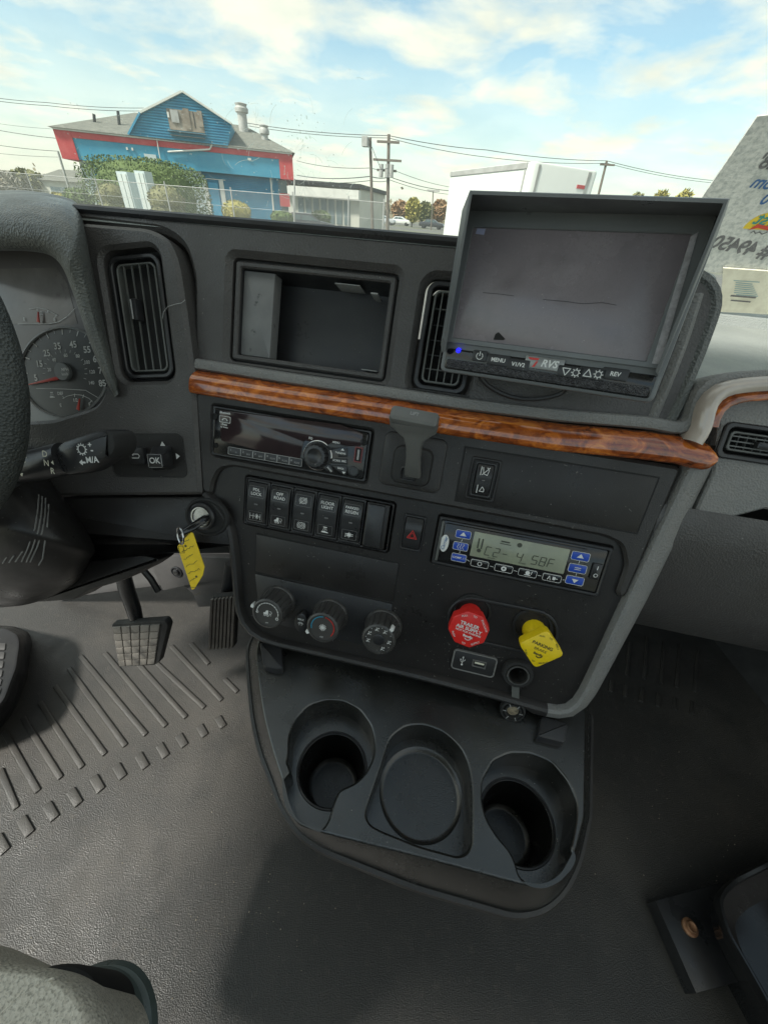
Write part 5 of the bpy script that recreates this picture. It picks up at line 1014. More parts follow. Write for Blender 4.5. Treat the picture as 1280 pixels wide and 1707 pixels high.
rd = [.002] * 3 + [.02, .02, .012, .004, .01, .012, .015, .015] + [.02] * 5 + [.002]
topR, lipR = roundpoly(top, rd, 5), roundpoly(lip, [.002] * 3 + [.03, .03, .03, .02, .02, .02, .02, .02] + [.02] * 5 + [.002], 5)
hl = at('a3', [(205, 430), (198, 462), (208, 480), (206, 496), (188, 515), (189, 560), (200, 612), (236, 655), (312, 688), (335, 655), (350, 600), (368, 558), (382, 548), (425, 530), (462, 492), (486, 440), (489, 390), (478, 340), (440, 285), (385, 256), (330, 252), (270, 270), (225, 318), (206, 372)], ZT)
hr = at('a3', [(848, 520), (847, 590), (862, 650), (900, 710), (935, 748), (958, 790), (972, 845), (1010, 868), (1052, 872), (1100, 850), (1140, 806), (1152, 775), (1140, 745), (1150, 700), (1160, 640), (1160, 590), (1135, 525), (1080, 460), (1010, 432), (940, 430), (885, 455)], ZT)
hm = at('a3', [(512, 470), (488, 540), (464, 610), (460, 640), (475, 668), (510, 688), (640, 740), (765, 774), (795, 764), (811, 730), (812, 640), (812, 550), (802, 470), (778, 412), (722, 360), (655, 335), (590, 340), (540, 380)], ZT)
hl, hr, hm = roundpoly(hl, .006, 3), roundpoly(hr, .006, 3), roundpoly(hm, .008, 3)
m = MB(TF); m.plate(topR, [], 0, .004, .002) if False else None
bev = .0022; loops = [inset(topR, bev)] + [inset(l, -bev) for l in (hl, hr, hm)]
tris = tessellate_polygon([[Vector((x, y, 0)) for x, y in l] for l in loops]); m.add([TF.P(x, y, 0) for l in loops for x, y in l], [tuple(t) for t in tris])
m.rings([[TF.P(*p, 0) for p in loops[0]], [TF.P(*p, -bev * .4) for p in inset(topR, bev * .3)], [TF.P(*p, -bev) for p in topR], [(Vector(TF.P(*a_, 0)) * .12 + Vector(LF.P(*b_, 0)) * .88) + Vector((0, 0, .0)) for a_, b_ in zip(topR, lipR)], [LF.P(*p, .0) for p in lipR]])
for l, lp in zip((hl, hr, hm), loops[1:]): m.rings([[TF.P(*p, 0) for p in lp], [TF.P(*p, -bev * .3) for p in inset(l, -bev * .3)], [TF.P(*p, -bev) for p in l]])
m.build('tray_top', M['tray'], T, ang=50)
m = MB(LF); m.sweep(lipR[4:-2], [(.0, -.012), (.0035, -.010), (.0045, -.004), (.0035, .001), (.0, .003), (-.004, .001), (-.004, -.012)]); m.build('rolled_lip', M['dash3'], T)
m = MB(LF); m.rings([[LF.P(*p, -.01) for p in lipR], [LF.P(*p, -.05) for p in inset(lipR, .05)], [LF.P(*p, -.47) for p in inset(lipR, .075)]]); m.build('pedestal', M['dash2'], T)
def cup(nm, hole, cpx, rx_px, dz, deep, taper, ramp=None):
    zl = ZT - dz; c = onz(*Z('a3', *cpx), zl); e = onz(*Z('a3', cpx[0] + rx_px, cpx[1]), zl); r = (e - c).length
    inn = circ(c.x, c.y, r, 40); lo = inset(hole, .0012)
    m = MB(TF); m.rings([[TF.P(*p, -bev) for p in hole], [TF.P(*p, -dz) for p in lo]])
    ol = lo if area(lo) > 0 else lo[::-1]
    il = circ(c.x, c.y, r + .0015, 40)
    tr = tessellate_polygon([[Vector((x, y, 0)) for x, y in ol], [Vector((x, y, 0)) for x, y in il]]); m.add([TF.P(x, y, -dz) for x, y in ol + il], [tuple(t) for t in tr])
    m.build('well', M['tray'], T, ang=45)
    m = MB(TF); m.lathe(c.x, c.y, [(r + .0015, -dz), (r, -dz - .001), (r * taper + .002, -deep), (r * taper - .002, -deep - .003), (r * taper - .004, -deep - .0031), (0, -deep - .0032)], 48); m.build(nm, M['tray'] if nm == 'round_bin' else M['cup'], T)
    if nm == 'round_bin': return c, r
    m = MB(TF); m.lathe(c.x, c.y, [(r + .0035, -dz), (r + .003, -dz + .0014), (r + .0015, -dz + .0016), (r + .0006, -dz)], 48, cap1=False); m.build('well_rim', M['satin'], T)
    return c, r
cup('cup_well', hl, (348, 482), 107, .034, .088, .78); cup('cup_well', hr, (962, 655), 112, .034, .092, .78); cup('round_bin', hm, (642, 560), 132, .036, .0382, .992)
for pts in (((105, 60), (178, 60), (186, 148), (160, 152), (118, 140)), ((1045, 305), (1135, 330), (1125, 398), (1030, 375))):
    p_ = at('a3', pts, ZT + .012); m = MB(TF); m.prism(roundpoly(p_, .004, 3), 0, .012, .003); m.build('mounting_boss', M['satin'], T)
m = MB(); m.rings([[Vector((-.20, .335, .50)), Vector((.215, .335, .50))], [Vector((-.20, .325, .64)), Vector((.215, .325, .64))]], closed=False); m.build('back_wall', M['void'], T)
# ------------------------------------------------------------------ monitor
MF = Frame(CAM + Vector((-.01474, .40100, -.00592)), (.9807, -.1913, .0417), (.0389, -.2921, -.9560))
T = thing('camera_monitor', 'black rear view camera monitor with sun hood fixed before the dash', 'monitor', MF.P(.077, .11, 0))
SW, SH = .154, .0832; bl_, br_ = MF.uv(731.6, 619, .004), MF.uv(1088, 672, .004)
X0, X1, Y1 = bl_[0], br_[0], (bl_[1] + br_[1]) / 2
cs = [(X0 + .001, -.012), (X1 - .0, -.012), (X1, Y1), (X0, Y1)]
m = MB(MF); m.prism(roundpoly(cs, .006, 5), -.024, .004, .002, bottom=True); m.build('case', M['hoodp'], T)
m = MB(MF); m.prism(rr(.0, .0, SW, SH, .001), .003, .0046, .0002); m.build('screen', M['screen'], T)
m = MB(MF); m.ring(rr(-.009, -.011, SW + .010, SH + .004, .003), rr(.0004, .0004, SW - .0004, SH - .0004, .001), .003, .0066, .0006, .0044); m.build('screen_bezel', M['hoodp'], T)
ho = [MF.uv(783, 317, .048), MF.uv(1216, 331, .050), MF.uv(1096, 626, .012), MF.uv(737, 588, .012)]; hh4 = [.048, .050, .012, .012]
base = [(-.014, -.014), (SW + .016, -.014), (SW + .0125, SH + .010), (-.012, SH + .006)]
def loop4(q, hs, ins=0, n=8):
    q2 = inset(q, ins); out = []
    idx = [3, 0, 1, 2]; P_ = [(q2[i][0], q2[i][1], hs[i]) for i in idx]
    for (a_, b_) in zip(P_[:-1], P_[1:]):
        for k in range(n): t = k / n; out.append([a_[j] + (b_[j] - a_[j]) * t for j in range(3)])
    out.append(list(P_[-1])); 
    # soften the two top corners
    for ci in ():
        a_, c_, b_ = out[ci - 1], out[ci], out[ci + 1]; out[ci] = [c_[j] * .5 + (a_[j] + b_[j]) * .25 for j in range(3)]
    return [MF.P(*p) for p in out]
m = MB(); m.rings([loop4(base, [-.004] * 4), loop4(ho, hh4), loop4(ho, [h + .0012 for h in hh4], .0008), loop4(ho, [h + .0008 for h in hh4], .0026), loop4(inset(base, .0035), [.004] * 4)], closed=False)
m.build('sun_hood', M['hoodp'], T)
m = MB(MF); bz = [(X0 + .004, SH + .0085), (X1 - .004, SH + .0085), (X1 - .004, Y1 - .003), (X0 + .004, Y1 - .003)]; m.prism(roundpoly(bz, .003), .003, .0052, .0005); m.build('control_strip', M['gloss'], T)
m = MB(MF); m.rbox(X0 + .006, Y1 - .0115, X1 - .006, Y1 - .0042, .004, .0058, .002, .0004); m.build('grained_strip', mat('coarse_grain_plastic', (.05, .05, .055), .4, bump=('vor', 900, 1.0, .002), var=(300, (.09, .09, .095), .45, .6)), T)
ZM = lambda x, y, h=.0064: MF.uv(*Z('z5', x, y), h)
m = MB(MF); sc2 = lambda pts: [MF.uv(*Z('z5', x, y), .0049) for x, y in pts]
m.stroke(sc2([(265, 400), (320, 405), (375, 412)]), .0003, .0049); m.stroke(sc2([(480, 425), (560, 432), (620, 440), (690, 436), (740, 445)]), .0003, .0049)
m.poly(sc2([(303, 568), (310, 548), (322, 541), (335, 555), (345, 566), (338, 570)]), .0049)
tag(m.build('screen_scratches', M['void'], T, smooth=False), kind='stuff')
m = MB(MF)
for k in range(60): x, y = random.uniform(.01, SW - .01), random.uniform(.01, SH - .005); m.poly(circ(x, y, random.uniform(.00012, .00035), 5), .0049)
tag(m.build('screen_dust', M['greyprint'], T, smooth=False), kind='stuff')
c = ZM(178, 606); m = MB(MF); m.lathe(*c, [(.0022, .004), (.0020, .0062), (.0010, .0068), (0, .0069)], 16); m.build('status_light', M['led'], T)
def mbtn(x, y, w, txt, fn=None):
    c = ZM(x, y); m = MB(MF); m.rbox(c[0] - w / 2, c[1] - .0045, c[0] + w / 2, c[1] + .0045, .004, .0062, .001, .0005); b = m.build('button', M['satin'], T); m = MB(MF)
    if txt: m.text(txt, c[0], c[1], .0044, .0065, bold=.03)
    if fn: fn(m, c[0], c[1])
    m.build('lettering', M['white'], b)
def power(m, x, y): m.arc(x, y, .0027, -50, 230, .0007, .0065, 14); m.stroke([(x, y - .0035), (x, y - .0004)], .0007, .0065)
def gear(m, x, y):
    m.arc(x, y, .0022, 0, 360, .0007, .0065, 14)
    for k in range(8): a_ = R(k * 45); m.stroke([(x + .0026 * math.cos(a_), y + .0026 * math.sin(a_)), (x + .0034 * math.cos(a_), y + .0034 * math.sin(a_))], .0007, .0065)
def tridn(m, x, y): m.stroke([(x - .0062, y - .0025), (x - .0002, y - .0025), (x - .0032, y + .003)], .0007, .0065, closed=True); gear(m, x + .0045, y)
def triup(m, x, y): m.stroke([(x - .0062, y + .0025), (x - .0002, y + .0025), (x - .0032, y - .003)], .0007, .0065, closed=True); gear(m, x + .0045, y)
mbtn(254, 626, .0125, None, power); mbtn(320, 641, .0190, 'MENU'); mbtn(391, 657, .0185, 'V1/V2'); mbtn(575, 683, .0200, None, tridn); mbtn(654, 689, .0200, None, triup); mbtn(736, 691, .0190, 'REV')
c = ZM(483, 653); m = MB(MF); m.rbox(c[0] - .0155, c[1] - .0048, c[0] + .0155, c[1] + .0048, .004, .0060, .0006, .0003); lg = m.build('logo_plate', M['steel'], T)
m = MB(MF); m.text('RVS', c[0] + .0040, c[1], .0078, .0063, bold=.03, shear=.25); m.build('lettering', M['white'], lg)
m = MB(MF); m.poly([(c[0] - .0135, c[1] - .0035), (c[0] - .0045, c[1] - .0035), (c[0] - .0055, c[1] - .0018), (c[0] - .0120, c[1] - .0018)], .0063); m.poly([(c[0] - .0090, c[1] + .0036), (c[0] - .0065, c[1] - .001), (c[0] - .0050, c[1] - .001), (c[0] - .0070, c[1] + .0036)], .0063); m.build('logo_mark', M['redp'], lg)
a_ = MF.uv(798, 377, .005); m = MB(MF); m.poly([(.0035, .0008), (.0105, .0008), (.0100, .0050), (.0030, .0045)], .00475); m.build('screen_reflection', M['screenrefl'], T)  # reflection painted as a pale patch in the screen corner
m = MB(MF); m.add([MF.P(*MF.uv(x, y, .03), .03) for x, y in ()], []) if False else None
# side strip of the bezel; its pale colour is a painted reflection
st = [MF.uv(1151, 394, .0072), MF.uv(1164, 386, .0072), MF.uv(1100, 607, .0072), MF.uv(1086, 606, .0072)]; m = MB(MF); m.prism(st, .0066, .0072, .0001); m.build('bezel_reflection_strip', M['bezelrefl'], T)
m = MB(); pa = MF.P(.077, .06, -.02); m.tube([pa, pa + Vector((0, .03, -.01))], .012, 12); m.build('mount_arm', M['matte'], T)
m = MB(); c = [P0.P(*P0.uv(x, y, h), h) for x, y, h in ((800, 628, .01), (812, 642, .006), (838, 657, .002), (870, 665, .0), (905, 664, .001), (936, 655, .004), (945, 640, .01))]
cs_ = []
for i in range(len(c) - 1):
    p0, p1, p2, p3 = c[max(0, i - 1)], c[i], c[i + 1], c[min(len(c) - 1, i + 2)]
    for k in range(6): t = k / 6; cs_.append(.5 * (2 * p1 + (p2 - p0) * t + (2 * p0 - 5 * p1 + 4 * p2 - p3) * t * t + (3 * p1 - p0 - 3 * p2 + p3) * t ** 3))
m.tube(cs_, .0022, 8); tag(m.build('monitor_cable', M['satin'], None, loc=c[0]), 'thin black cable looping under the monitor', 'cable')
# ------------------------------------------------------------------ seats
T = thing('driver_seat', 'pale woven fabric corner of the driver seat at the bottom left', 'seat', onz(60, 1680, .1))
SF = Frame((0, 0, .50), (1, 0, 0), (0, 1, 0)); sp_ = SF.uvs([(0, 1603), (85, 1613), (130, 1638), (156, 1672), (170, 1730)]); sp_ = roundpoly([(-.44, sp_[0][1] - .03), (-.38, sp_[0][1] + .002)] + sp_ + [(sp_[-1][0] - .01, -.30), (-.44, -.30)], [.04, .03, .03, .02, .02, .02, .03, .06, .06], 6)
m = MB(SF); rs = [[SF.P(*p, -.14) for p in shrink(sp_, .96)]]
for t in range(0, 10): a_ = R(t * 10); rs.append([SF.P(*p, -.03 + .03 * math.sin(a_)) for p in shrink(sp_, 1 - .10 * (1 - math.cos(a_)))])
m.rings(rs, cap1=True); m.build('cushion', M['seat'], T, ang=60)
sm = MB(SF); ln = SF.uvs([(0, 1690), (30, 1660), (60, 1640), (90, 1630)], .001); sm.sweep(ln, [(-.001, -.002), (-.0005, .0006), (.0005, .0006), (.001, -.002)]); sm.build('seam', M['seat'], T)
bcn = onz(105, 1790, .36); BFm = Frame(bcn, (1, 0, 0), (0, 1, 0)); er = (onz(248, 1720, .36) - bcn).length
m = MB(BFm); prof = [(er * .55, .07)]
for k in range(5): r_ = er * (.68 + .08 * k); prof += [(r_ - .012, .066 - k * .022), (r_ - .004, .064 - k * .022), (r_, .058 - k * .022), (r_ - .002, .050 - k * .022), (r_ - .014, .047 - k * .022)]
m.lathe(0, 0, prof[::-1], 56, cap1=True); m.build('rubber_bellows', mat('bellows_rubber', (.09, .115, .11), .35, bump=('noise', 200, .2, .0005), var=(20, (.06, .075, .07), .4, .7)), T)
m = MB(SF); bb = roundpoly(SF.uvs([(60, 1612), (95, 1604), (130, 1605), (155, 1622), (166, 1650), (160, 1700), (60, 1750)], -.045), .01, 4); m.prism(bb, -.14, -.05, .008); m.build('side_cover', M['void'], T)
T = thing('passenger_seat_base', 'black metal seat base bracket bolted to the floor at the lower right', 'seat base', onz(1180, 1560, 0))
PLF = Frame((0, 0, .034), (1, 0, 0), (0, 1, 0)); m = MB(PLF); m.prism(PLF.uvs([(1092, 1501), (1205, 1470), (1250, 1520), (1262, 1628), (1160, 1656)]), -.034, 0, .0015); m.build('foot_plate', M['satin'], T)
c = onz(1149, 1546, .036); m = MB(Frame(c, (1, 0, 0), (0, 1, 0))); m.lathe(0, 0, [(.0125, -.002), (.0125, .002), (.0112, .003), (.0085, .0035), (.0080, .007), (.0068, .009), (.0045, .0075), (0, .007)], 30); m.build('bolt', M['rust'], T)
c = onz(1176, 1548, .0345); m = MB(Frame(c, (1, 0, 0), (0, 1, 0))); m.lathe(0, 0, [(.010, -.001), (.0098, .0004), (0, .0005)], 24); m.build('plug', M['satin'], T)
BB = Frame((0, 0, .12), (1, 0, 0), (0, 1, 0)); o_ = BB.uvs([(1290, 1690), (1245, 1610), (1210, 1550), (1196, 1500), (1205, 1480), (1225, 1462), (1320, 1415)])
pb = roundpoly(o_ + [(1.02, o_[-1][1] + .08), (1.02, -.28), (.78, -.28)], .012, 4)
m = MB(BB); m.rings([[BB.P(*p, -.12) for p in shrink(pb, .72)], [BB.P(*p, -.03) for p in shrink(pb, .76)], [BB.P(*p, -.022) for p in shrink(pb, .985)], [BB.P(*p, -.018) for p in pb], [BB.P(*p, -.006) for p in pb], [BB.P(*p, -.001) for p in shrink(pb, .99)], [BB.P(*p, -.001) for p in shrink(pb, .96)], [BB.P(*p, -.008) for p in shrink(pb, .945)], [BB.P(*p, -.05) for p in shrink(pb, .93)]], cap1=True); m.build('base_frame', M['gloss'], T)
# ------------------------------------------------------------------ part of a roof and a low rear wall, out of frame, added to shape the light
hl_ = mat('ceiling_shade_cloth', (.55, .55, .51), .9, bump=('noise', 300, .3, .001), var=(6, (.48, .48, .45), .4, .7))
m = MB(); m.box((-1.3, -1.15, 1.75), (.42, .08, 1.8)); tag(m.build('ceiling_shade', hl_, None, smooth=False), kind='structure')  # unseen partial roof, cut to keep sun off the dash and let sky in
m = MB(); m.box((-1.3, -1.25, 0), (1.3, -1.2, 1.02)); tag(m.build('back_wall', mat('rear_shade_cloth', (.12, .12, .115), .9, bump=('noise', 300, .3, .001), var=(6, (.10, .10, .095), .4, .7)), None, smooth=False), kind='structure')  # unseen low wall, added dark so the centre panel reflects less sky
# ================================================================== windshield and papers
WSF = Frame((0, .875, .885), (1, 0, 0), (0, .46, -.89))
T = thing('windshield', 'clear windshield glass with smears and scratches above the dash', 'windshield', (0, .875, .885))
m = MB(WSF); m.add([WSF.P(x, y, 0) for x, y in ((-2.2, -1.5), (2.2, -1.5), (2.2, .06), (-2.2, .06))], [(0, 1, 2, 3)]); gl = m.build('glass', M['glass'], T, smooth=False)
if gl.data.polygons[0].normal.dot(WSF.ez) < 0: gl.data.flip_normals()
m = MB(WSF)
def wpx(pts, h=.0006): return WSF.uvs(pts, h)
for _ in range(90):
    px, py = random.gauss(480, 60), random.gauss(270, 50)
    if py > 350: continue
    a0 = random.uniform(0, 360); r = random.uniform(6, 34); m.stroke(wpx([(px + r * math.cos(R(a0 + i * 8)), py + 1.3 * r * math.sin(R(a0 + i * 8))) for i in range(random.randint(3, 9))]), random.uniform(.0003, .0008), .0008)
for _ in range(150):
    px, py = random.uniform(100, 560), random.uniform(165, 345); r = random.uniform(.0004, .0013); c = WSF.uv(px, py, .001); m.poly(circ(*c, r, 6), .001)
for _ in range(30):
    px, py = random.gauss(500, 8), random.gauss(225, 28); c = WSF.uv(px, py, .001); m.poly(circ(*c, random.uniform(.0006, .0018), 7), .001)
tag(m.build('smears', M['smear'], T, smooth=False), kind='stuff')
PG = WSF.sub(0, 0, 0)
T = thing('window_sign', 'large white sign paper on the windshield, lettering seen mirrored from behind', 'sign paper', WSF.P(*WSF.uv(1260, 460), .004))
pp = WSF.uvs([(1262, 194), (1330, 186), (1520, 175), (1560, 470), (1280, 461), (1090, 446)], .006); m = MB(WSF); m.prism(pp, .003, .006, 0); m.build('sheet', M['paper'], T, smooth=False)
ZP = lambda x, y: WSF.uv(*Z('a6', x, y), .0066)
def ptext(nm, t, x, y, s, mt, deg=0, al='C', bold=.02, shear=.2):
    c = ZP(x, y); m = MB(WSF); m.text(t, c[0], c[1], s, .0066, deg=deg, mirror=True, bold=bold, align='R', shear=-shear); m.build(nm, mt, T, smooth=False)
sc_ = .030
ptext('lettering', "28'", 815, 400, .022, M['inkgrey'], 2, 'C'); ptext('lettering', '.com', 778, 552, .020, M['inkblue'], 3); ptext('lettering', '70', 845, 680, .020, M['inkblue'], 3)
c = ZP(830, 940); 
ptext('lettering', '1st', 808, 825, .023, M['inkgreen'], 6); ptext('lettering', 'CK # 49450', 470, 1000, .026, M['inkgrey'], 6, bold=.03)
m = MB(WSF); c = ZP(845, 890); m.poly([(c[0] + .022 * math.cos(R(180 + i * 15)), c[1] + .004 + .022 * math.sin(R(180 + i * 15))) for i in range(13)], .0062); m.build('logo_sun', M['inkyel'], T, smooth=False)
m = MB(WSF); q = [ZP(x, y) for x, y in ((748, 912), (820, 868), (898, 885), (960, 900), (960, 935), (890, 915), (820, 898))]; m.poly(q, .0068); m.build('logo_ribbon', M['inkred'], T, smooth=False)
m = MB(WSF); c = ZP(850, 935); m.text('Springfield', c[0], c[1], .012, .0066, mirror=True, shear=.3, deg=5) if False else m.stroke([ZP(765, 935), ZP(790, 920), ZP(800, 940), ZP(830, 928), ZP(850, 945), ZP(890, 930)], .0012, .0066); m.build('logo_script', M['inkgrey'], T, smooth=False)
T = thing('cream_label', 'cream paper label with blue ruled lines below the mirrored sign', 'label', WSF.P(*WSF.uv(1245, 490), .004))
pp = WSF.uvs([(1205, 447), (1420, 462), (1420, 530), (1200, 520)], .010); m = MB(WSF); m.prism(pp, .007, .010, 0); lb = m.build('sheet', M['cream'], T, smooth=False)
m = MB(WSF)
for k in range(8): y0_ = 1292 + k * 15; m.stroke([WSF.uv(*Z('a6', 640 + (k * 37 % 20), y0_), .0105), WSF.uv(*Z('a6', 830 - (k * 53 % 60), y0_ + 12), .0105)], .0013, .0105)
m.build('printed_lines', mat('pale_blue_ink', (.22, .34, .36), .7, var=(100, (.3, .42, .42), .4, .7)), T, smooth=False)
m = MB(WSF); m.stroke([WSF.uv(*Z('a6', 620, 1405), .0106), WSF.uv(*Z('a6', 800, 1420), .0106)], .0028, .0106); m.stroke([WSF.uv(*Z('a6', 620, 1440), .0106), WSF.uv(*Z('a6', 760, 1452), .0106)], .0022, .0106); m.build('printed_lines', M['inkgrey'], T, smooth=False)
# ================================================================== outside
GZ = -.8
def omat(name, c, r=.7, var=None, bump=None, **k): return mat(name, c, r, var=var, bump=bump, **k)
O = {}
O['asphalt'] = omat('lot_ground', (.13, .13, .12), .9, var=[(.06, (.16, .17, .10), .45, .6), (2, (.09, .09, .085), .4, .7)])
O['blue'] = omat('blue_siding', (.035, .25, .42), .6, var=(1.2, (.06, .33, .50), .35, .7))
O['bluef'] = omat('blue_fascia', (.04, .27, .42), .6, var=(.9, (.07, .34, .48), .35, .7))
O['red'] = omat('red_band', (.50, .04, .045), .6, var=(1.5, (.58, .09, .09), .4, .7))
O['roof'] = omat('grey_shingle', (.13, .135, .115), .9, var=(3, (.20, .20, .17), .35, .7), bump=('noise', 9, .4, .03))
O['white'] = omat('white_trim', (.72, .72, .66), .6, var=(1, (.6, .6, .55), .4, .7))
O['pale'] = omat('pale_panel', (.52, .60, .60), .6, var=(1, (.44, .52, .52), .4, .7))
O['cab'] = omat('cabinet_paint', (.58, .63, .60), .6, var=(1, (.5, .55, .52), .4, .7))
O['board'] = omat('weathered_board', (.20, .16, .12), .85, var=(2.5, (.32, .28, .23), .4, .65))
O['dark'] = omat('dark_opening', (.02, .02, .02), .6, var=(1, (.03, .03, .03), .4, .7))
O['metal'] = omat('galvanised_metal', (.42, .42, .40), .5, var=(3, (.3, .3, .28), .4, .7))
O['pole'] = omat('pole_wood', (.13, .11, .09), .85, var=(2, (.18, .15, .12), .4, .7))
O['wire'] = omat('cable_black', (.05, .05, .055), .6, var=(1, (.07, .07, .07), .4, .7))
O['glass'] = omat('window_glass', (.10, .14, .15), .08, var=(1, (.14, .18, .18), .4, .7))
O['truck'] = omat('white_truck_body', (.72, .74, .70), .45, var=(.8, (.64, .66, .62), .35, .75))
O['tyre'] = omat('tyre_rubber', (.02, .02, .02), .8, var=(3, (.03, .03, .03), .4, .7))
O['shop'] = omat('shop_wall', (.55, .55, .47), .8, var=(.5, (.48, .48, .42), .4, .7))
m = MB(); m.add([(-1500, -1500, GZ), (1500, -1500, GZ), (1500, 1500, GZ), (-1500, 1500, GZ)], [(0, 1, 2, 3)]); tag(m.build('ground', O['asphalt'], None, smooth=False), kind='structure')
BF = Frame((-28.2, 29, H), (.9, .436, 0), (0, 0, -1))
T = thing('restaurant', 'blue clapboard restaurant with red banded fascia and boarded gable window', 'restaurant', BF.P(7, H - GZ, -4))
def B(px, py, h=0): return BF.uv(px, py, h)
Gy = H - GZ
xl, xr = B(93, 240, .8)[0], B(489, 280, .8)[0]; yt = (B(100, 216, .8)[1] + B(485, 258, .8)[1]) / 2; yb = (B(112, 259, .8)[1] + B(485, 303, .8)[1]) / 2
DEP = 11
m = MB(BF); m.box((xl + 1.0, yb - .2, -DEP + .5), (xr - 1.0, Gy, -.2)); m.build('wall', O['blue'], T, smooth=False)
n_b = 34; hb_ = (Gy - yb) / n_b
m = MB(BF)
for k in range(n_b): y = yb + k * hb_; m.add([BF.P(xl + 1, y, -.19), BF.P(xr - 1, y, -.19), BF.P(xr - 1, y + hb_, -.09), BF.P(xl + 1, y + hb_, -.09), BF.P(xl + 1, y + hb_, -.19), BF.P(xr - 1, y + hb_, -.19)], [(0, 1, 2, 3), (3, 2, 5, 4)])
tag(m.build('clapboards', O['blue'], T, smooth=False), kind='stuff')
m = MB(BF); m.box((xl + .9, yt + .2, .0), (xr - .9, yb, .36)); m.build('fascia', O['bluef'], T, smooth=False)
m = MB(BF); m.box((xl + .9, yt - .02, .0), (xr - .9, yt + .28, .40)); m.build('red_band', O['red'], T, smooth=False)
for x0_, x1_ in ((xl, xl + .95), (xr - .95, xr)): m = MB(BF); m.box((x0_, yt - .03, -DEP), (x1_, yb + .02, .43)); m.build('end_panel', O['red'], T, smooth=False)
m = MB(BF); m.box((xl, yt - .12, -DEP), (xr, yt - .03, .5)); m.build('gutter', O['white'], T, smooth=False)
rl, rrr = B(225, 187, -5), B(408, 210, -5); ry = (rl[1] + rrr[1]) / 2
m = MB(BF); m.add([BF.P(xl - .2, yt - .12, .6), BF.P(xr + .2, yt - .12, .6), BF.P(xr + .2, yt - .12, -DEP), BF.P(xl - .2, yt - .12, -DEP), BF.P(rl[0], ry, -5), BF.P(rrr[0], ry, -5)], [(0, 1, 5, 4), (1, 2, 5), (2, 3, 4, 5), (3, 0, 4)]); m.build('roof', O['roof'], T, smooth=False)
ga = [B(305, 155, .5), B(386, 208, .5), B(380, 247, .5), B(217, 226, .5), B(236, 190, .5)]
m = MB(BF); m.prism(ga, -6, .5, 0); m.build('gable_wall', O['blue'], T, smooth=False)
m = MB(BF); y0_ = min(p[1] for p in ga)
for k in range(1, 18):
    y = y0_ + (max(ga[2][1], ga[3][1]) - y0_) * k / 18
    xs = []
    for i in range(5):
        a_, b_ = ga[i], ga[(i + 1) % 5]
        if (a_[1] - y) * (b_[1] - y) < 0: xs.append(a_[0] + (b_[0] - a_[0]) * (y - a_[1]) / (b_[1] - a_[1]))
    if len(xs) == 2: m.box((min(xs), y - .05, .5), (max(xs), y, .58))
tag(m.build('clapboards', O['blue'], T, smooth=False), kind='stuff')
for i, j in ((4, 0), (0, 1), (3, 4)):
    a_, b_ = ga[i], ga[j]; m = MB(BF); d = Vector((b_[0] - a_[0], b_[1] - a_[1])).normalized() ; n_ = Vector((d.y, -d.x)) * .1
    n_ = n_ if n_.y < 0 else -n_
    m.prism([a_, b_, (b_[0] + n_.x, b_[1] + n_.y), (a_[0] + n_.x, a_[1] + n_.y)], -6, .75, 0); m.build('gable_trim', O['white'] if i != 3 else O['blue'], T, smooth=False)
def bbox(nm, p0, p1, h0, h1, mt):
    a_, b_ = B(*p0, h1), B(*p1, h1); m = MB(BF); m.box((min(a_[0], b_[0]), min(a_[1], b_[1]), h0), (max(a_[0], b_[0]), max(a_[1], b_[1]), h1)); return m.build(nm, mt, T, smooth=False)
bbox('boarded_window', (277, 180), (342, 222), .5, .62, O['board']); bbox('window_board', (283, 182), (300, 205), .6, .68, O['metal']); bbox('window_board', (304, 180), (320, 216), .6, .66, O['board']); bbox('window_gap', (321, 186), (327, 214), .6, .64, O['dark']); bbox('window_board', (328, 184), (340, 212), .6, .70, O['board'])
bbox('window_sill', (279, 217), (343, 224), .5, .95, O['pale']); bbox('window_box', (284, 224), (342, 231), .5, .85, O['metal']); bbox('torn_flap', (278, 186), (283, 196), .6, .66, O['white'])
for px_, y0__, y1__, h_, w_, capw in ((403, 186, 222, -3.5, .33, .46), (441, 222, 240, -2.0, .24, .34)):
    a_, b_ = B(px_, y0__, h_), B(px_, y1__, h_); f_ = Frame(BF.P(a_[0], a_[1], h_), BF.ex, Vector((0, 1, 0))); f_.ez = Vector((0, 0, 1)); f_.ey = BF.ez
    m = MB(f_); H_ = b_[1] - a_[1] + .8; m.lathe(0, 0, [(w_, -H_), (w_, -.1), (capw, -.05), (capw * 1.05, .15), (capw * .8, .28), (capw * .95, .4), (0, .5)], 16); m.build('roof_vent', O['metal'], T)
for px_, y0__, y1__ in ((157, 190, 212), (197, 185, 200)):
    a_, b_ = B(px_, y0__, -1.5), B(px_, y1__, -1.5); m = MB(); m.tube([BF.P(a_[0], a_[1], -1.5), BF.P(b_[0], b_[1] + .3, -1.5)], .09, 8); m.build('vent_pipe', O['dark'], T)
m = MB(); m.tube([BF.P(*B(280, 253, .5), .5), BF.P(*B(350, 249, .5), .5), BF.P(*B(354, 240, .5), .5), BF.P(*B(354, 236, .5), .5)], .05, 6); m.build('conduit', O['white'], T)
m = MB(); m.tube([BF.P(*B(261, 228, .5), .5), BF.P(*B(268, 268, .5), .5)], .03, 6); m.build('conduit', O['white'], T)
bbox('sign_box', (240, 256), (262, 268), .36, .55, O['pale']); bbox('wall_lamp', (210, 245), (214, 250), .36, .45, O['white']); bbox('wall_lamp', (219, 246), (223, 251), .36, .45, O['white']); bbox('wall_lamp', (413, 263), (419, 267), .36, .45, O['white'])
bbox('boarded_doorway', (303, 279), (350, 372), -.2, .0, O['pale'])
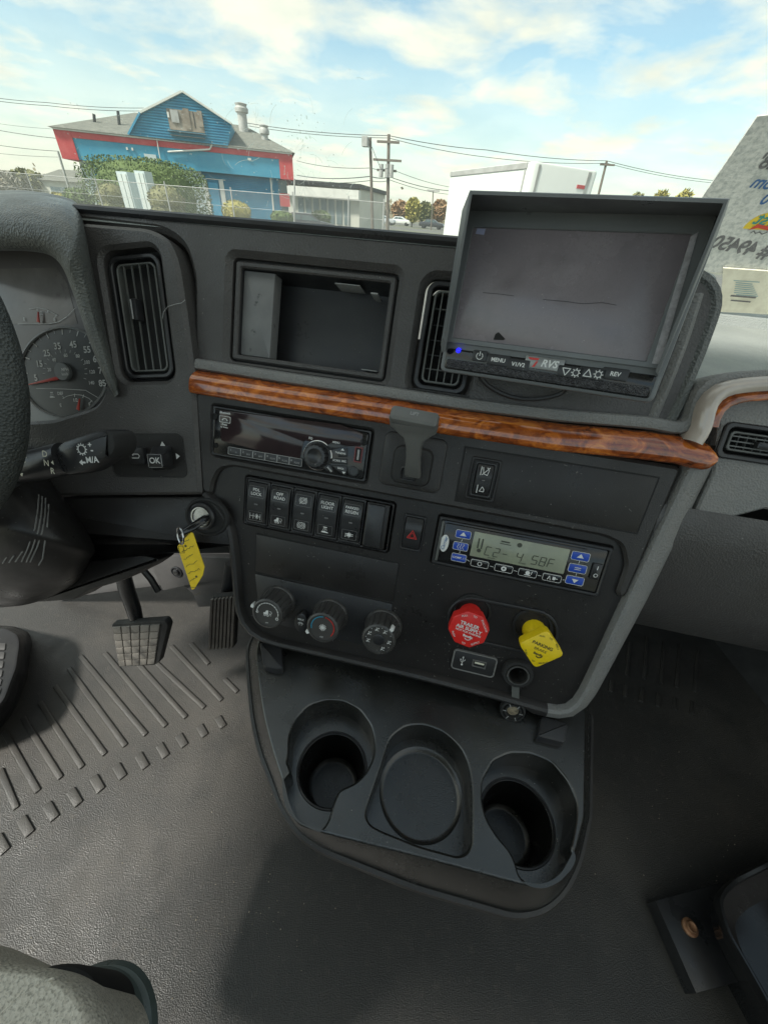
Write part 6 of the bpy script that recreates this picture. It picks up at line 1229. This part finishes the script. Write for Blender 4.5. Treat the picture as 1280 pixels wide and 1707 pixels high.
d_ = bbox('side_door', (347, 304), (373, 372), -.2, -.08, O['blue'])
for a_, b_ in (((344, 298), (348, 375)), ((372, 301), (376, 375)), ((344, 297), (376, 301))): bbox('door_frame', a_, b_, -.2, -.02, O['white'])
bbox('corner_board', (452, 290), (457, 375), -.2, -.05, O['white']); bbox('corner_board', (150, 262), (154, 340), -.2, -.05, O['pale'])
bbox('entrance_window', (463, 300), (482, 360), -.25, -.12, O['glass']); bbox('menu_board', (466, 322), (484, 345), .0, .08, O['red'])
# utility cabinets in front
def place(px, py, y): d = ray(px, py); return CAM + d * (y / d.y)
def facebox(name, px0, py0, px1, py1, y, dep, mt, lab, cat, grp=None, ground=True):
    a_, b_ = place(px0, py0, y), place(px1, py1, y); zb = GZ if ground else b_.z
    T = thing(name, lab, cat, ((a_.x + b_.x) / 2, y, zb), grp); return T, a_, b_, zb
for (p0, p1, lab) in (((193, 285), (228, 352), 'left of two pale utility cabinets standing before the hedge'), ((223, 284), (256, 352), 'right one of the two pale utility cabinets before the hedge')):
    T, a_, b_, zb = facebox('utility_cabinet', *p0, *p1, 20, .4, None, lab, 'utility cabinet', 'pale utility cabinets before the hedge')
    m = MB(); m.box((a_.x, 20, zb), (b_.x, 20.5, a_.z)); m.build('housing', O['pale'], T, smooth=False)
    m = MB(); m.box((a_.x + .06, 19.97, zb + .15), ((a_.x + b_.x) / 2 - .02, 20, a_.z - .08)); m.build('door', O['cab'], T, smooth=False)
    m = MB(); m.box(((a_.x + b_.x) / 2 + .02, 19.97, zb + .15), (b_.x - .06, 20, a_.z - .08)); m.build('door', O['cab'], T, smooth=False)
# foliage
def leafmat(n, c1, c2): return omat(n, c1, .75, var=(2.2, c2, .35, .65))
LM = {'green': leafmat('hedge_leaves', (.06, .10, .02), (.11, .16, .035)), 'olive': leafmat('olive_leaves', (.13, .14, .05), (.20, .19, .08)), 'yel': leafmat('yellow_leaves', (.26, .24, .05), (.35, .30, .08)), 'rust': leafmat('rust_leaves', (.26, .15, .07), (.34, .22, .12)), 'grey': leafmat('grey_twigs', (.22, .21, .17), (.30, .28, .22)), 'dk': leafmat('dark_leaves', (.05, .08, .03), (.09, .12, .05))}
O['bark'] = omat('bark', (.12, .10, .08), .9, var=(4, (.17, .15, .12), .4, .7))
def crown(c, rx, ry, rz, n, leaf, mt, parent, boxy=2.0, gaps=.25, m=None, done=True):
    m = m or MB(); cl = [(random.uniform(-1, 1), random.uniform(-1, 1), random.uniform(-1, 1), random.uniform(.25, .5)) for _ in range(14)]
    k = 0
    while k < n:
        x, y, z = (random.uniform(-1, 1) for _ in range(3)); q = (abs(x) ** boxy + abs(y) ** boxy + abs(z) ** boxy)
        if q > 1 or q < .35: continue
        if gaps and any((x - a) ** 2 + (y - b) ** 2 + (z - d) ** 2 < (g * .55) ** 2 for a, b, d, g in cl[:int(14 * gaps)]): continue
        p = Vector((c[0] + x * rx, c[1] + y * ry, c[2] + z * rz)); u = Vector((random.gauss(0, 1), random.gauss(0, 1), random.gauss(0, 1))).normalized(); v = u.orthogonal().normalized(); w = leaf * random.uniform(.6, 1.3)
        m.add([p - u * w, p + v * w * .6, p + u * w, p - v * w * .6], [(0, 1, 2, 3)]); k += 1
    return m.build('crown', mt, parent, smooth=False) if done else None
def bush(name, cpx, rpx, rpy, y, mt, lab, cat='bush', n=1400, boxy=2.0, grp=None, leaf=.05):
    c = place(*cpx, y); e = place(cpx[0] + rpx, cpx[1], y); rx = (e - c).length; f = place(cpx[0], cpx[1] - rpy, y); rz = abs(f.z - c.z); base = min(c.z - rz, GZ)
    T = thing(name, lab, cat, (c.x, c.y, GZ), grp)
    parts_ = [(cz0, hz0) for cz0, hz0 in ([((c.z + rz + GZ) / 2, (c.z + rz - GZ) / 2)] if boxy > 2.5 else [(c.z, rz)] + ([(c.z - rz * .9, rz * .9)] if c.z - rz > GZ + .1 else []))]
    m = MB(); ns, nr = 18, 12
    for cz, hz_ in parts_:
        rs = []
        for i in range(nr + 1):
            a_ = math.pi * i / nr; rs.append([Vector((c.x + rx * .88 * abs(math.sin(a_)) ** (2 / boxy) * math.cos(2 * math.pi * k / ns), c.y + rx * .8 * abs(math.sin(a_)) ** (2 / boxy) * math.sin(2 * math.pi * k / ns), cz + hz_ * .9 * math.cos(a_))) for k in range(ns)])
        m.rings(rs)
    m.build('inner_twigs', mt, T)
    MC = MB()
    for cz, hz_ in parts_: crown((c.x, c.y, cz), rx, rx * .95, hz_, n, leaf, mt, T, boxy, gaps=0, m=MC, done=False)
    MC.build('crown', mt, T, smooth=False)
    return T
bush('hedge', (248, 322), 76, 58, 25.5, LM['green'], 'tall clipped green hedge behind the utility cabinets by the blue wall', 'hedge', 11000, 4.0, leaf=.06)
bush('round_bush', (187, 327), 21, 23, 22, LM['olive'], 'round olive bush left of the utility cabinets', n=1200, leaf=.055)
bush('round_bush', (278, 334), 26, 26, 20, LM['olive'], 'round olive bush right of the utility cabinets', n=1600, leaf=.05)
bush('round_bush', (395, 353), 22, 20, 24, LM['yel'], 'small yellow-green bush in front of the blue side door', n=1200, leaf=.06)
bush('shrub', (132, 330), 20, 17, 24, LM['green'], 'low dark green shrub at the left corner of the restaurant', n=900, leaf=.08)
bush('shrub', (100, 333), 15, 12, 26, LM['yel'], 'low yellowish shrub just left of the dark green shrub', n=700, leaf=.08)
bush('shrub', (470, 363), 18, 12, 28, LM['green'], 'low green shrub under the right end of the red band', n=700, leaf=.08)
bush('shrub', (535, 362), 16, 12, 44, LM['green'], 'low green shrub in front of the far shop', n=600, leaf=.12)
# fields of far trees
def tree(px, pyt, pyb, wpx_, y, mt, lab, n=700, leaf=.3, grp=None, twig=False):
    top = place(px, pyt, y); e = place(px + wpx_, pyt, y); r = (e - top).length; H_ = top.z - GZ
    T = thing('autumn_tree', lab, 'tree', (top.x, top.y, GZ), grp); m = MB(); b = Vector((top.x, top.y, GZ)); m.tube([b, b + Vector((.1, 0, H_ * .3)), b + Vector((0, 0, H_ * .7))], [H_ * .03, H_ * .022, H_ * .008], 7)
    for k in range(7):
        a_ = random.uniform(0, 6.28); z0 = random.uniform(.25, .55) * H_; m.tube([b + Vector((0, 0, z0)), b + Vector((r * .7 * math.cos(a_), r * .7 * math.sin(a_), z0 + H_ * random.uniform(.2, .4)))], [H_ * .012, H_ * .004], 5)
    m.build('trunk', O['bark'], T); crown((top.x, top.y, GZ + H_ * .6), r, r, H_ * .42, n, leaf, mt, T, 2, .5); return T
G = 'trees in the far background'
specs_t = [(8, 285, 30, 60, 'grey', 'bare greyish tree at the far left edge beyond the cars'), (40, 282, 24, 62, 'olive', 'olive tree beside the left low building'), (75, 292, 18, 90, 'grey', 'small bare tree above the left low building'), (115, 290, 16, 95, 'rust', 'small rusty tree next to the restaurant left end'),
           (668, 335, 14, 120, 'rust', 'rusty far tree right of the utility pole'), (690, 330, 12, 90, 'yel', 'bright yellow tree between the poles and the truck'), (710, 338, 13, 110, 'olive', 'olive tree just left of the box truck'), (735, 334, 14, 130, 'rust', 'rusty tree touching the box truck outline'), (606, 342, 14, 120, 'rust', 'brownish tree behind the lamp pole'), (636, 338, 14, 120, 'grey', 'greyish bare tree between the two tall poles'),
           (1105, 318, 18, 80, 'yel', 'yellow tree top showing above the monitor near its right corner'), (1145, 316, 18, 80, 'yel', 'rightmost yellow tree top above the monitor'), (1065, 322, 16, 100, 'olive', 'pale tree top above the middle of the monitor')]
for px, py, w, y, k, lab in specs_t: tree(px, py, 0, w, y, LM[k], lab, n=900, leaf=.045 * y / 10, grp=G)
# far woods as one mass
m = MB()
for k in range(9000):
    a_ = random.uniform(-75, 75); y = random.uniform(160, 200); x = math.tan(R(a_)) * y * .8; z = GZ + abs(random.gauss(0, 1)) * 2.4 + 1.0 * math.sin(x * .06) ; p = Vector((x, y, max(GZ, z))); u = Vector((random.gauss(0, 1), 0, random.gauss(0, 1))).normalized() * random.uniform(.5, 1.1); v = Vector((u.z, .3, -u.x)) * .7
    m.add([p - u, p + v, p + u, p - v], [(0, 1, 2, 3)])
tag(m.build('far_woods', leafmat('far_woods_leaves', (.20, .19, .12), (.26, .22, .15)), None, smooth=False), 'hazy autumn woods along the horizon', 'woods', kind='stuff')
# other buildings
T = thing('shop_building', 'pale flat-roofed shop with a window band right of the restaurant', 'shop', (-6, 50, GZ))
a_, b_ = place(478, 304, 50), place(600, 314, 50); zt = a_.z
m = MB(); m.box((a_.x, 50, GZ), (b_.x, 62, zt)); m.build('wall', O['shop'], T, smooth=False)
m = MB(); m.box((a_.x - .2, 49.4, zt - .1), (b_.x + .2, 62.2, zt + .25)); m.build('parapet', O['dark'], T, smooth=False)
wz1, wz0 = place(540, 332, 50).z, place(540, 352, 50).z
m = MB(); m.box((a_.x - .1, 49.2, wz1 + .15), (b_.x + .1, 50, wz1 + .9)); m.build('canopy', O['white'], T, smooth=False)
for k in range(7): x0_ = a_.x + 1.2 + k * (b_.x - a_.x - 2) / 7; m = MB(); m.box((x0_, 49.9, GZ + .5), (x0_ + (b_.x - a_.x - 2) / 7 - .25, 50, wz1)); m.build('window', O['glass'], T, smooth=False)
T = thing('low_building', 'long low beige building at the far left beyond the shrubs', 'building', (-60, 60, GZ))
a_, b_ = place(58, 290, 62), place(168, 296, 62); m = MB(); m.box((a_.x, 62, GZ), (b_.x, 72, a_.z - .5)); m.build('wall', O['shop'], T, smooth=False)
m = MB(); m.add([(a_.x - .4, 61.5, a_.z - .6), (b_.x + .4, 61.5, a_.z - .6), (b_.x + .4, 67, a_.z + .9), (a_.x - .4, 67, a_.z + .9), (b_.x + .4, 72.5, a_.z - .6), (a_.x - .4, 72.5, a_.z - .6)], [(0, 1, 2, 3), (3, 2, 4, 5)]); m.build('roof', O['roof'], T, smooth=False)
for k in range(5): x0_ = a_.x + 2 + k * (b_.x - a_.x - 3) / 5; m = MB(); m.box((x0_, 61.9, GZ + .6), (x0_ + 1.6, 62, a_.z - 1.3)); m.build('window', O['glass'], T, smooth=False)
# box truck seen over the monitor
c0, c1, c2 = Vector((-1.80, 18.2, 0)), Vector((.70, 14.0, 0)), Vector((2.66, 15.5, 0)); zt = H + 1.31
T = thing('box_truck', 'white box truck body parked behind the monitor, rounded front corner', 'box truck', ((c0.x + c2.x) / 2, 16, GZ))
c3 = c0 + (c2 - c1); poly_ = [(p.x, p.y) for p in (c0, c1, c2, c3)]
WF = Frame((0, 0, 0), (1, 0, 0), (0, 1, 0)); WF.ez = Vector((0, 0, 1))
m = MB(WF); m.prism(roundpoly(poly_, [.02, .22, .22, .02], 6), .1, zt, .05, bottom=True); m.build('box_body', O['truck'], T)
u_ = (c1 - c0).normalized(); nrm = Vector((u_.y, -u_.x, 0)); nrm = nrm if nrm.y < 0 else -nrm
def seg3(nm, p, q, z0, z1, t, mt):
    d = (q - p).normalized(); n_ = Vector((d.y, -d.x, 0)); n_ = n_ if n_.y < 0 else -n_
    A = [p + Vector((0, 0, z0)), q + Vector((0, 0, z0)), q + Vector((0, 0, z1)), p + Vector((0, 0, z1))]; m = MB(); m.rings([A, [a__ + n_ * t for a__ in A]], cap0=True, cap1=True); return m.build(nm, mt, T, smooth=False)
seg3('top_rail', c0, c1 - u_ * .2, zt - .14, zt - .02, .025, O['metal']); 
for k in range(9): p = c0 + (c1 - c0) * ((k + .5) / 9.6); seg3('side_seam', p, p + u_ * .02, .15, zt - .16, .004, O['truck'])
v_ = (c2 - c1).normalized(); seg3('corner_trim', c1 + v_ * .22, c1 + v_ * .30, .15, zt - .05, .012, O['metal']); seg3('corner_trim', c1 - u_ * .30, c1 - u_ * .22, .15, zt - .05, .012, O['metal']); seg3('corner_trim', c2 - v_ * .42, c2 - v_ * .30, .15, zt - .05, .012, O['metal'])
p = c1 + v_ * 1.75; seg3('red_sticker', p, p + v_ * .32, zt - .42, zt - .34, .012, O['red'])
for p in (c0 + u_ * 1.2, c1 - u_ * .8):
    for o_ in (0, 1):
        q = p + (c3 - c0) * (.9 * o_) + (c3 - c0).normalized() * .1; m = MB(); ww = (c3 - c0).normalized() * .28; m.tube([q + Vector((0, 0, GZ + .5)), q + ww + Vector((0, 0, GZ + .5))], .5, 20); m.build('wheel', O['tyre'], T)
m = MB(WF); m.prism(inset(poly_, .3), GZ + .5, .12, 0); m.build('chassis', O['dark'], T, smooth=False)
# cars
O['paints'] = {k: omat('car_paint_' + k, c, .3, var=(.5, tuple(x * 1.15 for x in c), .4, .7), coat=.6) for k, c in dict(silver=(.42, .44, .45), black=(.03, .03, .035), grey=(.14, .15, .16), white=(.66, .67, .65), blue=(.08, .12, .2)).items()}
def car(px, y, deg, paint, lab, suv=False, grp='cars parked in the far lots'):
    p = place(px, 350, y); T = thing('parked_car', lab, 'car', (p.x, y, GZ), grp); f = Frame((p.x, y, GZ), (math.cos(R(deg)), math.sin(R(deg)), 0), (0, 0, 1)); f.ez = Vector((math.sin(R(deg)), -math.cos(R(deg)), 0))
    hh = 1.7 if suv else 1.42
    side = [(-2.25, .35), (-2.28, .75), (-2.1, .95), (-1.2, 1.0), (1.3, 1.0), (2.1, .88), (2.28, .6), (2.2, .33)]
    m = MB(f); m.prism(roundpoly(side, .12, 3), -.88, .88, .08, bottom=True); m.build('body', O['paints'][paint], T)
    cab = [(-1.9 if suv else -1.5, .98), (-1.6 if suv else -.95, hh), (.35, hh), (1.15, .98)]
    m = MB(f); m.prism(roundpoly(cab, .1, 3), -.74, .74, .05, bottom=True); m.build('cabin', O['paints'][paint], T)
    for s_ in (-1, 1):
        for q in ([(-1.6 if suv else -1.2, 1.02), (-1.35 if suv else -.85, hh - .1), (-.35, hh - .1), (-.35, 1.02)], [(-.28, 1.02), (-.28, hh - .1), (.28, hh - .1), (.95, 1.02)]): m = MB(f); m.prism(q, s_ * .74, s_ * .755, 0); m.build('window', O['glass'], T, smooth=False)
        for wx in (-1.4, 1.4): m = MB(f); m.lathe(wx, .33, [(.33, s_ * .62), (.33, s_ * .86), (.2, s_ * .89), (0, s_ * .88)], 18); m.build('wheel', O['tyre'], T)
car(35, 78, 4, 'silver', 'silver saloon car at the far left edge beyond the dash hood', False); car(4, 84, 4, 'white', 'white car cut off by the left edge of the photo'); car(508, 34, 25, 'black', 'black car half hidden by the restaurant right corner')
car(598, 66, 5, 'grey', 'dark grey SUV between the shop and the lamp pole', True); car(565, 85, 3, 'white', 'white car left of the dark grey SUV'); car(640, 90, 0, 'silver', 'silver car behind the two tall poles'); car(535, 60, 8, 'blue', 'dark blue car in front of the shop windows'); car(722, 88, 0, 'black', 'black car close to the box truck'); car(668, 96, 0, 'white', 'white car under the rusty far tree')
# poles, wires
def pole(name, pa, pb, y, r, lab, cat, grp=None):
    a_, b_ = place(*pa, y), place(*pb, y); b_.z = min(b_.z, GZ); b_ = Vector((a_.x + (b_.x - a_.x), y, GZ)); T = thing(name, lab, cat, b_, grp); m = MB(); m.tube([b_, a_], [r, r * .8], 10); m.build('post', O['pole'] if r > .08 else O['metal'], T); return T, a_, b_
T, a_, b_ = pole('lamp_pole', (617, 229), (622, 385), 38, .13, 'tall lamp pole with a box lamp, left of the utility pole', 'lamp pole')
m = MB(); l_ = place(609, 236, 37.6); m.tube([a_ - Vector((0, 0, .3)), l_ + Vector((0, 0, .1))], .05, 6); m.build('lamp_arm', O['metal'], T); m = MB(); m.box((l_.x - .2, 37.3, l_.z - .28), (l_.x + .2, 37.9, l_.z + .25)); m.build('lamp_head', O['metal'], T)
T, a_, b_ = pole('utility_pole', (648, 224), (646, 385), 46, .17, 'wooden utility pole with crossarms and transformers', 'utility pole')
for k, (w, dz) in enumerate(((1.0, .5), (1.3, 1.7), (.9, 2.4))): m = MB(); m.box((a_.x - w, 45.8, a_.z - dz - .08), (a_.x + w, 46, a_.z - dz + .08)); m.build('crossarm', O['pole'], T, smooth=False)
for dx in (-.45, .1, .5): m = MB(); m.tube([Vector((a_.x + dx, 45.6, a_.z - 2.9)), Vector((a_.x + dx, 45.6, a_.z - 2.0))], .2, 12); m.build('transformer', O['metal'], T)
T, UP3, b_ = pole('utility_pole', (1011, 268), (1003, 325), 60, .15, 'thin utility pole rising behind the right end of the box truck', 'utility pole'); m = MB(); m.box((UP3.x - .6, 59.8, UP3.z - .4), (UP3.x + .9, 60, UP3.z - .25)); m.build('crossarm', O['pole'], T, smooth=False)
T, _, b_ = pole('parking_lamp', (722, 318), (722, 350), 80, .10, 'short parking lot lamp among the far yellow trees', 'lamp pole'); m = MB(); m.box((_.x - 1.0, 79.8, _.z - .1), (_.x + 1.0, 80.2, _.z + .1)); m.build('lamp_head', O['metal'], T)
T, _, b_ = pole('corner_mast', (491, 298), (489, 372), 27, .06, 'thin grey mast at the right corner of the restaurant', 'mast')
T, _, b_ = pole('leaning_post', (97, 252), (116, 322), 24, .07, 'dark leaning post below the left end of the red band', 'post')
def wire(pts, lab, r=.02):
    m = MB(); ws = [place(px, py, y) for px, py, y in pts]; out = []
    for a_, b_ in zip(ws[:-1], ws[1:]):
        L_ = (b_ - a_).length
        for k in range(12): t = k / 12; out.append(a_ * (1 - t) + b_ * t - Vector((0, 0, L_ * .012 * 4 * t * (1 - t))))
    out.append(ws[-1]); m.tube(out, r * .7, 4); tag(m.build('power_line', O['wire'], None, loc=out[0]), lab, 'power line', 'overhead wires crossing the sky')
wire([(-60, 155, 40), (80, 171, 42), (240, 180, 44)], 'highest overhead wire at the upper left', .028); wire([(-60, 160, 40), (80, 176, 42), (235, 185, 44)], 'wire just below the highest one at the upper left', .028)
wire([(-60, 205, 30), (100, 231, 30)], 'single wire meeting the left end of the restaurant roof', .022); wire([(-60, 232, 30), (98, 252, 30)], 'wire just under the roof end at the left', .022)
wire([(-60, 248, 30), (110, 262, 30)], 'wire crossing behind the leaning post', .015); wire([(-60, 196, 50), (90, 215, 50)], 'thin wire above the roof end at the left', .02)
wire([(412, 205, 50), (648, 226, 46), (811, 250, 52), (1011, 268, 60), (1200, 302, 70)], 'long wire from the roof vent across both utility poles', .035); wire([(415, 210, 50), (648, 230, 46), (811, 262, 52), (1011, 272, 60), (1200, 306, 70)], 'second long wire just under the first', .03)
wire([(495, 268, 50), (617, 280, 38), (648, 280, 46), (752, 312, 60)], 'wire at crossarm height between restaurant and truck', .028); wire([(495, 292, 50), (617, 294, 38), (650, 295, 46), (750, 318, 60)], 'thicker low cable between restaurant and truck', .04)
wire([(495, 300, 50), (617, 301, 38), (650, 300, 46), (750, 324, 60)], 'lowest cable between restaurant and truck', .03); wire([(620, 245, 38), (632, 275, 38), (640, 285, 44)], 'short slack guy wire between lamp pole and utility pole', .025)
# wire fence across the lot
T = thing('wire_fence', 'thin wire fence running across the lot in front of the restaurant', 'fence', place(300, 340, 16) * 1)
tops = [(-40, 283), (45, 290), (160, 303), (275, 308), (385, 318), (488, 326), (581, 333), (640, 338)]
for px, py in tops: a_ = place(px, py, 16); m = MB(); m.tube([Vector((a_.x, 16, GZ)), a_ + Vector((0, 0, .1))], .022, 8); m.build('fence_post', O['metal'], T)
a_, b_ = place(-40, 283, 16), place(640, 338, 16)
for k in range(3): m = MB(); dz = k * .45; m.tube([Vector((a_.x, 16, a_.z - dz)), Vector((b_.x, 16, b_.z - dz))], .005 if k else .010, 5); m.build('fence_wire', O['metal'], T)
m = MB(); n_ = 260
for k in range(n_):
    x = a_.x + (b_.x - a_.x) * k / n_; zt_ = a_.z + (b_.z - a_.z) * k / n_
    for s_ in (-1, 1): m.tube([Vector((x, 16, zt_)), Vector((x + s_ * 1.2, 16, zt_ - 1.2))], .0022, 3, cap=False)
tag(m.build('mesh_wires', O['metal'], T), kind='stuff')
